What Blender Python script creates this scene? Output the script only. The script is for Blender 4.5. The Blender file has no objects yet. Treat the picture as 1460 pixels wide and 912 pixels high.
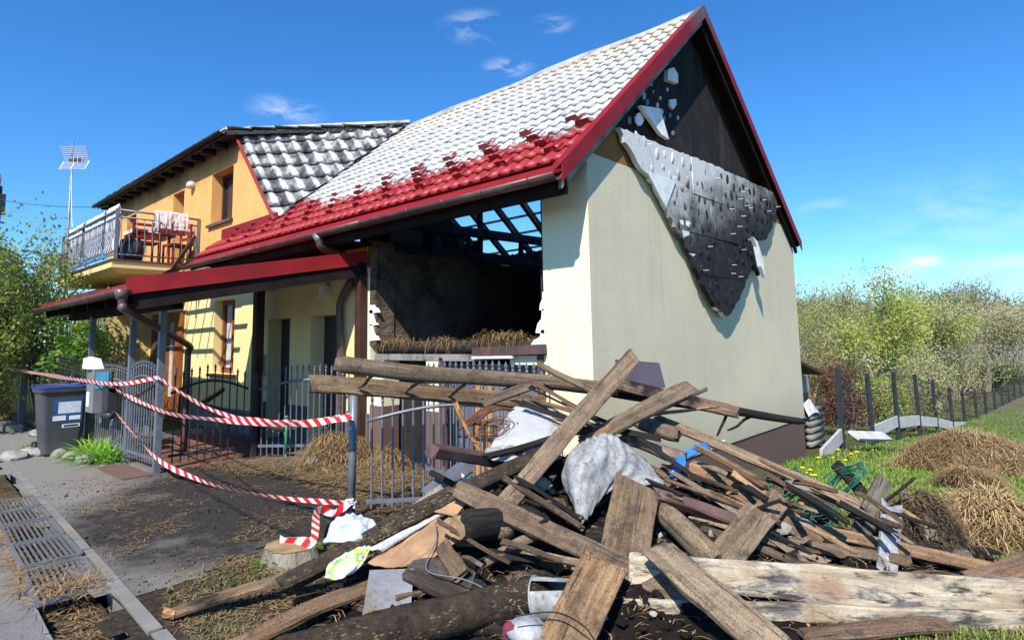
import bpy, bmesh, math, random
import numpy as np
from mathutils import Vector, Matrix, noise as mnoise
random.seed(7)
S = bpy.context.scene
COL = S.collection
rad = math.radians

# ------------------------------------------------------------------ camera
# world: +x along the gable's outward normal, +y away from the street front, z up; front gable corner at (0,0)
FPX, CYAW, CPITCH, CROLL, PCY = 856.8, 0.7333, 0.1096, -0.0180, 390.0
_f = Vector((-math.sin(CYAW)*math.cos(CPITCH), math.cos(CYAW)*math.cos(CPITCH), math.sin(CPITCH)))
_r0 = Vector((math.cos(CYAW), math.sin(CYAW), 0)); _u0 = _r0.cross(_f)
CR = math.cos(CROLL)*_r0 + math.sin(CROLL)*_u0
CU = -math.sin(CROLL)*_r0 + math.cos(CROLL)*_u0
CF = _f
CAM = Vector((3.41, -4.95, 1.6))
cd = bpy.data.cameras.new('camera'); cam = bpy.data.objects.new('camera', cd); COL.objects.link(cam)
cam.matrix_world = Matrix(((CR.x, CU.x, -CF.x, CAM.x), (CR.y, CU.y, -CF.y, CAM.y), (CR.z, CU.z, -CF.z, CAM.z), (0, 0, 0, 1)))
cd.sensor_fit = 'HORIZONTAL'; cd.sensor_width = 36; cd.lens = 36*FPX/1460; cd.shift_y = -(456-PCY)/1460
cd.clip_start = 0.05; cd.clip_end = 3000
S.camera = cam

# ------------------------------------------------------------------ sun, sky, exposure
SUN_AZ, SUN_EL = 25.0, 45.0          # azimuth from the front wall's normal towards the gable's normal
sdir = Vector((math.sin(rad(SUN_AZ))*math.cos(rad(SUN_EL)), -math.cos(rad(SUN_AZ))*math.cos(rad(SUN_EL)), math.sin(rad(SUN_EL))))
sl = bpy.data.lights.new('sun', 'SUN'); sl.energy = 5.0; sl.angle = rad(0.53); sl.color = (1.0, 0.93, 0.81)
so = bpy.data.objects.new('sun', sl); COL.objects.link(so); so.rotation_euler = sdir.to_track_quat('Z', 'Y').to_euler(); so.location = sdir*60
W = bpy.data.worlds.new('World'); S.world = W; W.use_nodes = True
def pixdir(px, py):
    return (CR*((px-730)/FPX) - CU*((py-PCY)/FPX) + CF)
def build_world():
    nt = W.node_tree; nt.nodes.clear(); nn = nt.nodes.new; lk = nt.links.new
    sky = nn('ShaderNodeTexSky'); sky.sky_type = 'NISHITA'; sky.sun_disc = False
    sky.sun_elevation = rad(SUN_EL); sky.sun_rotation = rad(180-SUN_AZ)
    sky.altitude = 200; sky.air_density = 1.0; sky.dust_density = 0.25; sky.ozone_density = 1.6
    hs = nn('ShaderNodeHueSaturation'); hs.inputs['Saturation'].default_value = 1.11; hs.inputs['Value'].default_value = 0.90; hs.inputs['Hue'].default_value = 0.5
    tn = nn('ShaderNodeMix'); tn.data_type = 'RGBA'; tn.blend_type = 'MULTIPLY'; tn.inputs['Factor'].default_value = 1; tn.inputs['B'].default_value = (.54, .80, 1.09, 1); lk(sky.outputs[0], tn.inputs['A']); lk(tn.outputs['Result'], hs.inputs['Color'])
    tc = nn('ShaderNodeTexCoord')
    nz = nn('ShaderNodeTexNoise'); nz.inputs['Scale'].default_value = 9; nz.inputs['Detail'].default_value = 7; nz.inputs['Roughness'].default_value = 0.62; nz.inputs['Distortion'].default_value = 0.5
    mp = nn('ShaderNodeMapping'); mp.inputs['Scale'].default_value = (1, 1, 2.2); lk(tc.outputs['Generated'], mp.inputs[0]); lk(mp.outputs[0], nz.inputs['Vector'])
    tot = None
    # small fair-weather wisps, placed by direction (radius in radians, strength)
    wisps = [((685, 40), .075, .85), ((785, 35), .045, .75), ((725, 95), .05, 1.0), ((410, 158), .07, .8), ((1175, 298), .05, .45), ((1322, 372), .03, .95), ((1400, 305), .22, .32), ((1440, 380), .08, .7), ((1260, 390), .10, .45)]
    for (p, r, s) in wisps:
        d = pixdir(*p).normalized()
        sub = nn('ShaderNodeVectorMath'); sub.operation = 'SUBTRACT'; sub.inputs[1].default_value = d; lk(tc.outputs['Generated'], sub.inputs[0])
        sc = nn('ShaderNodeVectorMath'); sc.operation = 'MULTIPLY'; sc.inputs[1].default_value = (1, 1, 2.6); lk(sub.outputs[0], sc.inputs[0])
        ln = nn('ShaderNodeVectorMath'); ln.operation = 'LENGTH'; lk(sc.outputs[0], ln.inputs[0])
        mr = nn('ShaderNodeMapRange'); mr.inputs['From Min'].default_value = r; mr.inputs['From Max'].default_value = 0; mr.inputs['To Max'].default_value = s; mr.interpolation_type = 'SMOOTHSTEP'
        lk(ln.outputs['Value'], mr.inputs['Value'])
        if tot is None: tot = mr.outputs[0]
        else:
            ad = nn('ShaderNodeMath'); ad.operation = 'ADD'; lk(tot, ad.inputs[0]); lk(mr.outputs[0], ad.inputs[1]); tot = ad.outputs[0]
    th = nn('ShaderNodeMapRange'); th.inputs['From Min'].default_value = .42; th.inputs['From Max'].default_value = .68; lk(nz.outputs[0], th.inputs['Value'])
    ml = nn('ShaderNodeMath'); ml.operation = 'MULTIPLY'; ml.use_clamp = True; lk(tot, ml.inputs[0]); lk(th.outputs[0], ml.inputs[1])
    mx = nn('ShaderNodeMix'); mx.data_type = 'RGBA'; lk(ml.outputs[0], mx.inputs['Factor']); lk(hs.outputs[0], mx.inputs['A']); mx.inputs['B'].default_value = (5.2, 5.5, 6.0, 1)
    bg = nn('ShaderNodeBackground'); bg.inputs['Strength'].default_value = 0.15; lk(mx.outputs['Result'], bg.inputs['Color'])
    out = nn('ShaderNodeOutputWorld'); lk(bg.outputs[0], out.inputs[0])
build_world()
S.view_settings.view_transform = 'Standard'; S.view_settings.look = 'None'; S.view_settings.exposure = 0.52; S.view_settings.gamma = 1
S.render.engine = 'CYCLES'
try:
    S.cycles.max_bounces = 6; S.cycles.transparent_max_bounces = 16
except Exception: pass

# ------------------------------------------------------------------ pixel helpers
def on(px, py, ax, val):
    d = pixdir(px, py); t = (val-CAM[ax])/d[ax]; return CAM + d*t
def dep(px, py, Z): return CAM + pixdir(px, py)*Z
def gz(x, y):
    """terrain height"""
    t = max(0.0, y-0.2)
    z = -0.083*t if t < 18 else -1.494 - 0.55*(1-math.exp(-(t-18)*0.055))
    z *= min(1, max(0, (x+16)/10)) if x < -6 else 1
    z += 0.03*mnoise.noise(Vector((x*.35, y*.35, 3)))*min(1, max(0, (y-1)/3))
    return z
def ground(px, py):
    d = pixdir(px, py); p = None; z = 0
    for i in range(30):
        t = (z-CAM.z)/d.z if d.z < -1e-4 else 400
        t = min(t, 400); p = CAM + d*t; z = gz(p.x, p.y)
    return Vector((p.x, p.y, z))
def PZ(px, py, Z, lift=0.03):
    p = dep(px, py, Z)
    if p.z < gz(p.x, p.y)+lift:
        q = ground(px, py); q.z += lift; return q
    return p

# ------------------------------------------------------------------ object helpers
ORG = {}
def tag(o, label=None, cat=None, group=None, kind=None):
    if label: o['label'] = label
    if cat: o['category'] = cat
    if group: o['group'] = group
    if kind: o['kind'] = kind
    return o
def empty(name, loc, label=None, cat=None, group=None):
    o = bpy.data.objects.new(name, None); COL.objects.link(o); o.location = loc; ORG[o] = Vector(loc); o.empty_display_size = .2
    return tag(o, label, cat, group)
def link(name, me, parent=None, loc=(0, 0, 0)):
    o = bpy.data.objects.new(name, me); COL.objects.link(o); loc = Vector(loc); ORG[o] = loc
    if parent is not None:
        o.parent = parent; o.location = loc-ORG[parent]
    else: o.location = loc
    return o
def mk(name, verts, faces, mat, parent=None, smooth=False, loc=None, mats=None, mi=None):
    """world-space verts -> one mesh object with its origin at its base"""
    v = np.asarray(verts, dtype=float).reshape(-1, 3)
    if loc is None:
        lo, hi = v.min(0), v.max(0); loc = Vector(((lo[0]+hi[0])/2, (lo[1]+hi[1])/2, lo[2]))
    me = bpy.data.meshes.new(name); me.from_pydata((v-np.array(loc)).tolist(), [], faces)
    if smooth: me.polygons.foreach_set('use_smooth', [True]*len(me.polygons))
    for m in (mats or [mat]): me.materials.append(m)
    if mi is not None: me.polygons.foreach_set('material_index', mi)
    me.update()
    return link(name, me, parent, loc)
class MB:
    def __init__(s): s.v = []; s.f = []
    def add(s, vs, fs):
        b = len(s.v); s.v += [tuple(p) for p in vs]; s.f += [tuple(i+b for i in f) for f in fs]; return s
    def hexa(s, c):            # 8 corners: bottom 4 (ccw), top 4
        return s.add(c, [(3, 2, 1, 0), (4, 5, 6, 7), (0, 1, 5, 4), (1, 2, 6, 5), (2, 3, 7, 6), (3, 0, 4, 7)])
    def box(s, lo, hi):
        x0, y0, z0 = lo; x1, y1, z1 = hi
        return s.hexa([(x0, y0, z0), (x1, y0, z0), (x1, y1, z0), (x0, y1, z0), (x0, y0, z1), (x1, y0, z1), (x1, y1, z1), (x0, y1, z1)])
    def bar(s, a, b, w, h, up=(0, 0, 1)):
        a = Vector(a); b = Vector(b); d = (b-a).normalized(); u = Vector(up)
        sd = d.cross(u)
        if sd.length < 1e-4: sd = d.cross(Vector((1, 0, 0)))
        sd.normalize(); u = sd.cross(d).normalized(); sd = sd*w/2; u = u*h/2
        return s.hexa([a-sd-u, a+sd-u, b+sd-u, b-sd-u, a-sd+u, a+sd+u, b+sd+u, b-sd+u])
    def tube(s, pts, r, n=8, cap=True):
        pts = [Vector(p) for p in pts]; rr = r if isinstance(r, (list, tuple)) else [r]*len(pts)
        b = len(s.v); ref = None
        for i, p in enumerate(pts):
            d = (pts[min(i+1, len(pts)-1)]-pts[max(i-1, 0)])
            d = d.normalized() if d.length > 1e-9 else Vector((0, 0, 1))
            if ref is None:
                ref = d.orthogonal().normalized()
            ref = (ref-d*ref.dot(d)); ref = ref.normalized() if ref.length > 1e-6 else d.orthogonal().normalized()
            bi = d.cross(ref)
            for k in range(n):
                a = 2*math.pi*k/n; q = p+(ref*math.cos(a)+bi*math.sin(a))*rr[i]; s.v.append(tuple(q))
        for i in range(len(pts)-1):
            for k in range(n):
                k2 = (k+1) % n
                s.f.append((b+i*n+k, b+i*n+k2, b+(i+1)*n+k2, b+(i+1)*n+k))
        if cap:
            s.f.append(tuple(b+k for k in reversed(range(n)))); e = b+(len(pts)-1)*n; s.f.append(tuple(e+k for k in range(n)))
        return s
    def lathe(s, c, prof, n=16):
        return s.tube([Vector(c)+Vector((0, 0, z)) for r, z in prof], [max(r, .001) for r, z in prof], n)
    def prism(s, poly, off):
        """polygon (list of 3d points) extruded by vector off"""
        n = len(poly); off = Vector(off); p = [Vector(q) for q in poly]
        return s.add(p+[q+off for q in p], [tuple(reversed(range(n))), tuple(range(n, 2*n))]+[(i, (i+1) % n, n+(i+1) % n, n+i) for i in range(n)])
    def build(s, name, mat, parent=None, smooth=False, **k): return mk(name, s.v, s.f, mat, parent, smooth, **k)
def fixn(o):
    bm = bmesh.new(); bm.from_mesh(o.data); bmesh.ops.recalc_face_normals(bm, faces=bm.faces); bm.to_mesh(o.data); bm.free(); return o
def copy_tree(o, parent=None):
    c = o.copy(); COL.objects.link(c); ORG[c] = ORG[o].copy()
    if parent is not None: c.parent = parent
    for ch in list(o.children): copy_tree(ch, c)
    return c
def U(a, b): return random.uniform(a, b)
def lerp(a, b, t): return a+(b-a)*t
def bez(pts, n):
    """Catmull-Rom through pts"""
    P = [Vector(p) for p in pts]; P = [P[0]*2-P[1]]+P+[P[-1]*2-P[-2]]; out = []
    for i in range(1, len(P)-2):
        for k in range(n):
            t = k/n; a, b, c, d = P[i-1:i+3]
            out.append(.5*((2*b)+(c-a)*t+(2*a-5*b+4*c-d)*t*t+(3*b-a-3*c+d)*t**3))
    out.append(P[-2]); return out
def sag(a, b, d, n=14):
    a = Vector(a); b = Vector(b)
    return [a.lerp(b, i/n)-Vector((0, 0, 4*d*(i/n)*(1-i/n))) for i in range(n+1)]

# ------------------------------------------------------------------ materials
class NT:
    def __init__(s, name):
        s.m = bpy.data.materials.new(name); s.m.use_nodes = True; s.t = s.m.node_tree; s.t.nodes.clear()
        s.out = s.n('ShaderNodeOutputMaterial'); s.b = s.n('ShaderNodeBsdfPrincipled'); s.l(s.b.outputs[0], s.out.inputs['Surface'])
        s.b.inputs['Specular IOR Level'].default_value = .3
    def n(s, t, **k):
        q = s.t.nodes.new(t)
        for a, v in k.items(): setattr(q, a, v)
        return q
    def l(s, a, b): s.t.links.new(a, b)
    def inp(s, sock, v):
        if hasattr(v, 'is_output') or isinstance(v, bpy.types.NodeSocket): s.l(v, sock)
        else:
            if isinstance(v, (tuple, list)) and len(v) == 3 and sock.type == 'RGBA': v = (*v, 1)
            sock.default_value = v
    def co(s, kind='Object', scale=(1, 1, 1), rot=(0, 0, 0), loc=(0, 0, 0), rnd=False):
        tc = s.n('ShaderNodeTexCoord'); src = tc.outputs[kind]
        if kind == 'World':
            pass
        mp = s.n('ShaderNodeMapping'); s.l(src, mp.inputs[0]); mp.inputs['Scale'].default_value = scale; mp.inputs['Rotation'].default_value = rot; mp.inputs['Location'].default_value = loc
        if rnd:
            oi = s.n('ShaderNodeObjectInfo'); cb = s.n('ShaderNodeCombineXYZ'); m = s.math('MULTIPLY', oi.outputs['Random'], 37.0)
            s.l(m, cb.inputs[0]); s.l(m, cb.inputs[1]); s.l(m, cb.inputs[2]); s.l(cb.outputs[0], mp.inputs['Location'])
        return mp.outputs[0]
    def pos(s, scale=(1, 1, 1)):
        g = s.n('ShaderNodeNewGeometry'); mp = s.n('ShaderNodeMapping'); s.l(g.outputs['Position'], mp.inputs[0]); mp.inputs['Scale'].default_value = scale; return mp.outputs[0]
    def noise(s, vec, scale=5, detail=4, rough=.55, dist=0):
        q = s.n('ShaderNodeTexNoise'); q.inputs['Scale'].default_value = scale; q.inputs['Detail'].default_value = detail; q.inputs['Roughness'].default_value = rough; q.inputs['Distortion'].default_value = dist
        s.l(vec, q.inputs['Vector']); return q.outputs[0]
    def voro(s, vec, scale=5, feature='F1', out='Distance'):
        q = s.n('ShaderNodeTexVoronoi', feature=feature); q.inputs['Scale'].default_value = scale; s.l(vec, q.inputs['Vector']); return q.outputs[out]
    def mr(s, v, a, b, c=0.0, d=1.0, smooth=False):
        q = s.n('ShaderNodeMapRange'); q.clamp = True
        if smooth: q.interpolation_type = 'SMOOTHSTEP'
        s.inp(q.inputs['Value'], v)
        for i, x in zip(('From Min', 'From Max', 'To Min', 'To Max'), (a, b, c, d)): s.inp(q.inputs[i], x)
        return q.outputs[0]
    def math(s, op, a, b=0.0, clamp=False):
        q = s.n('ShaderNodeMath', operation=op); q.use_clamp = clamp; s.inp(q.inputs[0], a); s.inp(q.inputs[1], b); return q.outputs[0]
    def mix(s, f, a, b, mode='MIX'):
        q = s.n('ShaderNodeMix', data_type='RGBA', blend_type=mode); s.inp(q.inputs['Factor'], f); s.inp(q.inputs['A'], a); s.inp(q.inputs['B'], b); return q.outputs['Result']
    def ramp(s, v, stops):
        q = s.n('ShaderNodeValToRGB'); e = q.color_ramp.elements
        while len(e) > 1: e.remove(e[0])
        e[0].position = stops[0][0]; e[0].color = (*stops[0][1], 1)
        for p, c in stops[1:]:
            x = e.new(p); x.color = (*c, 1)
        s.l(v, q.inputs[0]); return q.outputs[0]
    def sep(s, vec):
        q = s.n('ShaderNodeSeparateXYZ'); s.l(vec, q.inputs[0]); return q.outputs
    def bump(s, h, strength=.3, dist=.02, normal=None):
        q = s.n('ShaderNodeBump'); q.inputs['Strength'].default_value = strength; q.inputs['Distance'].default_value = dist; s.l(h, q.inputs['Height'])
        if normal: s.l(normal, q.inputs['Normal'])
        s.l(q.outputs[0], s.b.inputs['Normal']); return q.outputs[0]
    def fin(s, col, rough=.8, metal=0.0, spec=None):
        s.inp(s.b.inputs['Base Color'], col); s.inp(s.b.inputs['Roughness'], rough); s.inp(s.b.inputs['Metallic'], metal)
        if spec is not None: s.b.inputs['Specular IOR Level'].default_value = spec
        return s.m
def simple(name, col, rough=.7, metal=0.0, var=.25, nscale=6, bump=.15, spec=.3, bscale=40, dirt=None):
    s = NT(name); c = s.co('Object', rnd=True); n = s.noise(c, nscale, 5)
    dark = tuple(x*(1-var) for x in col); lite = tuple(min(1, x*(1+var)) for x in col)
    k = s.ramp(n, [(.3, dark), (.7, lite)])
    if dirt:
        k = s.mix(s.mr(s.noise(c, nscale*.6, 6, .7), .48, .68), k, dirt)
    if bump: s.bump(s.noise(c, bscale, 4), bump, .01)
    return s.fin(k, rough, metal, spec)
M = {}
def build_mats():
    # ---- pressed metal roof: paint burnt off to pale ash above ~1.1 m from the eave, darker unburnt stripes over the rafters
    def roofmat(name, mode):
        s = NT(name); p = s.pos(); x, y, z = s.sep(p); v = s.math('MULTIPLY', s.math('ADD', y, .57), 1.331)
        n1 = s.noise(p, 2.2, 6, .65); n2 = s.noise(p, 11, 5, .6); n3 = s.noise(s.pos((1.5, .5, .5)), 1.1, 5, .6)
        ash = s.ramp(n1, [(.28, (.32, .325, .335)), (.5, (.49, .495, .50)), (.75, (.60, .60, .595))])
        ash = s.mix(s.mr(n2, .50, .72), ash, (.27, .27, .275)); ash = s.mix(s.math('MULTIPLY', s.mr(s.noise(s.pos((6, 2, 2)), 3, 6, .75), .55, .7), .7), ash, (.15, .145, .14))
        tan = s.mix(s.mr(n2, .4, .7), (.50, .42, .30), (.60, .54, .43))
        ash = s.mix(s.math('MULTIPLY', s.mr(v, 3.0, 4.2), s.mr(n3, .36, .6)), ash, tan)
        ash = s.mix(s.math('MULTIPLY', s.mr(v, 3.95, 4.45), s.mr(n1, .35, .65)), ash, (.10, .09, .08))
        red = s.ramp(n1, [(.3, (.26, .018, .022)), (.7, (.34, .028, .032))])
        red = s.mix(s.mr(s.noise(p, 30, 3), .62, .8), red, (.42, .16, .17))
        row = s.math('MULTIPLY', s.math('FLOOR', s.math('MULTIPLY', v, 1/.35)), .35)
        xs = s.math('ADD', x, s.math('MULTIPLY', row, -.10))
        ph = s.math('FRACT', s.math('ADD', s.math('MULTIPLY', xs, 1/.69), 100.45))
        stripe = s.math('MULTIPLY', s.mr(s.math('ABSOLUTE', s.math('SUBTRACT', ph, .5)), .17, .20, 1, 0), 1.0)
        edge = s.math('ADD', .96, s.math('MULTIPLY', s.math('SUBTRACT', n1, .5), .6))
        edge = s.math('ADD', edge, s.math('MULTIPLY', s.math('SUBTRACT', n2, .5), .5))
        edge = s.math('ADD', edge, s.mr(x, -5.2, -6.8, 0, .6))
        isred = s.mr(s.math('SUBTRACT', v, edge), -.03, .05, 1, 0)
        band = s.math('MULTIPLY', s.mr(row, .34, .36), s.mr(row, 1.30, 1.50, 1, 0))
        st = s.math('MULTIPLY', stripe, band)
        st = s.math('MULTIPLY', st, s.mr(s.noise(s.pos((3, 3, 3)), 1.7, 3),   .30, .36))
        col = s.mix(isred, ash, red)
        shd = s.math('MULTIPLY', s.mr(s.math('ABSOLUTE', s.math('SUBTRACT', v, edge)), .05, .22, 1, 0), s.mr(n2, .5, .62))
        col = s.mix(s.math('MULTIPLY', shd, .6), col, (.09, .08, .085))
        rough = s.mix(isred, (.75, .75, .75), (.5, .5, .5))
        s.bump(n2, .08, .01)
        return s.fin(col, rough, 0, .4)
    M['roof'] = roofmat('burnt_roof_sheet', 0)
    # dormer side: bare galvanised, sooty streaks
    s = NT('sooty_zinc_sheet'); p = s.pos(); n1 = s.noise(s.pos((2.2, 2.2, .7)), 1.7, 6, .65); n2 = s.noise(p, 9, 5, .65)
    col = s.ramp(n1, [(.30, (.03, .03, .032)), (.40, (.13, .13, .135)), (.50, (.36, .365, .37)), (.70, (.54, .54, .54))])
    col = s.mix(s.mr(n2, .5, .72), col, (.16, .15, .15)); s.bump(n2, .08, .01); M['zinc'] = s.fin(col, s.mr(n2, .3, .7, .5, .75), .1, .3)
    s = NT('sooty_zinc_ridge'); n2 = s.noise(s.pos((1, 1, 1)), 3, 5, .65)
    M['ridge'] = s.fin(s.ramp(n2, [(.30, (.14, .135, .13)), (.45, (.38, .375, .37)), (.7, (.52, .51, .50))]), .55, .2)
    M['red'] = simple('red_trim_paint', (.25, .013, .016), .5, 0, .2, 3, .05, .25, dirt=(.17, .012, .014))
    M['guard'] = simple('dark_red_guard', (.24, .013, .016), .45, 0, .2, 6, .05, .3)
    M['verge_red'] = None
    s = NT('scorched_red_verge'); p = s.pos(); z = s.sep(p)[2]; n = s.noise(p, 3.5, 5, .6)
    M['verge_red'] = s.fin(s.mix(s.mr(s.math('ADD', z, s.math('MULTIPLY', n, .9)), 6.05, 6.6), s.ramp(n, [(.3, (.19, .010, .013)), (.7, (.26, .015, .018))]), (.12, .10, .11)), .55, 0, .2)
    M['gutter'] = simple('brown_gutter_plastic', (.085, .045, .042), .38, 0, .2, 4, .04, .45, dirt=(.13, .10, .09))
    M['fascia'] = simple('dark_fascia_board', (.017, .012, .011), .85, 0, .35, 5, .2, .1)
    M['black_gutter'] = simple('scorched_black_gutter', (.02, .019, .02), .5, .1, .4, 4, .1)
    M['grey_wood'] = simple('grey_weathered_batten', (.24, .23, .22), .85, 0, .3, 6, .3, dirt=(.07, .065, .06))
    # ---- renders
    def render(name, col, dirt, bs=140, bstr=.35, streak=1.0, soot=None, stains=False):
        s = NT(name); p = s.pos(); n = s.noise(p, 1.3, 6, .6); st = s.noise(s.pos((3.5, 3.5, .25)), 2.0, 5, .6)
        c = s.mix(s.mr(n, .3, .75), tuple(x*1.04 for x in col), tuple(x*.90 for x in col))
        if streak: c = s.mix(s.math('MULTIPLY', s.mr(st, .45, .75), streak*.55), c, dirt)
        c = s.mix(s.math('MULTIPLY', s.mr(s.noise(p, 60, 3), .5, .8), .35), c, dirt)
        if stains:
            z = s.sep(p)[2]; run = s.mr(s.noise(s.pos((5, 5, .12)), 1.6, 5, .65), .56, .70); c = s.mix(s.math('MULTIPLY', s.math('MULTIPLY', run, s.mr(z, 2.6, .6, .14, .03)), 1.0), c, (.20, .19, .14))
            lift = s.mr(s.math('ABSOLUTE', s.math('SUBTRACT', s.math('FRACT', s.math('ADD', s.math('MULTIPLY', z, 1/.62), s.math('MULTIPLY', s.noise(p, .8, 3), .25))), .5)), .0, .035, .22, 0); c = s.mix(lift, c, dirt)
            c = s.mix(s.math('MULTIPLY', s.mr(s.math('ADD', z, s.math('MULTIPLY', n, 1.0)), 1.25, .45, 0, .55), 1.0), c, (.24, .22, .16)); c = s.mix(s.math('MULTIPLY', s.mr(s.noise(p, .55, 4), .45, .65), .35), c, dirt)
        if soot:
            z = s.sep(p)[2]
            c = s.mix(s.math('MULTIPLY', s.mr(s.math('ADD', z, s.math('MULTIPLY', n, .7)), soot[0], soot[1]), .92), c, (.03, .024, .02))
        s.bump(s.noise(p, bs, 3, .6), bstr, .008); return s.fin(c, .92, 0, .15)
    M['green'] = render('pale_green_render', (.67, .61, .44), (.53, .48, .345), 70, 1.0, streak=.35, stains=True)
    M['green2'] = M['green']
    M['cream'] = render('cream_render', (.82, .76, .53), (.68, .62, .43), 160, .15)
    M['yellow'] = render('yellow_render', (.78, .60, .27), (.64, .49, .23), 160, .15)
    M['orange'] = render('orange_render', (.74, .39, .14), (.66, .34, .12), 160, .15, soot=(5.5, 6.05))
    M['ochre'] = render('ochre_render', (.30, .145, .045), (.22, .11, .04), 75, .6)
    M['orange_low'] = render('orange_render_low', (.62, .24, .06), (.40, .16, .05), 160, .15)
    M['plinth'] = render('brown_plinth', (.145, .095, .078), (.115, .078, .065), 90, .35)
    M['porch'] = render('warm_yellow_render', (.80, .66, .33), (.66, .54, .28), 160, .15)
    M['bluebase'] = render('grey_blue_plinth', (.10, .10, .13), (.16, .15, .15), 90, .3)
    # sooty gable masonry
    s = NT('sooty_masonry'); p = s.pos(); n = s.noise(p, 2.2, 7, .7); st = s.noise(s.pos((4, 4, .35)), 1.6, 5, .6)
    c = s.ramp(n, [(.3, (.010, .010, .011)), (.55, (.022, .020, .020)), (.8, (.05, .045, .04))])
    c = s.mix(s.math('MULTIPLY', s.mr(st, .52, .75), .5), c, (.10, .085, .07))
    sp = s.noise(p, 26, 4, .7); c = s.mix(s.math('MULTIPLY', s.mr(sp, .68, .75), .5), c, (.3, .29, .28))
    s.bump(s.noise(p, 35, 5, .65), .4, .02); M['soot'] = s.fin(c, .9, 0, .2)
    s = NT('charred_stone_wall'); p = s.pos(); n = s.noise(p, 1.6, 6, .65)
    br = s.noise(s.pos((1, 3, 7)), 2.2, 5, .6)
    c = s.ramp(br, [(.3, (.008, .0075, .007)), (.6, (.022, .018, .015)), (.8, (.045, .036, .03))])
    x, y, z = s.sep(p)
    lit = s.math('MULTIPLY', s.mr(y, .3, 3.2, 1, 0, True), s.mr(n, .35, .6))  # paler brown towards the opening: daylight put into the wall colour
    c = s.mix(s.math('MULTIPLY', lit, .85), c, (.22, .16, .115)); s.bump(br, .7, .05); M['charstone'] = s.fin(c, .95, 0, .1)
    s = NT('charred_timber'); c0 = s.co('Object', (1, 1, 1), rnd=True); v = s.voro(s.co('Object', (9, 22, 22), rnd=True), 1.0); n = s.noise(c0, 6, 5)
    s.bump(v, .6, .02); M['char'] = s.fin(s.ramp(n, [(.3, (.007, .007, .0075)), (.7, (.022, .021, .021))]), s.mr(n, .3, .7, .45, .8), 0, .35)
    # ---- insulation back (foam, smoked)
    s = NT('smoked_foam_back'); p = s.pos(); x, y, z = s.sep(p); n = s.noise(p, 2.6, 6, .7); n2 = s.noise(p, 14, 5, .7)
    t = s.math('ADD', s.math('SUBTRACT', s.math('MULTIPLY', s.math('SUBTRACT', 3.95, z), .62), s.math('MULTIPLY', s.math('SUBTRACT', 2.3, y), .20)), s.math('MULTIPLY', s.math('SUBTRACT', n, .5), .9))
    t = s.math('ADD', t, s.math('MULTIPLY', s.math('SUBTRACT', n2, .5), .45))
    c = s.ramp(t, [(.10, (.64, .64, .63)), (.30, (.42, .41, .40)), (.48, (.19, .185, .175)), (.68, (.06, .056, .052)), (.9, (.015, .015, .016))])
    c = s.mix(s.math('MULTIPLY', s.mr(n2, .64, .72), .5), c, (.45, .45, .45))
    s.bump(s.noise(p, 45, 4, .7), .45, .02); M['foamback'] = s.fin(c, .75, 0, .25)
    s = NT('smoked_glue'); p = s.pos(); x, y, z = s.sep(p); n = s.noise(p, 9, 4)
    t = s.math('ADD', s.math('ADD', s.math('MULTIPLY', s.math('SUBTRACT', 3.85, z), .55), s.math('MULTIPLY', s.math('SUBTRACT', y, 1.8), .33)), s.math('MULTIPLY', s.math('SUBTRACT', n, .5), .5))
    M['glue'] = s.fin(s.ramp(t, [(0, (.55, .55, .53)), (.25, (.25, .24, .23)), (.5, (.025, .024, .023)), (1, (.012, .012, .012))]), .8)
    M['foam'] = simple('white_foam', (.80, .81, .82), .8, 0, .06, 8, .3, .2, 90, dirt=(.55, .55, .56))
    # ---- wood (tint and charring come from the object colour)
    s = NT('weathered_wood'); oi = s.n('ShaderNodeObjectInfo'); tint = oi.outputs['Color']; ch = oi.outputs['Alpha']
    c0 = s.co('Object', (1, 1, 1), rnd=True); g = s.noise(s.co('Object', (1.2, 26, 26), rnd=True), 1.6, 6, .65, .6); g2 = s.noise(s.co('Object', (.7, 7, 7), rnd=True), 1.5, 4, .6, .8)
    n = s.noise(c0, 3.2, 6, .65)
    c = s.mix(1.0, tint, s.ramp(g, [(.3, (.42, .40, .38)), (.5, (.85, .84, .83)), (.72, (1.25, 1.22, 1.18))]), 'MULTIPLY')
    c = s.mix(s.mr(g2, .44, .64), c, s.mix(1.0, tint, (.50, .47, .44), 'MULTIPLY'))
    c = s.mix(s.math('MULTIPLY', s.mr(n, .5, .8), .45), c, (.20, .175, .15))
    vo = s.voro(s.co('Object', (70, 190, 190), rnd=True), 1.0, out='Color'); fl = s.mr(s.sep(vo)[0], .80, .86); patch = s.mr(s.noise(c0, 5, 4), .46, .62)
    c = s.mix(s.math('MULTIPLY', s.math('MULTIPLY', fl, patch), .4), c, (.32, .23, .11))
    dirt = s.mr(s.noise(c0, 7, 7, .78), .50, .64); c = s.mix(s.math('MULTIPLY', dirt, .75), c, (.045, .036, .030)); grit = s.noise(c0, 95, 3, .8); c = s.mix(s.mr(grit, .52, .66, 0, .8), c, (.028, .022, .018)); c = s.mix(s.mr(grit, .36, .26, 0, .6), c, (.34, .27, .19))
    crk = s.noise(s.co('Object', (.9, 60, 60), rnd=True), 1.2, 5, .6, .4); c = s.mix(s.mr(crk, .60, .66, 0, .9), c, (.02, .016, .013))
    ca = s.mr(s.math('ADD', ch, s.math('MULTIPLY', s.math('SUBTRACT', s.noise(c0, 2.3, 5, .6), .5), 1.5)), .46, .60)
    ca = s.math('MULTIPLY', ca, s.mr(ch, .02, .1))
    c = s.mix(ca, c, s.mix(s.mr(g, .4, .7), (.010, .0095, .009), (.032, .028, .026)))
    s.bump(s.math('ADD', g, s.math('MULTIPLY', grit, .6)), .8, .012); M['wood'] = s.fin(c, .85, 0, .22)
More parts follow.
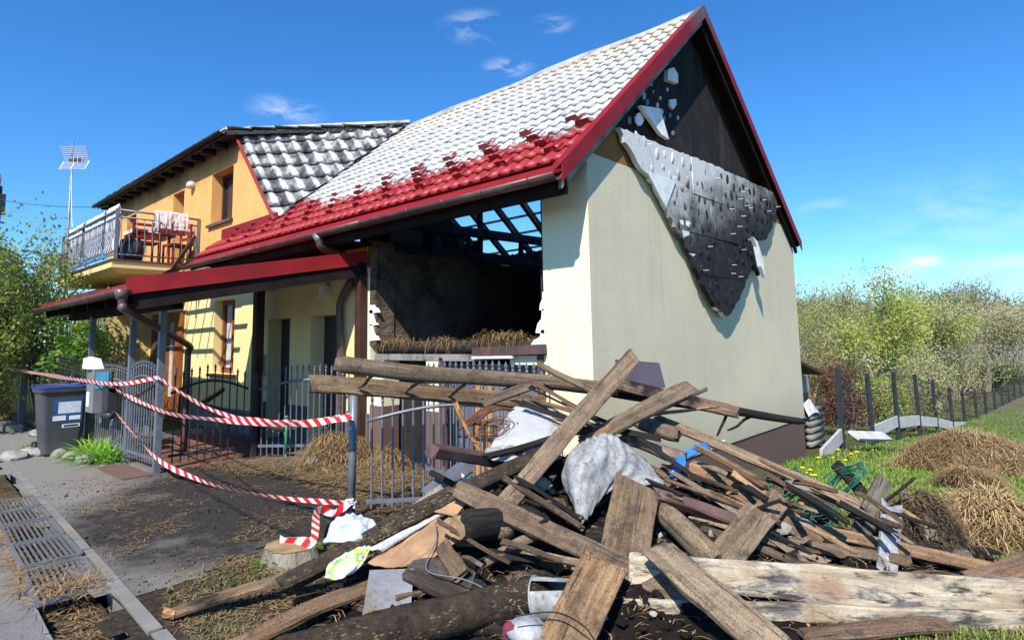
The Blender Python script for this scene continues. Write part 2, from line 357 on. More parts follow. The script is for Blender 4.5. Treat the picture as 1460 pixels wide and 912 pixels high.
    # cream-weathered slab: stripped wood with soot streaks
    s = NT('pale_stripped_wood'); c0 = s.co('Object', (1, 1, 1), rnd=True); g = s.noise(s.co('Object', (1.3, 12, 12), rnd=True), 1.8, 6, .65, .9); n = s.noise(s.co('Object', (1.3, 3.6, 3.6), rnd=True), 2.0, 6, .68, .5)
    c = s.ramp(g, [(.3, (.22, .175, .12)), (.5, (.42, .36, .265)), (.7, (.57, .52, .41))])
    c = s.mix(s.mr(s.noise(c0, 2.4, 5), .50, .68), c, (.27, .18, .11)); c = s.mix(s.mr(n, .50, .60), c, s.mix(s.mr(g, .4, .6), (.045, .045, .047), (.17, .16, .15)))
    c = s.mix(s.mr(s.noise(s.co('Object', (1.0, 5, 5), rnd=True), 3.3, 5, .7), .56, .64), c, (.045, .038, .034)); c = s.mix(s.mr(s.noise(c0, 80, 4, .8), .52, .68, 0, .6), c, (.10, .085, .07))
    s.bump(g, .5, .012); M['palewood'] = s.fin(c, .82, 0, .25)
    # rotten bark crumb
    s = NT('rotten_bark'); c0 = s.co('Object', rnd=True); n = s.noise(c0, 14, 6, .75); vo = s.voro(s.co('Object', (60, 170, 170), rnd=True), 1.0, out='Color'); fl = s.mr(s.sep(vo)[1], .90, .94)
    c = s.ramp(n, [(.3, (.018, .014, .011)), (.55, (.055, .042, .032)), (.8, (.11, .085, .06))]); c = s.mix(s.math('MULTIPLY', fl, s.mr(s.noise(c0, 4, 3), .42, .6)), c, (.30, .22, .10))
    s.bump(n, 1.0, .03); M['bark'] = s.fin(c, .95, 0, .1)
    s = NT('cut_log_end'); c0 = s.co('Object', rnd=True); n = s.noise(c0, 9, 6, .6); M['logend'] = s.fin(s.ramp(n, [(.3, (.16, .10, .055)), (.6, (.34, .23, .12)), (.8, (.42, .31, .19))]), .85)
    M['paint_brown'] = simple('brown_painted_timber', (.115, .062, .058), .6, 0, .3, 6, .15, .3, 40, dirt=(.07, .05, .045))
    M['brown_post'] = simple('dark_brown_post', (.055, .025, .017), .55, 0, .3, 5, .12)
    M['doorwood'] = simple('orange_brown_door', (.23, .075, .022), .5, 0, .3, 4, .1)
    M['ragwood'] = simple('raw_orange_wood', (.42, .22, .085), .75, 0, .25, 8, .2)
    # ---- metal, plastic, glass
    M['fence'] = simple('grey_fence_paint', (.15, .17, .21), .42, .25, .2, 8, .06, .4)
    M['fence_dark'] = simple('dark_iron', (.03, .032, .038), .5, .2, .3, 8, .08, .4)
    M['dgreen_post'] = simple('anthracite_post', (.028, .036, .045), .5, .1, .25, 5, .05)
    M['galv'] = simple('galvanised_steel', (.23, .24, .25), .5, .5, .2, 10, .05)
    M['alu'] = simple('antenna_aluminium', (.70, .71, .73), .35, .5, .1, 10, .02)
    M['rust'] = simple('rusty_iron', (.12, .055, .03), .85, .1, .4, 12, .3)
    M['binplastic'] = simple('charcoal_bin_plastic', (.055, .058, .068), .5, 0, .2, 3, .06, .4, 60, dirt=(.085, .082, .08))
    M['binblue'] = simple('blue_bin_plastic', (.022, .05, .22), .4, 0, .15, 4, .04, .4)
    M['white'] = simple('white_plastic', (.80, .81, .82), .45, 0, .08, 5, .05, .4, dirt=(.55, .54, .52))
    M['paper'] = simple('printed_sticker', (.62, .66, .72), .5, 0, .15, 18, 0)
    M['stickblue'] = simple('sticker_blue', (.03, .08, .26), .45, 0, .15, 8, 0)
    M['cyan'] = simple('notice_cyan', (.10, .42, .66), .5, 0, .15, 8, 0)
    M['boxgrey'] = simple('meter_box_grey', (.17, .18, .20), .55, 0, .15, 5, .05)
    M['boxdark'] = simple('dark_box', (.035, .036, .042), .45, 0, .2, 5, .05)
    M['black_tube'] = simple('plain_black', (.012, .012, .013), .55, 0, .2, 5, .05)
    M['greenpaint'] = simple('green_stake_paint', (.02, .30, .12), .45, 0, .2, 8, .05)
    M['greenwire'] = simple('green_wire', (.02, .13, .10), .4, 0, .25, 8, 0)
    M['bluepl'] = simple('blue_plastic', (.03, .16, .52), .35, 0, .2, 6, .2)
    M['card'] = simple('brown_cardboard', (.36, .22, .12), .85, 0, .25, 5, .15, .2, 30, dirt=(.22, .14, .08))
    M['slate'] = simple('slate_panel', (.105, .118, .145), .45, 0, .3, 6, .25, .35, 25, dirt=(.05, .04, .035))
    M['purple'] = simple('dark_purple_panel', (.075, .062, .085), .5, 0, .15, 4, .06)
    s = NT('window_glass'); s.b.inputs['Transmission Weight'].default_value = 0.0; M['glass'] = s.fin((.02, .024, .03), .06, 0, .6)
    M['curtain'] = simple('grey_curtain', (.45, .46, .48), .9, 0, .2, 9, .2)
    s = NT('milky_globe'); M['globe'] = s.fin((.5, .46, .40), .3)
    M['redchair'] = simple('red_painted_wood', (.22, .022, .018), .5, 0, .2, 6, .08)
    M['darkcloth'] = simple('dark_cloth', (.04, .04, .048), .9, 0, .3, 8, .3)
    M['cloth'] = simple('pale_cloth', (.62, .62, .64), .9, 0, .12, 7, .35, .2, 26, dirt=(.44, .44, .46))
    M['pinkcloth'] = simple('pale_pink_towel', (.70, .62, .62), .95, 0, .14, 9, .5, .1, 60)
    M['wine'] = simple('wine_cloth', (.16, .03, .05), .95, 0, .2, 9, .4)
    M['bluecloth'] = simple('pale_blue_cloth', (.50, .54, .60), .9, 0, .18, 7, .35, .2, 26)
    # tarp with soot stains
    s = NT('sooty_white_tarp'); c0 = s.co('Object', rnd=True); n = s.noise(s.co('Object', (1, 1, 1), rnd=True), 6, 7, .75, .6); n2 = s.noise(c0, 24, 6, .75); w = s.noise(s.co('Object', (6, 6, 6), rnd=True), 5, 6, .7)
    c = s.ramp(n, [(.30, (.11, .11, .11)), (.46, (.27, .275, .28)), (.62, (.42, .43, .44))]); c = s.mix(s.mr(n2, .54, .66), c, (.10, .095, .09)); s.bump(s.noise(c0, 18, 6, .7), .5, .02); M['tarp'] = s.fin(c, .6, 0, .35)
    s = NT('white_sack'); c0 = s.co('Object', rnd=True); n2 = s.noise(c0, 16, 6, .75); c = s.mix(s.mr(n2, .60, .72), (.43, .44, .455), (.16, .16, .16)); s.bump(s.noise(c0, 14, 6, .7), .7, .03); M['sack'] = s.fin(c, .5, 0, .4)
    s = NT('printed_bag'); c0 = s.co('Object', rnd=True); n = s.noise(c0, 7, 3, .5); c = s.ramp(n, [(.36, (.72, .78, .80)), (.5, (.55, .72, .80)), (.56, (.72, .70, .10)), (.60, (.10, .38, .16)), (.64, (.70, .74, .76)), (.70, (.42, .05, .06))]); s.bump(s.noise(c0, 20, 5, .7), .5, .02); M['printbag'] = s.fin(c, .4, 0, .4)
    s = NT('milky_bag'); c0 = s.co('Object', rnd=True); n = s.noise(c0, 9, 4, .6); s.bump(s.noise(c0, 18, 5, .7), .6, .02); M['bag'] = s.fin(s.ramp(n, [(.38, (.34, .52, .62)), (.52, (.72, .78, .82)), (.7, (.80, .82, .83))]), .35, 0, .45)
    # striped barrier tape (u runs along the tape in metres through UV)
    s = NT('barrier_tape'); tc = s.n('ShaderNodeTexCoord'); u = s.sep(tc.outputs['UV']); f = s.math('FRACT', s.math('ADD', s.math('MULTIPLY', u[0], 1/.16), s.math('MULTIPLY', u[1], .35)))
    c = s.mix(s.mr(f, .49, .51), (.80, .80, .80), (.72, .02, .02)); s.b.inputs['Transmission Weight'].default_value = 0; M['tape'] = s.fin(c, .35, 0, .4)
    # ---- ground
    s = NT('road_asphalt'); p = s.pos(); n = s.noise(p, 2.2, 6, .6); a = s.noise(p, 120, 4, .7)
    c = s.ramp(a, [(.3, (.12, .117, .11)), (.55, (.22, .215, .205)), (.75, (.32, .315, .30))]); c = s.mix(s.math('MULTIPLY', s.mr(n, .4, .7), .5), c, (.13, .12, .115))
    cr = s.voro(s.pos((1, 1, 1)), 2.4, 'DISTANCE_TO_EDGE'); crk = s.math('MULTIPLY', s.mr(cr, 0, .018, 1, 0), s.mr(n, .48, .6)); c = s.mix(crk, c, (.03, .028, .025))
    s.bump(a, .6, .01); M['asphalt'] = s.fin(c, .92, 0, .15)
    s = NT('driveway_asphalt'); p = s.pos(); x, y, z = s.sep(p); n = s.noise(p, 1.1, 6, .65); n2 = s.noise(p, 3.2, 6, .7); a = s.noise(p, 110, 4, .7)
    c = s.ramp(a, [(.3, (.13, .125, .115)), (.55, (.23, .22, .205)), (.75, (.34, .33, .30))])
    # ash-blackened patch spilling from the yard gate
    bx = s.math('ABSOLUTE', s.math('SUBTRACT', x, -2.6)); by = s.math('ABSOLUTE', s.math('SUBTRACT', y, -1.65))
    dd = s.math('ADD', s.math('MULTIPLY', bx, .40), s.math('MULTIPLY', by, .60)); dd = s.math('ADD', dd, s.math('MULTIPLY', s.math('SUBTRACT', n, .5), 1.7)); dd = s.math('ADD', dd, s.math('MULTIPLY', s.math('SUBTRACT', n2, .5), .9))
    c = s.mix(s.mr(dd, 1.05, 1.75, .97, 0), c, s.ramp(a, [(.35, (.016, .015, .014)), (.6, (.04, .036, .033)), (.8, (.085, .078, .07))]))
    st = s.noise(s.pos((1.2, 5, 1)), 5, 6, .75, 1.0); c = s.mix(s.math('MULTIPLY', s.mr(st, .56, .68), s.mr(n2, .40, .60)), c, (.17, .115, .06))
    s.bump(a, .7, .012); M['drive'] = s.fin(c, .93, 0, .15)
    s = NT('lawn_soil'); p = s.pos(); x, y, z = s.sep(p); n = s.noise(p, .9, 6, .65); a = s.noise(p, 30, 5, .7)
    g = s.ramp(a, [(.3, (.035, .06, .012)), (.6, (.085, .13, .03)), (.8, (.15, .17, .06))]); d = s.ramp(a, [(.3, (.05, .038, .025)), (.6, (.12, .095, .065)), (.8, (.2, .16, .1))])
    far = s.ramp(n, [(.3, (.10, .11, .05)), (.7, (.17, .16, .09))])
    c = s.mix(s.mr(n, .45, .62), g, d); c = s.mix(s.mr(y, 9, 26), c, far); s.bump(a, .7, .03); M['lawn'] = s.fin(c, .95, 0, .1)
    s = NT('dark_earth'); p = s.pos(); a = s.noise(p, 22, 6, .75); n = s.noise(p, 2, 5); c = s.ramp(a, [(.3, (.02, .017, .013)), (.55, (.065, .05, .036)), (.8, (.15, .12, .08))]); c = s.mix(s.mr(n, .5, .65), c, (.09, .085, .045)); s.bump(a, 1.0, .03); M['earth'] = s.fin(c, .97, 0, .1)
    s = NT('pale_concrete'); p = s.pos(); n = s.noise(p, 3, 6, .65); a = s.noise(p, 80, 4, .7); c = s.ramp(n, [(.3, (.15, .145, .135)), (.7, (.28, .27, .25))]); c = s.mix(s.math('MULTIPLY', s.mr(a, .45, .7), .4), c, (.18, .17, .155)); s.bump(a, .4, .01); M['concrete'] = s.fin(c, .93, 0, .15)
    s = NT('light_concrete_board'); n = s.noise(s.pos(), 4, 5, .6); M['concboard'] = s.fin(s.ramp(n, [(.3, (.38, .38, .37)), (.7, (.55, .55, .54))]), .9)
    s = NT('stump_bark'); p = s.pos((1, 1, .15)); n = s.noise(p, 26, 5, .7); s.bump(n, 1.0, .03); M['stumpbark'] = s.fin(s.ramp(n, [(.3, (.10, .085, .065)), (.5, (.27, .24, .19)), (.75, (.42, .385, .32))]), .95)
    s = NT('red_paver'); p = s.pos(); n = s.noise(p, 5, 5); oi = s.n('ShaderNodeObjectInfo'); c = s.mix(oi.outputs['Random'], (.16, .065, .05), (.24, .11, .085)); M['paver'] = s.fin(s.mix(s.mr(n, .5, .7), c, (.07, .05, .045)), .9)
    s = NT('rubble'); c0 = s.co('Object', rnd=True); n = s.noise(c0, 8, 6, .7); M['stone'] = s.fin(s.ramp(n, [(.3, (.16, .15, .14)), (.7, (.38, .36, .33))]), .92)
    s = NT('ash_rubble'); p = s.pos(); n = s.noise(p, 7, 7, .75); c = s.ramp(n, [(.3, (.006, .0055, .005)), (.58, (.018, .015, .013)), (.74, (.06, .05, .04)), (.88, (.18, .16, .13))]); s.bump(n, 1.0, .06); M['ash'] = s.fin(c, .95, 0, .15)
    # straw / grass / leaves: hue per strand through a vertex-colour-free random island value
    def strands(name, a, b, c3, rough=.8, trans=.0, nsc=.9):
        s = NT(name); g = s.n('ShaderNodeNewGeometry'); r = g.outputs['Random Per Island']; n = s.noise(s.pos(), nsc, 4)
        c = s.mix(r, a, b); c = s.mix(s.mr(n, .42, .68), c, c3)
        if trans:
            tr = s.n('ShaderNodeBsdfTranslucent'); s.l(c, tr.inputs[0]); mx = s.n('ShaderNodeMixShader'); mx.inputs[0].default_value = trans; s.l(s.b.outputs[0], mx.inputs[1]); s.l(tr.outputs[0], mx.inputs[2]); s.l(mx.outputs[0], s.out.inputs[0])
        return s.fin(c, rough, 0, .25)
    M['straw'] = strands('straw', (.44, .30, .14), (.17, .11, .055), (.30, .20, .10), .7, 0, 1.5)
    M['strawdark'] = strands('wet_straw', (.16, .10, .05), (.05, .035, .022), (.22, .15, .07), .75, 0, 2.0)
    M['strawpale'] = strands('pale_straw', (.56, .41, .20), (.30, .20, .10), (.42, .29, .14), .7, 0, 2)
    M['grass'] = strands('lawn_grass', (.13, .27, .03), (.23, .37, .06), (.27, .34, .085), .6, .3)
    M['drygrass'] = strands('dry_grass', (.22, .22, .08), (.12, .17, .04), (.28, .24, .11), .7, .2)
    M['lily'] = strands('lush_leaf', (.20, .42, .05), (.32, .55, .09), (.26, .48, .07), .45, .35)
    M['lilac'] = strands('lilac_leaf', (.18, .24, .05), (.30, .35, .10), (.15, .21, .045), .5, .35, .8)
    M['hedge'] = strands('hedge_leaf', (.10, .22, .03), (.20, .33, .06), (.08, .16, .02), .5, .35, .9)
    M['drybush'] = strands('dry_bush_leaf', (.19, .17, .07), (.10, .11, .035), (.24, .19, .09), .7, .2, 1.2)
    M['spring'] = strands('spring_leaf', (.42, .48, .10), (.54, .56, .18), (.34, .40, .09), .6, .4, .5)
    M['spring2'] = strands('olive_leaf', (.34, .34, .13), (.44, .41, .19), (.27, .27, .11), .65, .35, .5)
    M['blossom'] = strands('pale_blossom', (.54, .50, .32), (.44, .41, .22), (.37, .36, .18), .7, .35, .6)
    M['redleaf'] = strands('red_leaf', (.13, .045, .04), (.21, .085, .065), (.16, .10, .05), .6, .3, .9)
    M['farwood'] = strands('far_bare_wood', (.15, .125, .10), (.21, .175, .14), (.19, .18, .11), .9, .1, .15)
    M['twig'] = simple('grey_twig', (.19, .165, .125), .9, 0, .3, 5, .2)
    M['twigpale'] = simple('pale_bark', (.36, .31, .21), .9, 0, .25, 5, .25)
    M['yellowfl'] = simple('dandelion', (.78, .55, .02), .7, 0, .1, 5, 0)
    M['busblue'] = simple('far_blue_grey', (.22, .29, .36), .5, 0, .15, 2, 0)
    M['farwhite'] = simple('far_white_wall', (.62, .62, .60), .8, 0, .1, 2, 0)
    M['shedwall'] = simple('shed_wall', (.30, .32, .35), .85, 0, .15, 3, .1)
    M['netting'] = simple('dark_netting', (.03, .032, .04), .8, 0, .3, 8, .3)
build_mats()
# ================================================================== SETTING
def inpoly(x, y, P):
    c = False; j = len(P)-1
    for i in range(len(P)):
        if (P[i][1] > y) != (P[j][1] > y) and x < (P[j][0]-P[i][0])*(y-P[i][1])/(P[j][1]-P[i][1])+P[i][0]: c = not c
        j = i
    return c
def sheet(name, poly, mat, dz, step=.08, wob=.12, kind='structure', rough=0):
    xs = [p[0] for p in poly]; ys = [p[1] for p in poly]
    nx = int((max(xs)-min(xs))/step)+2; ny = int((max(ys)-min(ys))/step)+2; idx = {}; V = []; F = []
    def vid(i, j):
        if (i, j) not in idx:
            x = min(xs)+i*step; y = min(ys)+j*step; idx[(i, j)] = len(V)
            V.append((x, y, gz(x, y)+dz+(rough*mnoise.noise(Vector((x*3, y*3, 5)))+rough*.6*mnoise.noise(Vector((x*9, y*9, 5))) if rough else 0)))
        return idx[(i, j)]
    for i in range(nx):
        for j in range(ny):
            x = min(xs)+(i+.5)*step; y = min(ys)+(j+.5)*step
            w = Vector((x*2.1, y*2.1, 1)); q = (x+wob*mnoise.noise(w), y+wob*mnoise.noise(w+Vector((7, 3, 1))))
            if inpoly(q[0], q[1], poly): F.append((vid(i, j), vid(i+1, j), vid(i+1, j+1), vid(i, j+1)))
    o = mk(name, V, F, mat, smooth=True, loc=(0, 0, 0)); return tag(o, kind=kind)
def axis(lo, hi, c0, c1, st):
    a = list(np.arange(c0, c1+1e-6, st)); v = c0; k = st
    while v > lo: k *= 1.35; v -= k; a.insert(0, max(v, lo))
    v = c1; k = st
    while v < hi: k *= 1.35; v += k; a.append(min(v, hi))
    return a
def make_ground():
    X = axis(-700, 700, -14, 8, .3); Y = axis(-300, 900, -6, 26, .3); V = []; F = []
    for y in Y:
        for x in X: V.append((x, y, gz(x, y)-(.25*min(1, max(0, (-2.97-.0545*(x+7.5)-y)/.1)) if x < .6 else 0)))
    n = len(X)
    for j in range(len(Y)-1):
        for i in range(n-1): F.append((j*n+i, j*n+i+1, (j+1)*n+i+1, (j+1)*n+i))
    tag(mk('ground', V, F, M['lawn'], smooth=True, loc=(0, 0, 0)), kind='structure')
make_ground()
def chy(x, s): return -3.34-.0545*(x+7.5)-s        # edge line of the roadside drain channel, s metres towards the road
# road beyond the channel
def strip(name, x0, x1, sa, sb, z0, z1, mat, step=.25, wav=0, thick=.25):
    V = []; F = []; xs = np.arange(x0, x1+1e-6, step)
    for x in xs:
        w = wav*(mnoise.noise(Vector((x*2.3, sa, 0)))+.5*mnoise.noise(Vector((x*7, sa, 0))))
        a, b = chy(x, sa)+w, chy(x, sb); V += [(x, a, z0), (x, b, z1), (x, a, z0-thick), (x, b, z1-thick)]
    for i in range(len(xs)-1):
        k = 4*i; F += [(k+1, k, k+4, k+5)[::-1], (k, k+2, k+6, k+4)[::-1], (k+3, k+1, k+5, k+7)[::-1]]
    return tag(mk(name, V, F, mat, loc=(0, 0, 0)), kind='structure')
strip('road', -60, 16, .37, 9, -.03, .03, M['asphalt'], .12, .07)
strip('channel_bed', -14, 6, .0, .33, -.115, -.125, M['earth'], .2, 0, .02)
sheet('driveway', [(-14, -3.36+.35), (-7.5, -3.41), (-.95, -3.76), (-1.2, -3.0), (-1.3, -2.4), (-.8, -1.6), (.25, -.5), (.25, .25), (-9, .25), (-9.5, -2.3), (-14, -2.3)], M['drive'], .010, .09, .16)
sheet('bare_earth', [(-1.35, -3.74), (-.9, -2.2), (-.6, -1.4), (.5, -.4), (1.2, 1.4), (2.6, 1.6), (3.6, .2), (3.2, -1.5), (3.0, -2.6), (1.9, -3.3), (.6, -3.95)], M['earth'], .005, .09, .35)
# concrete channel edging, laid in lengths
edge = tag(empty('concrete_kerb', (-4, -3.5, 0)), kind='structure')
x = -13.0
while x < 4:
    ln = U(.85, 1.1); b = MB(); w = .10+U(-.01, .01); z = U(-.008, .012); dx = U(-.015, .015)
    p = [(x+.012, chy(x, .0)+dx), (x+ln-.012, chy(x+ln, .0)+dx), (x+ln-.012, chy(x+ln, -w)), (x+.012, chy(x, -w))]
    b.hexa([(q[0], q[1]+(.0 if i > 1 else .05), -.16) for i, q in enumerate(p)]+[(q[0], q[1]+(0 if i > 1 else .03), .022+z*.3) for i, q in enumerate(p)])
    b.build('kerb_stone', M['concrete'], edge); x += ln
x = -13.0
while x < 4:
    ln = U(.5, .95); b = MB(); p = [(x+.012, chy(x, .385)), (x+ln-.012, chy(x+ln, .385)), (x+ln-.012, chy(x+ln, .345)), (x+.012, chy(x, .345))]; z = U(-.04, -.01)
    b.hexa([(q[0], q[1], -.17) for q in p]+[(q[0]+U(-.01, .01), q[1]+U(-.012, .012), -.02+z) for q in p]); b.build('kerb_stone', M['concrete'], edge); x += ln
# steel drain grates
def grate(x0, x1, lab, tilt):
    cx = (x0+x1)/2; e = empty('drain_grate', (cx, chy(cx, .17), -.03), lab, 'drain grate', 'steel grates over the roadside drain')
    def P(x, s, z): return (x, chy(x, s), z+tilt*(x-x0))
    for a, b_ in (((x0, -.01), (x1, -.01)), ((x0, .345), (x1, .345)), ((x0, -.01), (x0, .345)), ((x1, -.01), (x1, .345))):
        MB().bar(P(a[0], a[1], .012), P(b_[0], b_[1], .012), .028, .03).build('frame', M['galv'], e)
    n = 9
    for k in range(n):
        s_ = .345*(k+1)/(n+1)-.005
        MB().bar(P(x0+.015, s_, .012), P(x1-.015, s_, .012), .006, .026).build('bar', M['galv'], e)
for i, (a, b, l) in enumerate([(-4.95, -4.42, 'far steel drain grate next to the concrete kerb end'), (-4.36, -3.78, 'steel drain grate second from the far end, straw in its bars'), (-3.72, -3.08, 'middle steel drain grate with dirt along its road side'), (-3.0, -2.3, 'steel drain grate with clean bars before the last one'), (-2.22, -1.52, 'last steel drain grate, tilted, straw on its open end')]):
    grate(a, b, l, (0, .01, -.01, .015, -.03)[i])

# ================================================================== HOUSE
HB = Vector((-4, 3, 0))
H = empty('burnt_house', HB, 'fire-damaged house with burnt metal roof, green gable wall and orange dormer', 'house')
ZE, YE, YR, ZR = 3.18, -.57, 2.79, 6.13          # eave and ridge of the front slope
SL = (ZR-ZE)/(YR-YE); FAC = math.hypot(YR-YE, ZR-ZE)
def roofz(y): return ZE+SL*(y-YE)
BS = (6.13-3.2)/(6.47-2.79)
def rearz(y): return ZR-BS*(y-YR)
def hump(q):
    u = abs(q-math.floor(q)-.5); return math.cos(math.pi*u/.6)**2 if u < .3 else 0.0
def tile_rows(lines, nrm, mat, name, parent, per=.175, amp=.016, step=.02, jit=.004, seed=0, rel=False):
    """lines: list of (P0,P1) from the bottom edge upward; wave runs along each line at absolute distance"""
    nrm = Vector(nrm).normalized(); V = []; F = []
    d = (lines[0][1]-lines[0][0]).normalized(); o = lines[0][0]
    for i in range(len(lines)-1):
        (a0, a1), (b0, b1) = lines[i], lines[i+1]
        s0 = (a0-o).dot(d); s1 = (a1-o).dot(d)
        if rel: s1 -= s0; s0 = 0
        if s1-s0 < .02: continue
        n = max(2, int(round((s1-s0)/(per/10)))); base = len(V)
        for k in range(n+1):
            t = k/n; s = lerp(s0, s1, t); pl = a0.lerp(a1, t); pu = b0.lerp(b1, t); su = (pu-o).dot(d) if not rel else (pu-b0).length
            h = hump(s/per)*amp*2; hu = hump(su/per)*amp*2
            j = jit*mnoise.noise(Vector((s*1.3+seed, i*.9, seed)))
            dn = (pl-pu).normalized()*.03; V += [pl+nrm*(-.012), pl+dn+nrm*(h+step+j), pl.lerp(pu, .5)+nrm*((h+hu)/2+step*.45+j), pu+nrm*(hu-.006+j)]
        for k in range(n):
            q = base+4*k
            F += [(q+m, q+4+m, q+5+m, q+1+m) for m in range(3)]
    return mk(name, V, F, mat, parent, smooth=True)
def build_roof():
    nrow = 15; YT = YE+.15; nf = Vector((0, -SL, 1)).normalized(); bounds = [.11]
    while bounds[-1] > -9.0: bounds.append(bounds[-1]-1.14)
    bounds[-1] = -9.05
    R_ = None
    for k in range(len(bounds)-1):
        x1, x0 = bounds[k], bounds[k+1]; L = []
        for i in range(nrow+1):
            t = i/nrow; y = lerp(YT, YR, t); z = roofz(y)-.025*math.sin(math.pi*t)*(.5-.5*math.cos(x0*1.1))
            xa = x0
            if y > .12: xa = max(x0, lerp(-7.0, -6.45, (y-.16)/(YR-.16)))
            if xa >= x1-.02: L.append(None)
            else: L.append((Vector((xa-.01, y, z)), Vector((x1+.01, y, z+.004))))
        L = [l for l in L if l]
        if len(L) > 1:
            o = tile_rows(L, nf, M['roof'], 'roof_sheet', H, seed=k*3.1)
    # flat drip sheet below the lowest tile course
    m = MB(); m.hexa([(-9.05, YE-.01, ZE-.03), (.11, YE-.01, ZE-.03), (.11, YT+.08, roofz(YT+.08)-.045), (-9.05, YT+.08, roofz(YT+.08)-.045), (-9.05, YE-.01, ZE-.018), (.11, YE-.01, ZE-.018), (.11, YT+.08, roofz(YT+.08)-.03), (-9.05, YT+.08, roofz(YT+.08)-.03)]); m.build('drip_sheet', M['red'], H)
    # snow guards: staggered folded plates
    b = MB(); b.hexa([(-.11, 0, -.005), (.11, 0, -.005), (.11, .004, -.005), (-.11, .004, -.005), (-.085, -.012, .085), (.085, -.012, .085), (.085, -.008, .085), (-.085, -.008, .085)]); b.hexa([(-.09, 0, .0), (-.02, 0, .0), (-.02, .22, .0), (-.09, .22, .0), (-.09, 0, .012), (-.02, 0, .012), (-.02, .22, .012), (-.09, .22, .012)]); b.hexa([(.03, 0, .0), (.1, 0, .0), (.1, .16, .0), (.03, .16, .0), (.03, 0, .012), (.1, 0, .012), (.1, .16, .012), (.03, .16, .012)])
    gm = bpy.data.meshes.new('snow_guard'); gm.from_pydata(b.v, [], b.f); gm.materials.append(M['guard'])
    th = math.atan(SL)
    for k in range(-1, 13):
        for j in range(4):
            x = -.42-.695*k+.28*j; v = 1.24-.262*j; y = YE+v/1.331
            if x > .0 or x < -8.7: continue
            o = link('snow_guard', gm, H, (x, y, roofz(y)+.03)); o.rotation_euler = (th+U(-.06, .06), 0, U(-.06, .06)); o.scale = (U(.8, .92), 1, U(.62, .8))
    # charred underside boarding gives the slope its thickness (boards seen from below)
    m = MB(); m.hexa([(-9.0, YE+.05, ZE-.10), (.0, YE+.05, ZE-.10), (.0, .3, roofz(.3)-.14), (-9.0, .3, roofz(.3)-.14), (-9.0, YE+.05, ZE-.07), (.0, YE+.05, ZE-.07), (.0, .3, roofz(.3)-.11), (-9.0, .3, roofz(.3)-.11)])
    m.build('eave_boarding', M['fascia'], H)
    m = MB(); m.hexa([(-6.6, .3, roofz(.3)-.13), (.0, .3, roofz(.3)-.13), (.0, YR, ZR-.13), (-6.45, YR, ZR-.13), (-6.6, .3, roofz(.3)-.10), (.0, .3, roofz(.3)-.10), (.0, YR, ZR-.10), (-6.45, YR, ZR-.10)])
    m.build('roof_boarding', M['char'], H)
    for x in np.arange(-.35, -8.8, -.69):
        y1 = YR if x > -6.4 else .3
        MB().bar((x, YE+.15, ZE-.12), (x, y1, roofz(y1)-.22), .09, .15).build('rafter', M['char'], H)
    # rear slope: bare charred rafters and battens, sheet left only by the gable and low down
    for i, x in enumerate(np.arange(-.9, -9.2, -.78)):
        e = 6.4 if i % 4 else 5.6
        MB().bar((x, YR-.05, ZR-.2), (x+U(-.05, .05), e, rearz(e)-.2+U(-.06, .03)), .09, .13).build('rafter', M['char'], H)
    for i, y in enumerate(np.arange(YR+.35, 6.3, .36)):
        a, b = -8.9+U(0, 1.5), -1.3-U(0, 1.0)
        if i in (3,): a, b = -8.8, -5.2
        MB().bar((a, y, rearz(y)-.10+U(-.03, .02)), (b, y, rearz(y)-.10), .05, .045).build('batten', M['char'], H)
    nb = Vector((0, BS, 1)).normalized(); ys = [6.47-(6.47-YR)*i/12 for i in range(13)]
    tile_rows([(Vector((.11, y, rearz(y))), Vector((-1.05, y, rearz(y)))) for y in ys], nb, M['zinc'], 'roof_sheet', H, seed=50)
    tile_rows([(Vector((-2.9, y, rearz(y)-.02)), Vector((-9.0, y, rearz(y)-.02))) for y in ys[:3]], nb, M['zinc'], 'roof_sheet', H, seed=60)
    tile_rows([(Vector((-7.4, y, rearz(y)-.02)), Vector((-9.0, y, rearz(y)-.02))) for y in ys[2:13]], nb, M['zinc'], 'roof_sheet', H, seed=70)
    # ridge caps
    x = .12; k = 0
    while x > -6.6:
        x2 = max(x-1.85, -6.75); pts = []; n = 8
        V = []; F = []
        for i in range(n+1):
            xx = lerp(x, x2, i/n); zz = ZR+.035+.018*math.sin(xx*2.1)+.02*mnoise.noise(Vector((xx*1.7, 4, k)))+.006*(k % 2); yy = YR+.012*mnoise.noise(Vector((xx, 9, 1)))
            for a in range(7):
                th = math.pi*(a/6); V.append((xx, yy-.115*math.cos(th), zz-.085+.10*math.sin(th)-.05*abs(math.cos(th))))
        for i in range(n):
            for a in range(6): F.append((i*7+a, i*7+a+1, (i+1)*7+a+1, (i+1)*7+a))
        mk('ridge_cap', V, F, M['ridge'], H, smooth=True); x = x2+.06 if x2 > -6.7 else -9; k += 1
    # verge trims on the gable side
    def along(y0, z0, y1, z1, xo, lo, hi, th, name, mat):
        m = MB(); m.hexa([(xo, y0, z0+lo), (xo+th, y0, z0+lo), (xo+th, y1, z1+lo), (xo, y1, z1+lo), (xo, y0, z0+hi), (xo+th, y0, z0+hi), (xo+th, y1, z1+hi), (xo, y1, z1+hi)]); return m.build(name, mat, H)
    ya = YE-.02; za = roofz(ya)
    along(ya, za, YR+.02, ZR, .125, -.11, .075, .012, 'verge_trim', M['verge_red'])
    m = MB(); m.hexa([(.02, ya, za+.055), (.136, ya, za+.055), (.136, YR, ZR+.055), (.02, YR, ZR+.055), (.02, ya, za+.066), (.136, ya, za+.077), (.136, YR, ZR+.077), (.02, YR, ZR+.066)]); m.build('verge_trim', M['verge_red'], H)
    along(ya+.04, roofz(ya+.04), YR, ZR, .055, -.20, -.118, .045, 'verge_batten', M['grey_wood'])
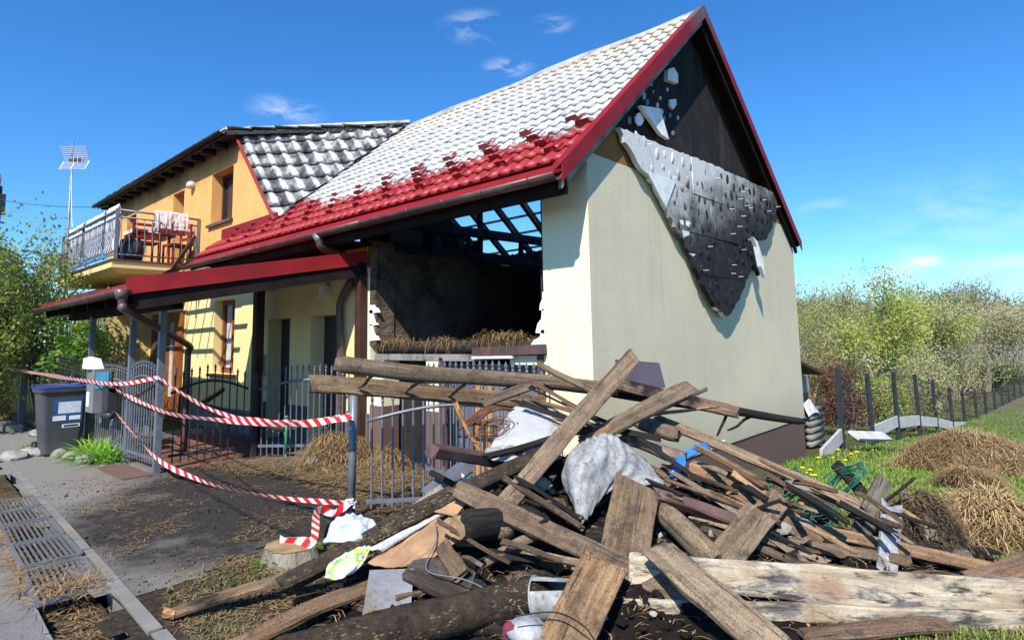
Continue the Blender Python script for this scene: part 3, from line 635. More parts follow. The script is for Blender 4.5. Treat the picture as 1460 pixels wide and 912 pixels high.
    along(6.48, rearz(6.48), YR+.02, ZR, .125, -.10, .07, .012, 'verge_trim', M['verge_red'])
    along(6.42, rearz(6.42), YR, ZR, .02, -.19, -.105, .045, 'verge_batten', M['fascia'])
    m = MB(); m.hexa([(-.15, 6.42, rearz(6.42)-.075), (.1, 6.42, rearz(6.42)-.075), (.1, YR, ZR-.075), (-.15, YR, ZR-.075), (-.15, 6.42, rearz(6.42)-.04), (.1, 6.42, rearz(6.42)-.04), (.1, YR, ZR-.04), (-.15, YR, ZR-.04)]); m.build('verge_soffit', M['fascia'], H)
    # front fascia, gutter, brackets
    m = MB(); m.hexa([(-9.0, -.50, 2.955), (.10, -.50, 2.955), (.10, -.46, 2.955), (-9.0, -.46, 2.955), (-9.0, -.52, 3.10), (.10, -.52, 3.10), (.10, -.48, 3.10), (-9.0, -.48, 3.10)]); m.build('fascia_board', M['fascia'], H)
    MB().box((-9.0, -.455, 2.97), (-3.7, .02, 3.0)).build('soffit_board', M['fascia'], H)
    m = MB(); m.bar((-9.02, -.565, 3.165), (.10, -.565, 3.165), .10, .02, (0, -.5, 1)); m.build('eave_flashing', M['red'], H)
    def halfpipe(a, b, r, n=10):
        a = Vector(a); b = Vector(b); V = []; F = []
        for p in (a, b):
            for rr in (r, r-.006):
                for k in range(n+1):
                    th = math.pi*(k/n); V.append(p+Vector((0, -math.cos(th)*rr, -math.sin(th)*rr)))
        N = n+1
        for k in range(n): F += [(k, k+1, 2*N+k+1, 2*N+k), (N+k+1, N+k, 3*N+k, 3*N+k+1), (k+1, k, N+k, N+k+1), (2*N+k, 2*N+k+1, 3*N+k+1, 3*N+k)]
        F += [(0, 2*N, 3*N, N), (n, N+n, 3*N+n, 2*N+n)]
        return V, F
    gut = None
    for (xa, xb) in ((.11, -3.02), (-3.0, -6.02), (-6.0, -9.05)):
        V, F = halfpipe((xa, -.635, 3.125), (xb, -.635, 3.115), .068); gut = mk('gutter', V, F, M['gutter'], H, smooth=True)
    for x in np.arange(-.18, -9, -.62):
        V, F = halfpipe((x, -.635, 3.124), (x-.028, -.635, 3.124), .073, 8); mk('gutter_bracket', V, F, M['gutter'], H, smooth=True)
    V, F = halfpipe((.112, -.635, 3.125), (.106, -.635, 3.125), .07); mk('gutter_end_cap', V, F, M['gutter'], H)
    return halfpipe
halfpipe = build_roof()

def build_walls():
    # gable: plinth, render coats, bare masonry behind
    def gp(poly, x0, x1, name, mat):
        b = MB(); b.prism([(x1, y, z) for y, z in poly], (x0-x1, 0, 0)); return fixn(b.build(name, mat, H))
    gp([(-.0, -.8), (6.40, -.8), (6.40, .155), (0, .155)], -.15, -.015, 'plinth', M['plinth'])
    gp([(0.0, .158), (6.40, .158), (6.40, 3.10), (5.92, 3.50), (0, 3.50), (0, .5)], -.15, 0.0, 'gable_render', M['green'])
    gp([(0.0, 3.502), (5.90, 3.502), (5.42, 3.90), (5.0, 3.86), (4.4, 3.91), (3.4, 3.87), (2.2, 3.9), (1.3, 3.87), (.42, 3.90)], -.15, -.001, 'gable_render', M['ochre'])
    gp([(.3, -.8), (6.38, -.8), (6.38, 3.2), (YR, ZR-.06), (.3, roofz(.3)-.1)], -.38, -.152, 'gable_masonry', M['soot'])
    # front strip beside the opening
    MB().box((-.60, -.003, -.3), (-.004, .30, 3.52)).build('front_wall', M['cream'], H)
    MB().box((-.66, .05, 1.45), (-.603, .13, 3.12)).build('corner_post', M['char'], H)
    MB().box((-.68, .05, 1.45), (-.61, .12, 2.35)).build('door_post', M['brown_post'], H)
    # front wall left of the opening
    def fw(x0, x1, z0, z1, mat, y0=0.0, y1=.28, name='front_wall'): return MB().box((x0, y0, z0), (x1, y1, z1)).build(name, mat, H)
    openings = [(-6.78, -6.02, 0, 2.03), (-5.36, -4.58, 0, 2.03), (-9.1, -8.15, 1.05, 2.48)]
    xs = [-10.5, -9.1, -8.15, -6.78, -6.02, -5.36, -4.58, -3.98]
    for a, b in zip(xs[:-1], xs[1:]):
        hit = [o for o in openings if abs(o[0]-a) < .01]
        m_ = M['porch']
        if hit:
            fw(a, b, hit[0][3], 2.66, m_)
            if hit[0][2] > 0: fw(a, b, 0, hit[0][2], m_)
        else: fw(a, b, 0, 2.66, m_)
    fw(-10.5, -3.82, 2.663, 3.06, M['orange_low'])
    fw(-3.978, -3.74, 0, 2.66, M['cream'])
    fw(-3.76, -3.60, 1.55, 3.02, M['charstone'], -.002, .3)
    # torn white insulation along the burnt edge
    for (z0, z1) in ((1.62, 1.85), (1.83, 2.05), (2.0, 2.12)):
        V = []; n = 6
        b = MB(); p = [(-3.74, z0), (-3.60+U(-.03, .06), z0+.01), (-3.62+U(-.04, .05), (z0+z1)/2), (-3.66+U(-.03, .03), z1), (-3.75, z1)]
        b.prism([(q[0], -.02, q[1]) for q in p], (0, .05, 0)); fixn(b.build('torn_insulation', M['foam'], H))
    for (z0, z1, w) in ((1.52, 1.7, .2), (1.66, 1.92, .12), (1.9, 2.1, .06)):
        b = MB(); p = [(-.60, z0), (-.60-w, z0+.01), (-.60-w*.75, z0+(z1-z0)*.4), (-.60-w*.3, z0+(z1-z0)*.6), (-.6-w*.2, z1), (-.60, z1)]
        b.prism([(q[0], -.01, q[1]) for q in p], (0, .05, 0)); fixn(b.build('torn_insulation', M['foam'], H))
    # interior: charred partition, rear wall, floor plates and tie beams
    V = []; F = []; n = 40
    for i in range(n+1):
        y = lerp(.05, 6.2, i/n); zt = 2.92+.10*mnoise.noise(Vector((y*1.3, 1, 2)))+.06*mnoise.noise(Vector((y*5, 1, 2)))-(.12 if 3 < y < 4.2 else 0)
        V += [(-3.62, y, -.3), (-3.62, y, zt), (-3.9, y, zt), (-3.9, y, -.3)]
    for i in range(n):
        q = 4*i; F += [(q, q+1, q+5, q+4)[::-1], (q+1, q+2, q+6, q+5)[::-1], (q+2, q+3, q+7, q+6)[::-1]]
    mk('partition_wall', V, F, M['charstone'], H)
    MB().box((-10.4, 6.15, -1.2), (-.4, 6.4, 3.05)).build('rear_wall', M['soot'], H)
    MB().box((-10.7, .29, -1.2), (-10.45, 6.4, 3.4)).build('end_wall', M['soot'], H)
    MB().box((-10.4, .3, 2.70), (-3.95, 6.1, 2.78)).build('attic_floor', M['char'], H)
    for a, b, w in (((-3.7, .1, 3.34), (-3.7, 6.1, 3.5), .14), ((-3.78, .4, 2.99), (-3.7, 5.9, 3.03), .15), ((-5.4, .2, 3.1), (-5.4, 6.1, 3.12), .16), ((-1.9, 2.9, 3.18), (-1.9, 6.15, 3.12), .15), ((-7.0, .3, 3.1), (-7.0, 6.1, 3.1), .16), ((-3.9, 4.3, 3.3), (-.5, 4.3, 3.35), .14)):
        MB().bar(a, b, w*.8, w).build('tie_beam', M['char'], H)
    for (x, y, z0, z1) in ((-3.75, 2.2, 3.05, 5.4), (-3.75, 4.4, 3.0, 4.7), (-5.4, 2.6, 3.1, 5.9), (-3.72, 1.1, 3.0, 3.35), (-3.72, 3.2, 3.0, 3.4)):
        MB().bar((x, y, z0), (x+.03, y, z1), .07, .07, (0, 1, 0)).build('strut', M['char'], H)
    MB().bar((-3.8, 1.0, 3.3), (-3.8, 3.6, 5.3), .06, .1).build('strut', M['char'], H)
    for k in range(7):
        y = 1.3+k*.17; MB().box((-4.05, y, 3.05), (-4.03, y+.09, 3.4-U(0, .1))).build('charred_board', M['grey_wood'] if k % 3 == 1 else M['char'], H)
    MB().box((-4.08, .55, 2.95), (-4.05, 1.2, 3.36)).build('wall_panel', M['boxgrey'], H)
    b = MB(); b.prism([(-4.12, .1, 2.8), (-4.12, 1.5, 2.8), (-4.12, 1.5, 3.5), (-4.12, 1.1, 3.9), (-4.12, .8, roofz(.8)-.15), (-4.12, .1, roofz(.1)-.15)], (-.05, 0, 0)); fixn(b.build('attic_partition', M['char'], H))
    # sill beams across the burnt opening and the low front below it
    zt = 1.56
    MB().box((-3.62, -.02, 1.36), (-1.5, .28, 1.44)).build('lintel', M['grey_wood'], H)
    MB().tube([(-3.6, .08, 1.5), (-2.6, .06, 1.53), (-1.2, .07, 1.52), (-.68, .08, 1.55)], [.07, .085, .08, .065], 10).build('sill_beam', M['bark'], H, True)
    MB().bar((-1.62, -.05, 1.47), (-.565, -.05, 1.50), .06, .10).build('brown_sill', M['paint_brown'], H)
    MB().bar((-1.62, -.062, 1.405), (-1.0, -.062, 1.415), .05, .028).build('sill_strip', M['foam'], H)
    MB().box((-1.1, .0, 1.33), (-.6, .25, 1.43)).build('front_wall', M['cream'], H)
    for (x0, x1) in ((-3.72, -3.42), (-2.52, -2.28)):
        MB().box((x0, -.012, .74), (x1, .26, 1.36)).build('pillar', M['cream'], H); MB().box((x0-.004, -.016, -.1), (x1+.004, .25, .738)).build('pillar_base', M['plinth'], H)
    MB().box((-2.27, -.02, -.05), (-2.20, .1, 1.40)).build('door_frame', M['paint_brown'], H); MB().box((-.70, -.02, -.05), (-.62, .1, 1.46)).build('door_frame', M['paint_brown'], H)
    MB().box((-3.6, .30, -.1), (-.6, .34, 1.4)).build('store_back_wall', M['soot'], H)
    for k in range(5):
        x = -2.18+k*.30; MB().box((x, .20+.01*(k % 2), 0), (x+.285, .235, 1.32)).build('store_door_board', (M['slate'], M['ragwood'], M['boxgrey'], M['slate'], M['boxgrey'])[k], H)
build_walls()

def build_fold():
    # insulation of the upper gable, peeled off and folded down against the wall, its glued back outward
    D = empty('peeled_insulation', (.05, 3, 1.8), 'smoke-blackened foam insulation hanging upside down off the gable wall', 'insulation')
    XF = .10
    outl = [(885, 182), (905, 190), (960, 212), (1010, 232), (1060, 253), (1106, 274), (1112, 292), (1103, 318), (1093, 341), (1080, 340), (1068, 338), (1075, 345), (1082, 372), (1084, 392), (1074, 378), (1066, 396), (1052, 425), (1040, 447), (1033, 453), (1015, 432), (1000, 405), (988, 372), (976, 345), (962, 322), (950, 292), (936, 262), (923, 246), (915, 240), (905, 222), (893, 200)]
    P = [on(px, py, 0, XF) for px, py in outl]; P = [(p.y, p.z) for p in P]
    # roughen
    Q = []
    for i in range(len(P)):
        a, b = P[i], P[(i+1) % len(P)]; n = max(1, int(math.hypot(b[0]-a[0], b[1]-a[1])/.07))
        for k in range(n):
            t = k/n; j = .022 if i > 4 else .012; Q.append((lerp(a[0], b[0], t)+U(-j, j), lerp(a[1], b[1], t)+U(-j, j)))
    def clip(poly, ax, val, keep_less):
        out = []
        for i in range(len(poly)):
            a, b = poly[i-1], poly[i]; ia = (a[ax] <= val) == keep_less; ib = (b[ax] <= val) == keep_less
            if ia != ib:
                t = (val-a[ax])/(b[ax]-a[ax]) if abs(b[ax]-a[ax]) > 1e-9 else 0; out.append((lerp(a[0], b[0], t), lerp(a[1], b[1], t)))
            if ib: out.append(b)
        return out
    def off(y, z):          # stand-off from the wall grows towards the loose tip, slight buckling
        return .015+.045*max(0, (3.9-z)/2.1)+.02*mnoise.noise(Vector((y*1.1, z*1.1, 3)))+.015
    zl = [4.3, 3.42, 2.90, 2.38, 1.5]
    for r in range(4):
        za, zb = zl[r+1], zl[r]; ofs = (.0, .5, .2, .6)[r]
        ye = [0.0]+[ofs+.2+k*1.02 for k in range(7)]
        for k in range(len(ye)-1):
            c = Q
            for ax, v, kl in ((0, ye[k]+.004, False), (0, ye[k+1]-.004, True), (1, za+.004, False), (1, zb-.004, True)):
                c = clip(c, ax, v, kl)
                if len(c) < 3: break
            if len(c) < 3: continue
            g = U(-.008, .012); n = len(c)
            fr = [(off(y, z)+.05+g, y, z) for y, z in c]; bk = [(off(y, z)+g-.012, y, z) for y, z in c]
            V = fr+bk; F = [tuple(range(n)), tuple(reversed(range(n, 2*n)))]+[(i, n+i, n+(i+1) % n, (i+1) % n) for i in range(n)]
            o = mk('insulation_board', V, F, None, D, mats=[M['foamback'], M['foam']], mi=[0, 1]+[1 if mnoise.noise(Vector((c[i][0]*1.7, c[i][1]*1.7, 2))) > .1 and min(abs(c[i][0]-ye[k]), abs(c[i][0]-ye[k+1]), abs(c[i][1]-za), abs(c[i][1]-zb)) > .012 else 0 for i in range(n)]); fixn(o)
    # glue dabs and anchors
    dm = None; rowz = 3.78
    while rowz > 1.95:
        y = .5+U(0, .15)
        while y < 5.9:
            yy = y+U(-.05, .05); zz = rowz+U(-.05, .05)
            if inpoly(yy, zz, P) and inpoly(yy-.07, zz, P) and inpoly(yy+.07, zz, P):
                if dm is None:
                    b = MB(); nn = 9
                    rings = [(0, .030), (.035, .024), (.052, .010), (.058, -.02)]
                    for rr, h in rings[1:]:
                        pass
                    pts = [(h, 0, 0) for _, h in rings]
                    b.tube([Vector((-.02, 0, 0)), Vector((.008, 0, 0)), Vector((.022, 0, 0)), Vector((.028, 0, 0))], [.058, .055, .035, .004], nn, False)
                    dm = bpy.data.meshes.new('glue_dab'); dm.from_pydata(b.v, [], b.f); dm.materials.append(M['glue']); dm.polygons.foreach_set('use_smooth', [True]*len(dm.polygons))
                o = link('glue_dab', dm, D, (off(yy, zz)+.05, yy, zz)); o.scale = (U(.3, .9), U(.45, .95), U(.7, 1.6)); o.rotation_euler = (U(-.4, .4), 0, 0)
                if random.random() < .2: MB().bar((off(yy, zz)+.045, yy+.04, zz-.02), (off(yy, zz)+.125, yy+.05, zz-.025), .005, .005).build('anchor', M['white'], D)
            y += .225
        rowz -= .19
    # curled paper-white flap and pale scraps
    for poly, nm in (([(925, 246), (965, 258), (951, 296)], 'torn_corner'), ([(970, 313), (985, 315), (984, 335), (976, 338)], 'torn_corner'), ([(985, 361), (998, 363), (993, 370)], 'torn_corner')):
        pp = [on(px, py, 0, .115) for px, py in poly]; b = MB(); b.prism([(p.x-.03, p.y, p.z) for p in pp], (.02, 0, 0)); fixn(b.build(nm, M['foam'], D))
    fl = [on(px, py, 0, .2) for px, py in ((1069, 338), (1075, 345), (1083, 370), (1086, 396), (1080, 380), (1074, 352))]
    b = MB(); b.prism(fl, (.05, .01, 0)); fixn(b.build('torn_flap', M['foam'], D))
    # scraps of foam still stuck on the blackened masonry
    def scrap(pts, th, lab, x=-.15):
        pp = [on(px, py, 0, x) for px, py in pts]; b = MB(); b.prism(pp, (th, 0, 0)); o = fixn(b.build('foam_scrap', M['foam'])); tag(o, lab, 'foam scrap'); return o
    scrap([(947, 101), (955, 98), (961, 108), (961, 121), (946, 116)], .06, 'small white foam block stuck high on the sooty gable')
    scrap([(953, 143), (961, 142), (962, 150), (957, 157), (953, 152)], .03, 'shield-shaped white foam scrap on the sooty gable masonry')
    scrap([(908, 152), (936, 156), (949, 200), (938, 193)], .05, 'large tapering white foam scrap beside the gable verge', -.10)
    scrap([(904, 168), (907, 162), (911, 161), (915, 167), (916, 173), (913, 179), (909, 180), (905, 175)], .02, 'round white foam patch below the gable verge', -.13)
    k = 0
    for px, py, s in ((918, 137, 5), (922, 146, 5), (937, 150, 4), (931, 131, 3), (943, 160, 4), (897, 172, 5), (928, 120, 3), (946, 170, 4), (941, 140, 3), (955, 165, 3), (966, 168, 3), (959, 190, 4), (951, 128, 3)):
        n = 8; pts = [on(px+s*.55*math.cos(6.283*i/n)*U(.8, 1.2), py+s*math.sin(6.283*i/n)*U(.8, 1.3), 0, -.15) for i in range(n)]
        b = MB(); b.prism(pts, (.008, 0, 0)); fixn(b.build('glue_patch', M['boxgrey'] if k % 2 else M['concboard'], H)); k += 1
build_fold()
# ------------------------------------------------------------------ dormer, balcony (parts of the house)
YD = .16
A_ = Vector((-8.75, YD-.02, 5.93)); B_ = Vector((-6.50, YR, 6.17)); C_ = Vector((-6.94, YD-.02, 3.83))
def side_mat(nrm):
    # soot left in the pans, ash-white rolls between them
    m = nrm.cross(C_-A_).normalized(); k = (B_-A_).length/(B_-A_).dot(m)/.30
    s = NT('sooty_roll_sheet'); p = s.pos(); x, y, z = s.sep(p)
    ph = s.math('ADD', s.math('ADD', s.math('MULTIPLY', x, m.x*k), s.math('MULTIPLY', y, m.y*k)), s.math('ADD', s.math('MULTIPLY', z, m.z*k), 100-A_.dot(m)*k))
    u = s.math('ABSOLUTE', s.math('SUBTRACT', s.math('FRACT', ph), .5)); n1 = s.noise(s.pos((2.2, 2.2, .7)), 1.7, 6, .65); n2 = s.noise(p, 9, 5, .65)
    roll = s.ramp(n1, [(.32, (.22, .22, .225)), (.45, (.46, .465, .47)), (.65, (.62, .62, .615))]); pan = s.ramp(n1, [(.36, (.03, .03, .033)), (.5, (.12, .12, .125)), (.62, (.36, .36, .36)), (.75, (.5, .5, .49))])
    c = s.mix(s.mr(s.math('ADD', u, s.math('MULTIPLY', s.math('SUBTRACT', n2, .5), .18)), .12, .24), roll, pan); c = s.mix(s.mr(n2, .56, .76), c, (.20, .19, .185)); s.bump(n2, .06, .01)
    return s.fin(c, .6, .05, .3)
def build_dormer():
    mo = M['orange']; y0, y1 = YD, YD+.40; zb, zt = 3.3, 5.90
    def bx(x0, x1, z0, z1, m=mo, ya=y0, yb=y1, name='dormer_wall'): return MB().box((x0, ya, z0), (x1, yb, z1)).build(name, m, H)
    xs = [(-17.3, -15.7, None), (-15.7, -14.9, (3.3, 5.2)), (-14.9, -12.15, None), (-12.15, -11.45, (3.3, 5.22)), (-11.45, -9.87, None), (-9.87, -8.80, (4.15, 5.26))]
    for a, b, o in xs:
        if o is None: bx(a, b, zb, zt)
        else:
            bx(a, b, o[1], zt)
            if o[0] > zb: bx(a, b, zb, o[0])
    # sloping right end
    b = MB(); b.prism([(-8.80, y0, zb), (-6.75, y0, zb), (-6.96, y0, 3.80), (-8.80, y0, 5.88)], (0, .4, 0)); fixn(b.build('dormer_wall', mo, H))
    # openings: window, niche, balcony door
    w = empty_part('window', H)
    MB().box((-9.87, YD+.27, 4.15), (-8.80, YD+.30, 5.26)).build('pane', M['glass'], w)
    for lo, hi in (((-9.87, YD+.22, 4.15), (-9.80, YD+.268, 5.26)), ((-8.87, YD+.22, 4.15), (-8.80, YD+.268, 5.26)), ((-9.80, YD+.22, 5.19), (-8.87, YD+.268, 5.26)), ((-9.80, YD+.22, 4.15), (-8.87, YD+.268, 4.22)), ((-9.36, YD+.225, 4.22), (-9.31, YD+.268, 5.19))):
        MB().box(lo, hi).build('window_frame', M['brown_post'], w)
    MB().box((-9.95, YD-.07, 4.09), (-8.75, YD+.21, 4.148)).build('window_sill', M['gutter'], w)
    MB().box((-12.15, YD+.30, 3.3), (-11.45, YD+.38, 5.22)).build('niche_door', M['doorwood'], H)
    MB().box((-15.7, YD+.25, 3.3), (-14.9, YD+.3, 5.2)).build('balcony_door', M['brown_post'], H)
    MB().box((-15.55, YD+.235, 3.6), (-15.05, YD+.249, 5.05)).build('balcony_door_pane', M['glass'], H)
    MB().lathe((-10.9, YD-.05, 5.15), [(.03, -.02), (.10, 0), (.115, .06), (.09, .13), (.03, .16)], 14).build('wall_lamp', M['globe'], H, True)
    # shed roof over the dormer with scorched overhang
    e0 = Vector((-17.45, -.13, 5.80)); e1 = Vector((-8.5, -.13, 5.84)); r0 = Vector((-17.45, YR, 6.13)); r1 = Vector((-6.5, YR, 6.16))
    m = MB(); dn = Vector((0, 0, -.09)); m.hexa([e0+dn, e1+dn, r1+dn, r0+dn, e0, e1, r1, r0]); m.build('dormer_roof_boarding', M['char'], H)
    n = 8; tile_rows([(e0.lerp(r0, i/n)+Vector((0, 0, .02)), e1.lerp(r1, i/n)+Vector((.06, 0, .02))) for i in range(n+1)], (0, -.12, 1), M['zinc'], 'roof_sheet', H, amp=.016, step=.03, jit=.02, seed=90)
    for x in np.arange(-17.2, -8.7, .62):
        MB().bar((x, -.12, 5.68), (x, .5, 5.74), .09, .10).build('rafter_end', M['char'], H)
    MB().bar((-17.4, -.16, 5.74), (-8.5, -.16, 5.78), .03, .13).build('scorched_fascia', M['char'], H)
    V, F = halfpipe((-8.45, -.235, 5.80), (-17.5, -.235, 5.76), .065); mk('gutter', V, F, M['black_gutter'], H, smooth=True)
    for x in np.arange(-8.7, -17.4, -.5):
        V, F = halfpipe((x, -.235, 5.80), (x-.03, -.235, 5.80), .075, 8); mk('gutter_bracket', V, F, M['black_gutter'], H, smooth=True)
    for k in range(14):     # loose lumps of burnt sheet along the eave line
        x = U(-17, -9); MB().bar((x, -.12+U(-.03, .1), 5.88), (x+U(.1, .3), -.1, 5.90+U(0, .03)), .12, .02).build('burnt_flake', random.choice([M['char'], M['zinc'], M['ridge']]), H)
    # side slope in metal tile
    nrm = (B_-A_).cross(C_-A_).normalized()
    if nrm.x < 0: nrm = -nrm
    n = 7; tile_rows([(C_.lerp(A_, i/n), C_.lerp(B_, i/n)) if i else (C_, C_+(B_-A_).normalized()*.05) for i in range(n+1)], nrm, side_mat(nrm), 'roof_sheet', H, per=.30, amp=.028, step=.04, jit=.003, seed=33, rel=True)
    b = MB(); b.prism([A_-nrm*.03, B_-nrm*.03, C_-nrm*.03], -nrm*.05); fixn(b.build('side_boarding', M['char'], H))
    MB().bar(A_+Vector((-.1, -.02, .06)), B_+Vector((.1, 0, .05)), .16, .05).build('ridge_cap', M['ridge'], H)
    MB().bar(A_+Vector((-.02, -.02, .0)), C_+Vector((.05, -.02, -.05)), .05, .17, nrm).build('verge_trim', M['red'], H)
    # valley gutter and flashing under the dormer wall
    MB().bar(C_+nrm*.0+Vector((.03, 0, .01)), B_+Vector((.05, 0, 0)), .10, .02, (0, -SL, 1)).build('valley_strip', M['char'], H)
    MB().box((-9.25, YD-.018, 3.70), (-6.85, YD-.001, 3.97)).build('wall_flashing', M['red'], H)
    MB().box((-9.9, YD-.016, 3.42), (-9.252, YD-.002, 3.62)).build('wall_flashing', M['red'], H)
def empty_part(name, parent, loc=None):
    """a part carried by its first mesh: returns an Empty child"""
    o = bpy.data.objects.new(name, None); COL.objects.link(o); ORG[o] = ORG[parent].copy(); o.parent = parent; o.empty_display_size = .1; return o
build_dormer()

def build_balcony():
    xa, xb, yf = -15.0, -10.35, -1.5
    b = MB(); b.box((xa, yf, 3.17), (xb, .16, 3.30)); b.build('balcony_slab', M['yellow'], H)
    b = MB(); b.box((xa-.03, yf-.03, 3.302), (xb+.03, .14, 3.335)); b.build('balcony_edge', M['gutter'], H)
    b = MB(); b.hexa([(xa+.1, yf+.15, 3.08), (xb-.15, yf+.15, 3.08), (xb-.15, -.02, 3.08), (xa+.1, -.02, 3.08), (xa+.02, yf+.02, 3.168), (xb-.02, yf+.02, 3.168), (xb-.02, -.02, 3.168), (xa+.02, -.02, 3.168)]); b.build('balcony_underside', M['yellow'], H)
    # ground floor below
    MB().box((-15.0, -1.05, -.1), (-12.75, .0, 2.945)).build('ground_floor_wall', M['yellow'], H)
    MB().box((-17.3, -.02, -.1), (-10.52, .28, 3.298)).build('ground_floor_wall', M['yellow'], H)
    MB().box((-12.6, -.045, .0), (-11.75, -.022, 2.35)).build('window_frame', M['doorwood'], H); MB().box((-12.5, -.052, .9), (-11.85, -.046, 2.2)).build('pane', M['glass'], H)
    d = empty_part('front_door', H)
    MB().box((-11.65, -.07, 0), (-10.6, -.024, 2.35)).build('door_leaf', M['doorwood'], d)
    MB().box((-11.22, -.085, .5), (-11.05, -.072, 2.1)).build('door_glass', M['curtain'], d)
    MB().bar((-10.78, -.10, 1.0), (-10.78, -.10, 1.15), .03, .03, (0, 1, 0)).build('door_handle', M['galv'], d)
    # ground-floor window in the bay, door leaves in the carport
    w = empty_part('window', H)
    MB().box((-9.1, .24, 1.05), (-8.15, .27, 2.48)).build('pane', M['glass'], w); MB().box((-9.0, .215, 1.15), (-8.7, .238, 2.4)).build('curtain', M['curtain'], w)
    for lo, hi in (((-9.1, .16, 1.05), (-9.02, .212, 2.48)), ((-8.23, .16, 1.05), (-8.15, .212, 2.48)), ((-9.02, .16, 2.4), (-8.23, .212, 2.48)), ((-9.02, .16, 1.05), (-8.23, .212, 1.13)), ((-8.66, .165, 1.13), (-8.6, .212, 2.4))):
        MB().box(lo, hi).build('window_frame', M['doorwood'], w)
    MB().box((-9.2, -.08, .99), (-8.05, .16, 1.048)).build('window_sill', M['gutter'], w)
    for a, b in ((-6.78, -6.02), (-5.36, -4.58)): MB().box((a, .24, 0), (b, .275, 2.03)).build('door_leaf', M['boxdark'], H)
    MB().box((-10.5, -.03, 0), (-7.1, -.002, .42)).build('plinth', M['concrete'], H); MB().box((-7.0, -.03, 0), (-6.8, -.002, .62)).build('plinth', M['bluebase'], H)
    MB().box((-6.0, -.03, 0), (-5.38, -.002, .62)).build('plinth', M['bluebase'], H); MB().box((-4.56, -.03, 0), (-3.75, -.002, .62)).build('plinth', M['bluebase'], H)
    MB().box((-7.0, -.08, 1.05), (-6.85, -.002, 1.42)).build('letter_panel', M['concboard'], H)
    # railing with bellied balusters
    def rail(a, b, nb, name='railing'):
        a = Vector(a); b = Vector(b); e = empty_part(name, H); out = Vector((b-a).cross(Vector((0, 0, 1)))).normalized()
        for z, r in ((1.02, .022), (.88, .016), (.12, .016)): MB().tube([a+Vector((0, 0, z)), b+Vector((0, 0, z))], r, 8).build('rail', M['fence'], e, True)
        base = None
        for i in range(nb):
            p = a.lerp(b, (i+.5)/nb)
            pts = [p+Vector((0, 0, .12)), p+out*.05+Vector((0, 0, .2)), p+out*.075+Vector((0, 0, .32)), p+out*.04+Vector((0, 0, .5)), p+Vector((0, 0, .68)), p+Vector((0, 0, .88))]
            MB().tube(pts, .009, 5).build('baluster', M['fence'], e, True)
        for p in (a, b): MB().bar(p, p+Vector((0, 0, 1.04)), .05, .05, (0, 1, 0)).build('railing_post', M['fence'], e)
    rail((-14.9, -1.42, 3.33), (-10.45, -1.42, 3.33), 36); rail((-10.42, -1.42, 3.33), (-10.42, .12, 3.33), 11)
build_balcony()
def cloth(name, grid, mat, lab=None, cat=None, parent=None, thick=.012, fold=.02, seed=0, group=None):
    """grid of control points (rows of Vectors) -> draped sheet with folds and thickness"""
    R = len(grid); Cn = len(grid[0]); nu, nv = 10*(Cn-1), 10*(R-1); V = []; F = []
    rows = [bez(r, 10) for r in grid]; cols = [bez([rows[i][k] for i in range(R)], 10) for k in range(len(rows[0]))]
    nu, nv = len(cols), len(cols[0])
    P = [[cols[i][j] for i in range(nu)] for j in range(nv)]
    nr = []
    for j in range(nv):
        for i in range(nu):
            du = P[j][min(i+1, nu-1)]-P[j][max(i-1, 0)]; dv = P[min(j+1, nv-1)][i]-P[max(j-1, 0)][i]; n = du.cross(dv); n = n.normalized() if n.length > 1e-9 else Vector((0, 0, 1))
            q = P[j][i]; f = fold*(1.6*(.45-abs(mnoise.noise(Vector((i*.26+seed, j*.05, seed)))))+.5*mnoise.noise(Vector((i*.5+seed, j*.12, seed+2)))+.45*mnoise.noise(Vector((i*.2, j*.3, seed+5)))+.16*mnoise.noise(Vector((i*.9, j*.8, seed+9)))); V.append(q+n*f); nr.append(n)
    b = len(V); V += [V[k]-nr[k]*thick for k in range(b)]
    for j in range(nv-1):
        for i in range(nu-1):
            q = j*nu+i; F += [(q, q+1, q+nu+1, q+nu), (b+q, b+q+nu, b+q+nu+1, b+q+1)]
    for i in range(nu-1): F += [(i, b+i, b+i+1, i+1), ((nv-1)*nu+i, (nv-1)*nu+i+1, b+(nv-1)*nu+i+1, b+(nv-1)*nu+i)]
    for j in range(nv-1): F += [(j*nu, (j+1)*nu, b+(j+1)*nu, b+j*nu), (j*nu+nu-1, b+j*nu+nu-1, b+(j+1)*nu+nu-1, (j+1)*nu+nu-1)]
    o = mk(name, V, F, mat, parent, smooth=True); fixn(o)
    return tag(o, lab, cat, group) if lab else o
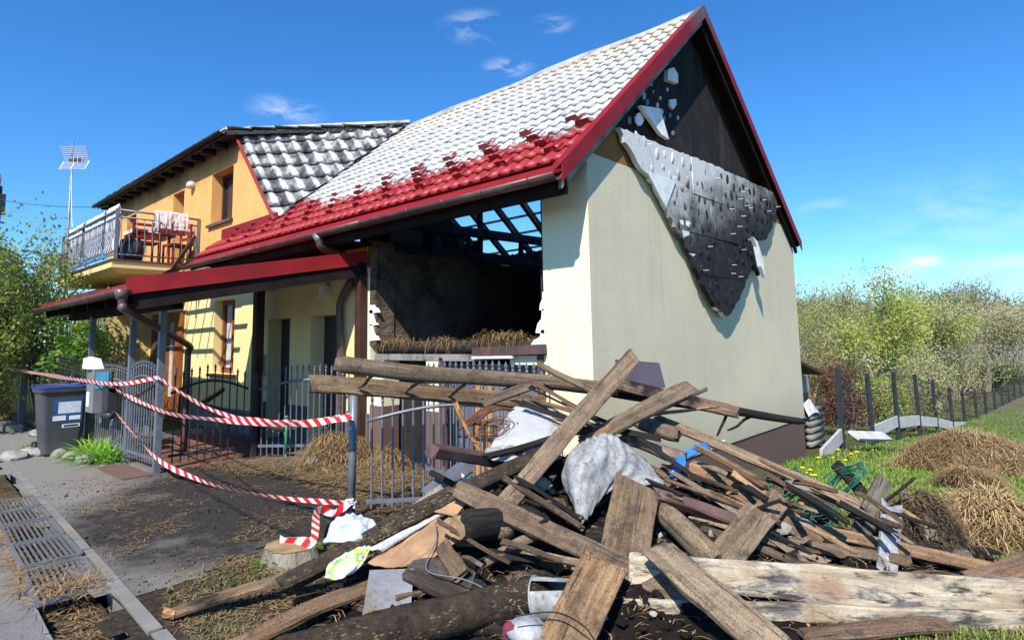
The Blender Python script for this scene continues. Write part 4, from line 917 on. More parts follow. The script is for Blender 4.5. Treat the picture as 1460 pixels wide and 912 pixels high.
def balcony_things():
    z = 3.34
    V3 = Vector
    # towel over the side rail, cloths over the front rail
    def drape(x0, x1, y, axis, zt, lo_out, lo_in, mat, lab, nm='towel', cat='towel', seed=0):
        g = []
        for (o, zz) in ((-.05, zt-lo_out), (-.045, zt-lo_out*.4), (-.02, zt+.02), (.03, zt+.01), (.045, zt-lo_in)):
            g.append([V3((lerp(x0, x1, t), y+.05+o*.8, zz+U(-.012, .012))) if axis == 'x' else V3((y-o, lerp(x0, x1, t), zz+U(-.012, .012))) for t in (0, .25, .5, .75, 1)])
        cloth(nm, g, mat, lab, cat, seed=seed, fold=.018)
    drape(-.75, -.1, -10.42, 'y', z+1.045, .34, .4, M['pinkcloth'], 'pale pink towel hanging over the balcony side rail')
    drape(-.68, -.16, -10.42, 'y', z+.905, .30, .25, M['wine'], 'wine-red cloth hanging below the pink towel on the balcony', 'cloth', 'cloth', 3)
    drape(-11.3, -10.55, -1.42, 'x', z+1.06, .9, .8, M['cloth'], 'off-white sheet hung over the balcony front rail near the corner', 'sheet', 'sheet', 5)
    drape(-12.9, -11.5, -1.42, 'x', z+1.06, .85, .7, M['bluecloth'], 'pale blue sheet hung over the balcony front rail', 'sheet', 'sheet', 7)
    drape(-14.6, -13.2, -1.42, 'x', z+1.06, .85, .7, M['cloth'], 'grey-white blanket on the far half of the balcony front rail', 'blanket', 'blanket', 8)
    # red chairs and a small table
    def chair(x, y, rot, lab):
        e = empty('wooden_chair', (x, y, z), lab, 'chair', 'red chairs on the balcony'); c, s_ = math.cos(rot), math.sin(rot)
        def T(a, b, h): return V3((x+a*c-b*s_, y+a*s_+b*c, z+h))
        for a, b, h in ((-.19, -.19, .45), (.19, -.19, .45), (-.19, .19, .95), (.19, .19, .95)): MB().bar(T(a, b, 0), T(a, b, h), .04, .04, (0, 1, 0)).build('leg', M['redchair'], e)
        m = MB(); m.hexa([T(-.21, -.21, .43), T(.21, -.21, .43), T(.21, .21, .43), T(-.21, .21, .43), T(-.21, -.21, .47), T(.21, -.21, .47), T(.21, .21, .47), T(-.21, .21, .47)]); m.build('seat', M['redchair'], e)
        for h in (.62, .75, .88): MB().bar(T(-.18, .19, h), T(.18, .19, h), .025, .06).build('back_slat', M['redchair'], e)
    chair(-10.9, -.75, 1.6, 'red wooden chair with its back to the sheet on the balcony'); chair(-10.85, -.15, .2, 'red wooden chair by the wall on the balcony')
    e = empty('balcony_table', (-11.5, -.5, z), 'small balcony table under a patterned white cloth', 'table')
    for a, b in ((-.3, -.3), (.3, -.3), (-.3, .3), (.3, .3)): MB().bar((-11.5+a, -.5+b, z), (-11.5+a, -.5+b, z+.68), .045, .045, (0, 1, 0)).build('leg', M['redchair'], e)
    MB().box((-11.9, -.9, z+.68), (-11.1, -.1, z+.72)).build('tabletop', M['redchair'], e); MB().box((-11.92, -.92, z+.722), (-11.08, -.08, z+.80)).build('tablecloth', M['pinkcloth'], e)
    b = MB(); b.lathe((-10.75, -1.1, z), [(.16, 0), (.24, .05), (.27, .25), (.22, .42), (.08, .5)], 12); tag(b.build('cushion_bag', M['darkcloth'], None, True), 'dark stuffed bag on the balcony floor behind the rail corner', 'bag')
    tag(MB().bar((-10.0, -.1, 3.36), (-9.7, -.75, 3.02), .05, .10).bar((-9.98, -.1, 3.9), (-9.66, -.62, 3.14), .03, .07).build('loose_board', M['brown_post']), 'dark loose board leaning on the eave end beside the balcony', 'board')
balcony_things()

# ------------------------------------------------------------------ downpipe on the house corner
def downpipe(pts, r, mat, name, parent, collars=()):
    o = MB().tube(bez(pts, 5), r, 10).build(name, mat, parent, True)
    return o
dp = [on(455, 338, 1, -.64), on(458, 352, 1, -.6), on(478, 360, 1, -.35), on(497, 368, 1, -.15), on(500, 385, 1, -.12), on(500, 405, 1, -.12)]
downpipe(dp, .05, M['gutter'], 'downpipe', H)
downpipe([on(500, 400, 1, -.14), on(487, 425, 1, -.10), on(484, 445, 1, -.09), on(485, 500, 1, -.09), Vector((on(485, 500, 1, -.09).x, -.09, .25))], .052, M['gutter'], 'downpipe', H)
for py in (392, 404): 
    p = on(500, py, 1, -.12); MB().tube([p, p-Vector((0, 0, .05))], .058, 10).build('pipe_collar', M['gutter'], H, True)
MB().tube([on(453, 338, 1, -.64)+Vector((0, 0, .03)), on(455, 345, 1, -.64)], [.075, .05], 10).build('gutter_outlet', M['galv'], H, True)

# ------------------------------------------------------------------ carport
CP = empty('carport', (-7, -1.4, 0), 'lean-to carport with red metal roof edge on grey posts', 'carport')
def build_carport():
    Rf = Vector((-4.35, -2.80, 2.27)); Rb = Vector((-3.80, -.03, 2.79)); Lf = Vector((-9.6, -2.66, 2.30)); Lb = Vector((-10.2, -.03, 2.79))
    n = 8; cut = .47; um = (Rf.x+7.0)/(Rf.x-Lf.x)
    Mf = Rf.lerp(Lf, um); Mb = Rb.lerp(Lb, um)
    tile_rows([(Mf.lerp(Mb, i/n), Rf.lerp(Rb, i/n)) for i in range(n+1)], (0, -.19, 1), M['red'], 'roof_sheet', CP, seed=12)
    tile_rows([(Lf.lerp(Lb, cut*i/4), Mf.lerp(Mb, cut*i/4)) for i in range(5)], (0, -.19, 1), M['red'], 'roof_sheet', CP, seed=13)
    for (a, b, c, e_) in ((Mf, Rf, Rb, Mb), (Lf, Mf, Mf.lerp(Mb, cut), Lf.lerp(Lb, cut))):
        m = MB(); d = Vector((0, 0, -.05)); d2 = Vector((0, 0, -.08)); m.hexa([a+d2, b+d2, c+d2, e_+d2, a+d, b+d, c+d, e_+d]); m.build('roof_boarding', M['fascia'], CP)
    MB().bar(Rf+Vector((.02, -.05, .01)), Rb+Vector((.02, 0, .01)), .02, .19).build('verge_fascia', M['red'], CP)
    MB().bar(Rf+Vector((-.02, .05, -.17)), Rb+Vector((-.02, 0, -.17)), .05, .16).build('verge_beam', M['fascia'], CP)
    MB().bar(Lf+Vector((0, -.02, .01)), Rf+Vector((0, -.02, .01)), .02, .07).build('eave_flashing', M['red'], CP)
    V, F = halfpipe(Rf+Vector((.05, -.09, -.03)), Lf+Vector((-.02, -.09, -.04)), .065); mk('gutter', V, F, M['gutter'], CP, smooth=True)
    for k in range(9):
        p = Lf.lerp(Rf, (k+.5)/9)+Vector((0, -.09, -.035)); V, F = halfpipe(p, p+Vector((.03, 0, 0)), .071, 8); mk('gutter_bracket', V, F, M['gutter'], CP, smooth=True)
    MB().bar((-9.8, -2.2, 2.17), (-4.5, -2.25, 2.14), .12, .18).build('front_beam', M['fascia'], CP)
    for x, y in ((-5.15, -2.2), (-6.32, -2.2), (-8.2, -2.25)): MB().bar((x, y, 0), (x, y, 2.1), .075, .075, (0, 1, 0)).build('post', M['fence'], CP)
    px_ = on(368, 480, 1, -.25); MB().bar((px_.x, -.25, 0), (px_.x, -.25, 2.6), .14, .14, (0, 1, 0)).build('wall_post', M['brown_post'], CP)
    px_ = on(514, 450, 1, -.08); MB().bar((px_.x, -.08, 0), (px_.x, -.08, 2.62), .14, .10, (0, 1, 0)).build('wall_post', M['brown_post'], CP)
    MB().bar((px_.x-3.4, -.12, 2.62), (px_.x+.1, -.12, 2.64), .10, .16).build('wall_beam', M['fascia'], CP)
    for k in range(6):
        x = -4.9-k*.85; MB().bar((x, -2.7, 2.16), (x+.05, -.08 if k < 3 else -1.3, 2.68 if k < 3 else 2.44), .07, .10).build('rafter', M['fascia'], CP)
    # downpipe: gutter end, slanting back to the pipe standing by the gate
    a = Rf+Vector((-.0, -.09, -.08)); q = ground(262, 650); 
    downpipe([a, a+Vector((0, .02, -.12)), a+Vector((-.12, .12, -.2)), Vector((q.x+.1, q.y-.05, 1.62)), Vector((q.x, q.y, 1.5)), Vector((q.x, q.y, 1.3)), Vector((q.x, q.y, .06))], .045, M['gutter'], 'downpipe', CP)
    MB().tube([a+Vector((0, 0, .05)), a-Vector((0, 0, .06))], [.085, .055], 10).build('gutter_outlet', M['gutter'], CP, True)
    # lamp on the wall under the roof
    c = on(459, 416, 1, -.1); l = MB(); l.box((c.x-.07, -.12, c.z-.1), (c.x+.07, -.004, c.z+.09)); tag(l.build('wall_lamp', M['white']), 'small boxy lamp on the cream wall under the carport roof', 'lamp')
    # lath awning above the door
    aw = empty('lath_awning', (-10, -.8, 2.5), 'awning frame of pale laths and grey boards above the door', 'awning')
    z = 2.86
    for k, (y, dz) in enumerate(((-.25, .09), (-.58, .05), (-.9, .0), (-1.22, -.08))):
        MB().bar((-11.7+U(-.2, .2), y, z+dz), (-7.3+U(-.3, .2), y+.02, z+dz+.05), .07, .025).build('lath', M['ragwood'] if k % 2 else M['grey_wood'], aw)
    for k in range(9):
        x = -11.4+k*.42; MB().bar((x, -1.25, z-.12), (x, -.1, z+.10), .03, .03).build('rafter', M['ragwood'], aw)
    for k in range(6):
        MB().box((-12.4+k*.16, -1.28, 1.75), (-12.4+k*.16+.15, -1.26, 2.74)).build('board', M['grey_wood'], aw)
build_carport()
# ================================================================== FENCES, STREET THINGS
BARM = {}
def spear_bar(h, mat, r=.009):
    k = (round(h, 2), mat.name, r)
    if k not in BARM:
        b = MB(); b.tube([(0, 0, 0), (0, 0, h)], r, 5)
        b.tube([(0, 0, h-.012), (0, 0, h), (0, 0, h+.012)], [.012, .016, .012], 6)
        b.tube([(0, 0, h+.012), (0, 0, h+.04), (0, 0, h+.09)], [.008, .018, .002], 4)
        me = bpy.data.meshes.new('fence_bar'); me.from_pydata(b.v, [], b.f); me.materials.append(mat); BARM[k] = me
    return BARM[k]
def iron_fence(a, b, n, z0, zt, arch, lab, mat=None, rails=(.18, None), scroll=True, name='iron_fence', grp='iron fence panels around the yard', r=.009, cat='fence'):
    mat = mat or M['fence']; a = Vector(a); b = Vector(b); e = empty(name, ((a+b)/2), lab, cat, grp)
    for i in range(n):
        t = (i+.5)/n; p = a.lerp(b, t); h = zt+arch*math.sin(math.pi*t)-z0
        o = link('bar', spear_bar(h, mat, r), e, (p.x, p.y, p.z+z0))
    MB().bar(a+Vector((0, 0, rails[0])), b+Vector((0, 0, rails[0])), .02, .035).build('bottom_rail', mat, e)
    MB().tube([a.lerp(b, k/12)+Vector((0, 0, zt-.14+arch*math.sin(math.pi*k/12))) for k in range(13)], .017, 6).build('top_rail', mat, e, True)
    if scroll:
        d = (b-a).normalized()
        for t in (.33, .67):
            for s_ in (-1, 1):
                c = a.lerp(b, t)+d*.045*s_+Vector((0, 0, z0+.38)); pts = [c+d*(.045*(1-k/16)*math.cos(k*.55))*s_+Vector((0, 0, .075*(1-k/22)*math.sin(k*.55)+.02)) for k in range(14)]
                MB().tube(pts, .006, 5).build('scroll', mat, e, True)
    return e
iron_fence((-6.27, -2.22, 0), (-5.2, -2.21, 0), 11, .1, 1.25, .10, 'narrow grey iron fence panel between the two carport posts')
iron_fence((-8.14, -2.24, 0), (-6.38, -2.22, 0), 17, .1, 1.22, .06, 'grey iron fence panel behind the meter box')
iron_fence((-12.15, -2.40, 0), (-8.27, -2.25, 0), 34, .1, 1.25, .14, 'long dark iron fence panel behind the wheelie bin', M['fence_dark'])
iron_fence((-17.5, -2.5, 0), (-12.3, -2.42, 0), 40, .1, 1.25, .1, 'dark iron fence panel past the lone grey post', M['fence_dark'])
tag(MB().bar((-12.22, -2.44, 0), (-12.22, -2.44, 1.42), .10, .10, (0, 1, 0)).build('fence_post', M['fence']), 'lone square grey fence post left of the wheelie bin', 'post')
iron_fence((-5.3, -2.02, 0), (-5.16, -1.06, 0), 10, .08, 1.12, .14, 'open iron gate leaf inside the carport yard', M['fence_dark'], name='gate_leaf', cat='gate', grp=None)
tag(MB().bar((-5.13, -.98, 0), (-5.13, -.98, 1.2), .06, .06, (0, 1, 0)).build('gate_post', M['fence_dark']), 'dark iron gate post in the carport yard', 'post')
iron_fence((-5.08, -.93, 0), (-4.02, -.02, 0), 17, .05, 1.10, .13, 'iron fence panel with straw caught at its foot, running to the house wall')
PB = Vector((-1.48, -1.76, 0))
b = MB(); b.tube([PB, PB+Vector((.015, .01, 1.15))], .036, 14).tube([PB+Vector((.015, .01, 1.14)), PB+Vector((.015, .01, 1.17))], [.04, .02], 14); o = b.build('gate_post', M['fence'], None, True); tag(o, 'round grey steel post with barrier tape tied round it', 'post')
ge = Vector((-.38, -.42, 0)); iron_fence(PB+Vector((.09, .1, 0)), ge, 17, .1, 1.02, .12, 'open grey steel gate leaf behind the debris pile', rails=(.16, None), name='gate_leaf', cat='gate', grp=None, r=.0105)
iron_fence((-2.0, -.45, 0), (-.15, -.45, 0), 20, .1, 1.27, .04, 'grey fence panel standing right before the store doors')
# green marking stake
q = ground(407, 662); e = empty('marker_stake', q, 'slim green marking stake stuck in the yard ground', 'stake')
MB().tube([q, q+Vector((.0, 0, .16))], .007, 6).build('spike', M['galv'], e, True); MB().tube([q+Vector((0, 0, .15)), q+Vector((.0, 0, .62))], .017, 8).build('shaft', M['greenpaint'], e, True); MB().tube([q+Vector((0, 0, .61)), q+Vector((0, 0, .64))], .025, 8).build('cap', M['greenpaint'], e, True)

# barrier tapes
def tape(pts, lab, tw=0.6, seed=0, w=.075):
    P = bez(pts, 8); V = []; F = []; UV = []; s_ = 0
    for i, p in enumerate(P):
        d = (P[min(i+1, len(P)-1)]-P[max(i-1, 0)]).normalized(); sd = d.cross(Vector((0, 0, 1))).normalized(); up = sd.cross(d)
        a = .35+tw*mnoise.noise(Vector((i*.07, seed, 1)))*2.2; wv = (up*math.cos(a)+sd*math.sin(a))*w/2*(.62+.38*abs(mnoise.noise(Vector((i*.13, seed, 6))))*2)
        if i: s_ += (p-P[i-1]).length
        V += [p-wv, p+wv]; UV.append(s_)
    for i in range(len(P)-1): F.append((2*i, 2*i+1, 2*i+3, 2*i+2))
    o = mk('barrier_tape', V, F, M['tape'], smooth=True); uv = o.data.uv_layers.new(name='UVMap')
    for f in o.data.polygons:
        for li in f.loop_indices:
            vi = o.data.loops[li].vertex_index; uv.data[li].uv = (UV[vi//2], vi % 2)
    return tag(o, lab, 'barrier tape', 'red and white barrier tapes round the yard')
def pl(px, py, a, b):      # ray onto the vertical plane through plan points a, b
    n = Vector((b[1]-a[1], -(b[0]-a[0]), 0)); d = pixdir(px, py); t = (Vector((a[0], a[1], 0))-CAM).dot(n)/d.dot(n); return CAM+d*t
PA, PBX = (-5.12, -2.27), (-1.50, -1.81)
yl = ((-14, -2.62), (-7.4, -2.62)); yf = ((-8.1, -2.34), (-5.12, -2.27))
p222 = pl(226, 538, PA, PBX)
tape([pl(-40, 518, *yl), pl(0, 524, *yl), pl(60, 533, *yl), pl(110, 541, (-14, -2.62), (-5.12, -2.5)), pl(170, 547, (-14, -2.62), (-5.12, -2.38)), pl(225, 538, PA, PBX)], 'barrier tape strung past the wheelie bin to the carport post', .25, 1)
tape([p222, pl(262, 562, PA, PBX), pl(300, 583, PA, PBX), pl(345, 597, PA, PBX), pl(400, 602, PA, PBX), pl(450, 600, PA, PBX), pl(500, 591, PA, PBX)], 'barrier tape dipping from the carport post top to the round gate post', .5, 2)
tape([pl(121, 520, *yf), pl(150, 545, *yf), pl(178, 562, *yf), pl(205, 575, *yf), pl(245, 590, (-5.12, -2.33), PBX), pl(300, 597, (-5.12, -2.33), PBX), pl(370, 604, (-5.12, -2.33), PBX), pl(430, 604, (-5.12, -2.33), PBX), pl(499, 595, PA, (-1.52, -1.85))], 'barrier tape from the fence corner passing under the higher tape', .5, 3)
tape([pl(121, 521, *yf), pl(145, 552, *yf), pl(160, 580, *yf), pl(190, 618, *yf), pl(228, 657, (-5.12, -2.33), PBX), pl(275, 680, PA, PBX), pl(320, 695, PA, PBX), pl(400, 709, PA, PBX), pl(450, 714, PA, PBX), pl(499, 717, PA, PBX)], 'lowest barrier tape sagging to the foot of the round gate post', .6, 4)
st0 = ground(415, 800)
tape([pl(497, 717, PA, PBX), Vector((-1.50, -1.92, .10)), Vector((-1.46, -2.1, .17)), st0+Vector((.13, .1, .15)), st0+Vector((.02, .02, .142)), st0+Vector((-.1, -.04, .145))], 'loose end of barrier tape lying on the tree stump', .9, 5, .09)
b = MB()
for k in range(3):
    z = .12+k*.02; b.tube([PB+Vector((.042*math.cos(t*.7), .042*math.sin(t*.7), z+.004*t)) for t in range(10)], .012, 5)
tag(b.build('tape_knot', M['tape'], None, True), 'tape wound round the foot of the gate post', 'barrier tape')
# thin black tubes following the dark curves across the blackened drive
def black_tube(pp, lab, r=.011):
    P = [ground(*p) for p in pp]; P = [Vector((p.x, p.y, p.z+.022)) for p in P]
    tag(MB().tube(bez(P, 6), r, 6).build('black_tube', M['black_tube'], None, True), lab, 'black_tube', 'thin black curves on the drive')
black_tube([(226, 664), (250, 676), (290, 702), (330, 725), (362, 743), (400, 759), (440, 772)], 'thin black curve from the carport post towards the tree stump')
black_tube([(278, 668), (300, 681), (330, 693), (370, 707)], 'short black curve between the two longer ones'); black_tube([(319, 662), (340, 684), (365, 702), (400, 714), (440, 730), (480, 745)], 'thin black curve reaching the round gate post')
# fallen brown pipe in the yard
a, c = pl(285, 577, (-5.3, -1.3), (-4.0, .2)), pl(405, 612, (-5.3, -1.3), (-4.0, -.4)); tag(MB().tube([a+Vector((-.5, .5, .15)), a, c], .045, 10).build('fallen_pipe', M['gutter'], None, True), 'brown drainpipe fallen slantwise inside the yard', 'pipe')
# stump
def stump():
    c = st0; e = empty('tree_stump', c, 'sawn-off tree stump with barrier tape lying on it', 'stump'); V = []; F = []; n = 30; prof = [(.25, -.02), (.22, .04), (.2, .115)]
    for r, z in prof:
        for k in range(n):
            a = 2*math.pi*k/n; rr = r*(1+.16*mnoise.noise(Vector((math.cos(a)*1.6, math.sin(a)*1.6, 2)))+.12*mnoise.noise(Vector((math.cos(a)*6, math.sin(a)*6, 2)))); V.append((c.x+rr*math.cos(a), c.y+rr*.85*math.sin(a), c.z+z))
    for i in range(2):
        for k in range(n): F.append((i*n+k, i*n+(k+1) % n, (i+1)*n+(k+1) % n, (i+1)*n+k))
    mk('bark', V, F, M['stumpbark'], e, True); top = V[2*n:]; mk('cut_face', [(x, y, z+.004) for x, y, z in top]+[(c.x, c.y, c.z+.125)], [(k, (k+1) % n, n) for k in range(n)], M['logend'], e)
stump()
# wheelie bin
def bin_():
    cx, cy = -7.95, -2.66; e = empty('wheelie_bin', (cx, cy, 0), 'charcoal wheelie bin with blue lid rim and recycling sticker', 'bin')
    def ring(w, d, z, r=.06, n=5):
        w *= .84; d *= .84
        P = []
        for sx, sy, a0 in ((1, 1, 0), (-1, 1, 90), (-1, -1, 180), (1, -1, 270)):
            for k in range(n): a = rad(a0+90*k/(n-1)); P.append((cx+sx*(w/2-r)+r*math.cos(a), cy+sy*(d/2-r)+r*math.sin(a), z))
        return P
    def loft(rings): 
        V = []; F = []; n = len(rings[0])
        for r in rings: V += r
        for i in range(len(rings)-1):
            for k in range(n): F.append((i*n+k, i*n+(k+1) % n, (i+1)*n+(k+1) % n, (i+1)*n+k))
        F += [tuple(reversed(range(n))), tuple(range((len(rings)-1)*n, len(rings)*n))]; return V, F
    V, F = loft([ring(.50, .52, .05), ring(.58, .62, .5), ring(.64, .70, .95)]); mk('body', V, F, M['binplastic'], e)
    V, F = loft([ring(.70, .76, .951), ring(.71, .77, .99), ring(.69, .75, 1.0)]); mk('rim', V, F, M['binplastic'], e)
    V, F = loft([ring(.71, .77, 1.002), ring(.72, .78, 1.014), ring(.6, .66, 1.036), ring(.3, .34, 1.042)]); mk('lid', V, F, M['binblue'], e)
    for s_ in (-1, 1): MB().tube([(cx-.28, cy+s_*.24-.03, .1), (cx-.28, cy+s_*.24+.03, .1)], .10, 14).build('wheel', M['black_tube'], e, True)
    MB().tube([(cx-.37, cy-.3, 1.0), (cx-.40, cy-.3, 1.03), (cx-.40, cy+.3, 1.03), (cx-.37, cy+.3, 1.0)], .018, 8).build('handle', M['binplastic'], e, True)
    def face(y0, y1, z0, z1, name, mat, off=.004):
        f = lambda z: cx+.84*lerp(.27, .32, (z-.25)/.7)+off
        b = MB(); b.hexa([(f(z0)-.004, y0, z0), (f(z0), y0, z0), (f(z0), y1, z0), (f(z0)-.004, y1, z0), (f(z1)-.004, y0, z1), (f(z1), y0, z1), (f(z1), y1, z1), (f(z1)-.004, y1, z1)]); return b.build(name, mat, e)
    face(cy-.14, cy+.22, .50, .84, 'sticker', M['stickblue']); face(cy-.08, cy+.20, .63, .80, 'sticker_paper', M['paper'], .006); face(cy-.14, cy+.02, .53, .60, 'sticker_badge', M['white'], .006); face(cy+.06, cy+.20, .53, .59, 'sticker_badge', M['white'], .006)
    face(cy-.02, cy+.2, .42, .47, 'slot_plate', M['white'], .004); face(cy+.0, cy+.18, .432, .458, 'slot', M['boxdark'], .006)
bin_()
def boxes():
    e = empty('meter_box', (-7.15, -2.42, .7), 'grey electric meter box on the fence with a pale blue notice', 'meter box')
    MB().box((-7.36, -2.48, .66), (-6.98, -2.27, 1.28)).build('cabinet', M['boxgrey'], e); MB().box((-6.979, -2.46, 1.0), (-6.974, -2.30, 1.24)).build('notice', M['cyan'], e); MB().box((-7.32, -2.486, .74), (-7.18, -2.481, .95)).build('notice', M['white'], e)
    MB().box((-6.9725, -2.43, 1.05), (-6.9705, -2.33, 1.10)).build('notice_text', M['white'], e)
    m = MB(); m.hexa([(-7.40, -2.54, 1.29), (-7.1, -2.52, 1.285), (-7.08, -2.34, 1.285), (-7.38, -2.34, 1.29), (-7.44, -2.52, 1.44), (-7.2, -2.48, 1.47), (-7.18, -2.36, 1.43), (-7.42, -2.36, 1.40)]); tag(m.build('white_hood', M['white']), 'white plastic hood wedged on top of the meter box', 'plastic hood')
    e = empty('letterbox', (-6.72, -2.33, .8), 'small dark letterbox beside the meter box', 'letterbox')
    MB().box((-6.86, -2.40, .70), (-6.58, -2.27, 1.02)).build('body', M['boxdark'], e); MB().tube([(-6.86, -2.335, 1.02), (-6.58, -2.335, 1.02)], .065, 12).build('rounded_top', M['boxdark'], e, True); MB().tube([(-6.88, -2.36, .64), (-6.55, -2.36, .64)], .05, 12).build('newspaper_tube', M['boxdark'], e, True)
boxes()
# rusty slab, step stones and the low concrete step by the bin
q = ground(183, 677); tag(MB().box((q.x-.75, q.y-.16, .011), (q.x+.35, q.y+.16, .03)).build('stone_slab', M['plinth']), 'brownish stone slab at the foot of the carport fence', 'slab')
def rock(name, c, s, mat, lab=None, cat=None, group=None, parent=None, seed=0, sub=2):
    bm = bmesh.new(); bmesh.ops.create_icosphere(bm, subdivisions=sub, radius=1)
    for v in bm.verts:
        k = 1+.28*mnoise.noise(v.co*1.1+Vector((seed*3.1, seed, 0)))+.10*mnoise.noise(v.co*3+Vector((seed, 0, 5))); v.co = Vector((v.co.x*s[0]*k, v.co.y*s[1]*k, max(v.co.z, -.55)*s[2]*k))
    me = bpy.data.meshes.new(name); bm.to_mesh(me); bm.free(); me.materials.append(mat)
    o = link(name, me, parent, c)
    if lab: tag(o, lab, cat, group)
    return o
for i, (px, py, s_) in enumerate(((18, 655, .2), (40, 650, .16), (60, 648, .22), (85, 652, .14), (105, 655, .17), (122, 660, .15), (72, 640, .15), (55, 622, .2))):
    q = ground(px, py); rock('edging_stone', (q.x, q.y, q.z+.05), (s_*1.3, s_*.8, .08), M['stone'], 'rough stone edging the bed beside the wheelie bin', 'stone', 'rough stones edging the bed', seed=i)
tag(MB().box((-12.7, -2.75, 0), (-11.6, -2.5, .14)).build('concrete_step', M['concrete']), 'low concrete step at the foot of the lone fence post', 'step')
for i, (px, py, s_) in enumerate(((450, 662, .13), (473, 661, .12))):
    q = ground(px, py); rock('rubble_stone', (q.x, q.y, .05), (s_*1.2, s_, .10), M['stone'], 'grey rubble stone lying beside the straw at the yard fence', 'stone', 'rubble stones by the yard fence', seed=20+i)
# pavers under the carport
pv = tag(empty('yard_paving', (-6.2, -1.2, 0)), kind='structure'); me = bpy.data.meshes.new('paver'); bb = MB().box((-.095, -.047, 0), (.095, .047, .03)); me.from_pydata(bb.v, [], bb.f); me.materials.append(M['paver'])
for i in range(15):
    for j in range(18):
        link('paver', me, pv, (-8.1+i*.2+(.1 if j % 2 else 0), -2.02+j*.1, .0))
# antenna
def antenna():
    bx, by = -13.3, -1.62; e = empty('tv_antenna', (bx, by, 0), 'grid-reflector television antenna on a tall thin mast above the balcony', 'antenna')
    T = on(111, 196, 1, by); B0 = Vector((bx, by, 0)); T = Vector((bx-.25, by, T.z)); MB().tube([B0, B0.lerp(T, .6), T], .022, 8).build('mast', M['galv'], e, True)
    c = T-Vector((.0, 0, .45))
    def wire(a, b, nm, r=.008): MB().tube([a, b], r, 5).build(nm, M['alu'], e)
    r_ = CR.copy(); r_.z = 0; r_.normalize(); f_ = Vector((-r_.y, r_.x, 0)); f_ = f_*-1
    dx = r_*.28
    for s_, zo in ((-1, 0), (1, 0)):
        cc = c-r_*.06+dx*s_*.5*0+r_*(.02+.14*s_)
    # two half grids of horizontal rods bent back above and below
    for k in range(7):
        z = .03+.042*k; bk = f_*(-.0+.025*k); o = c+r_*.12+bk; wire(o-r_*.30+Vector((0, 0, z)), o+r_*.30+Vector((0, 0, z)), 'reflector_rod')
        o = c+r_*.12+bk*.9; wire(o-r_*.28-Vector((0, 0, z*.9)), o+r_*.28-Vector((0, 0, z*.9)), 'reflector_rod')
    for s_ in (-.30, -.04, .30):
        wire(c+r_*(.12+s_)+Vector((0, 0, .03)), c+r_*(.12+s_)+f_*.15+Vector((0, 0, .29)), 'reflector_frame', .012); wire(c+r_*(.12+s_)-Vector((0, 0, .03)), c+r_*(.12+s_)+f_*.135-Vector((0, 0, .26)), 'reflector_frame', .012)
    MB().bar(c-r_*.05, c+r_*.28+f_*.05, .05, .06).build('feed_boom', M['rust'], e)
    for s_ in (.1, .2, .3): wire(c+r_*s_+f_*.08+Vector((0, 0, .1)), c+r_*s_+f_*.08-Vector((0, 0, .1)), 'dipole')
    MB().tube(sag(c, Vector((bx+.25, by, 4.3)), .25)[:], .009, 5).build('antenna_cable', M['white'], e, True)
antenna()
p = Vector((-24.3, -1.6, 0)); e = empty('utility_pole', p, 'dark utility pole with curved lamp bracket behind the shrubs', 'pole')
MB().tube([p+Vector((0, 0, -.3)), p+Vector((0, 0, 7.4))], [.16, .11], 10).build('shaft', M['fascia'], e, True); MB().tube(bez([p+Vector((0, 0, 7.2)), p+Vector((.1, 0, 7.8)), p+Vector((-.2, -.3, 8.0)), p+Vector((-.5, -.5, 7.9))], 5), .03, 6).build('lamp_bracket', M['galv'], e, True); MB().box((p.x-.2, p.y-.2, 6.4), (p.x+.2, p.y+.2, 7.1)).build('terminal_box', M['boxdark'], e)
tag(MB().tube(sag((-24.2, -1.6, 6.9), (-16.5, -.1, 5.6), .1), .012, 5).build('overhead_wire', M['greenwire'], None, True), 'dark green overhead wire running from the utility pole to the dormer', 'wire')

# ------------------------------------------------------------------ garden side: post-and-board fence, shed, far buildings
def right_fence():
    base = [(1200, 618), (1244, 615), (1280, 603), (1311, 600), (1336, 603), (1358, 607), (1377, 608), (1394, 605), (1408, 601), (1420, 597), (1431, 590), (1440, 582), (1448, 577), (1457, 572), (1466, 567), (1476, 562)]
    Z = [11.9, 13.2, 14.8, 16.4, 18, 19.6, 21.1, 22.6, 24.2, 25.6, 27, 28.6, 30, 31.4, 33, 34.6]
    P = [dep(x, y, z) for (x, y), z in zip(base, Z)]; P.insert(0, Vector((.12, 6.75, -.62)))
    e = empty('garden_fence', P[1], 'anthracite mesh fence with concrete base boards along the lawn', 'fence')
    for i, p in enumerate(P):
        if i: MB().bar(p-Vector((0, 0, .4)), p+Vector((U(-.03, .03), 0, 1.26)), .085, .085, (0, 1, 0)).build('fence_post', M['dgreen_post'], e)
        if i < len(P)-1:
            q = P[i+1]; d = (q-p); n = d.cross(Vector((0, 0, 1))).normalized(); t = Vector((0, 0, U(-.04, .04)))
            if i not in (1,): MB().bar(p+d*.03+Vector((0, 0, .02))+t, q-d*.03+Vector((0, 0, .02))-t, .05, .26).build('base_board', M['concboard'], e)
            if i:
                m = MB(); L = d.length; k = int(L/.12)
                for j in range(1, k): a = p.lerp(q, j/k); m.tube([a+Vector((0, 0, .16)), a+Vector((0, 0, 1.18))], .004, 3, False)
                for z in (.2, .5, .8, 1.15): m.tube([p+Vector((0, 0, z)), q+Vector((0, 0, z))], .006, 3, False)
                m.build('mesh_panel', M['dgreen_post'], e)
    p, q = P[1], P[2]; tag(MB().bar(p+Vector((.28, -.3, .03)), q+Vector((.42, -.8, .04)), .24, .045, (.6, -.3, 1)).build('fallen_board', M['concboard']), 'pale concrete board fallen outward at the fence foot', 'board')
right_fence()
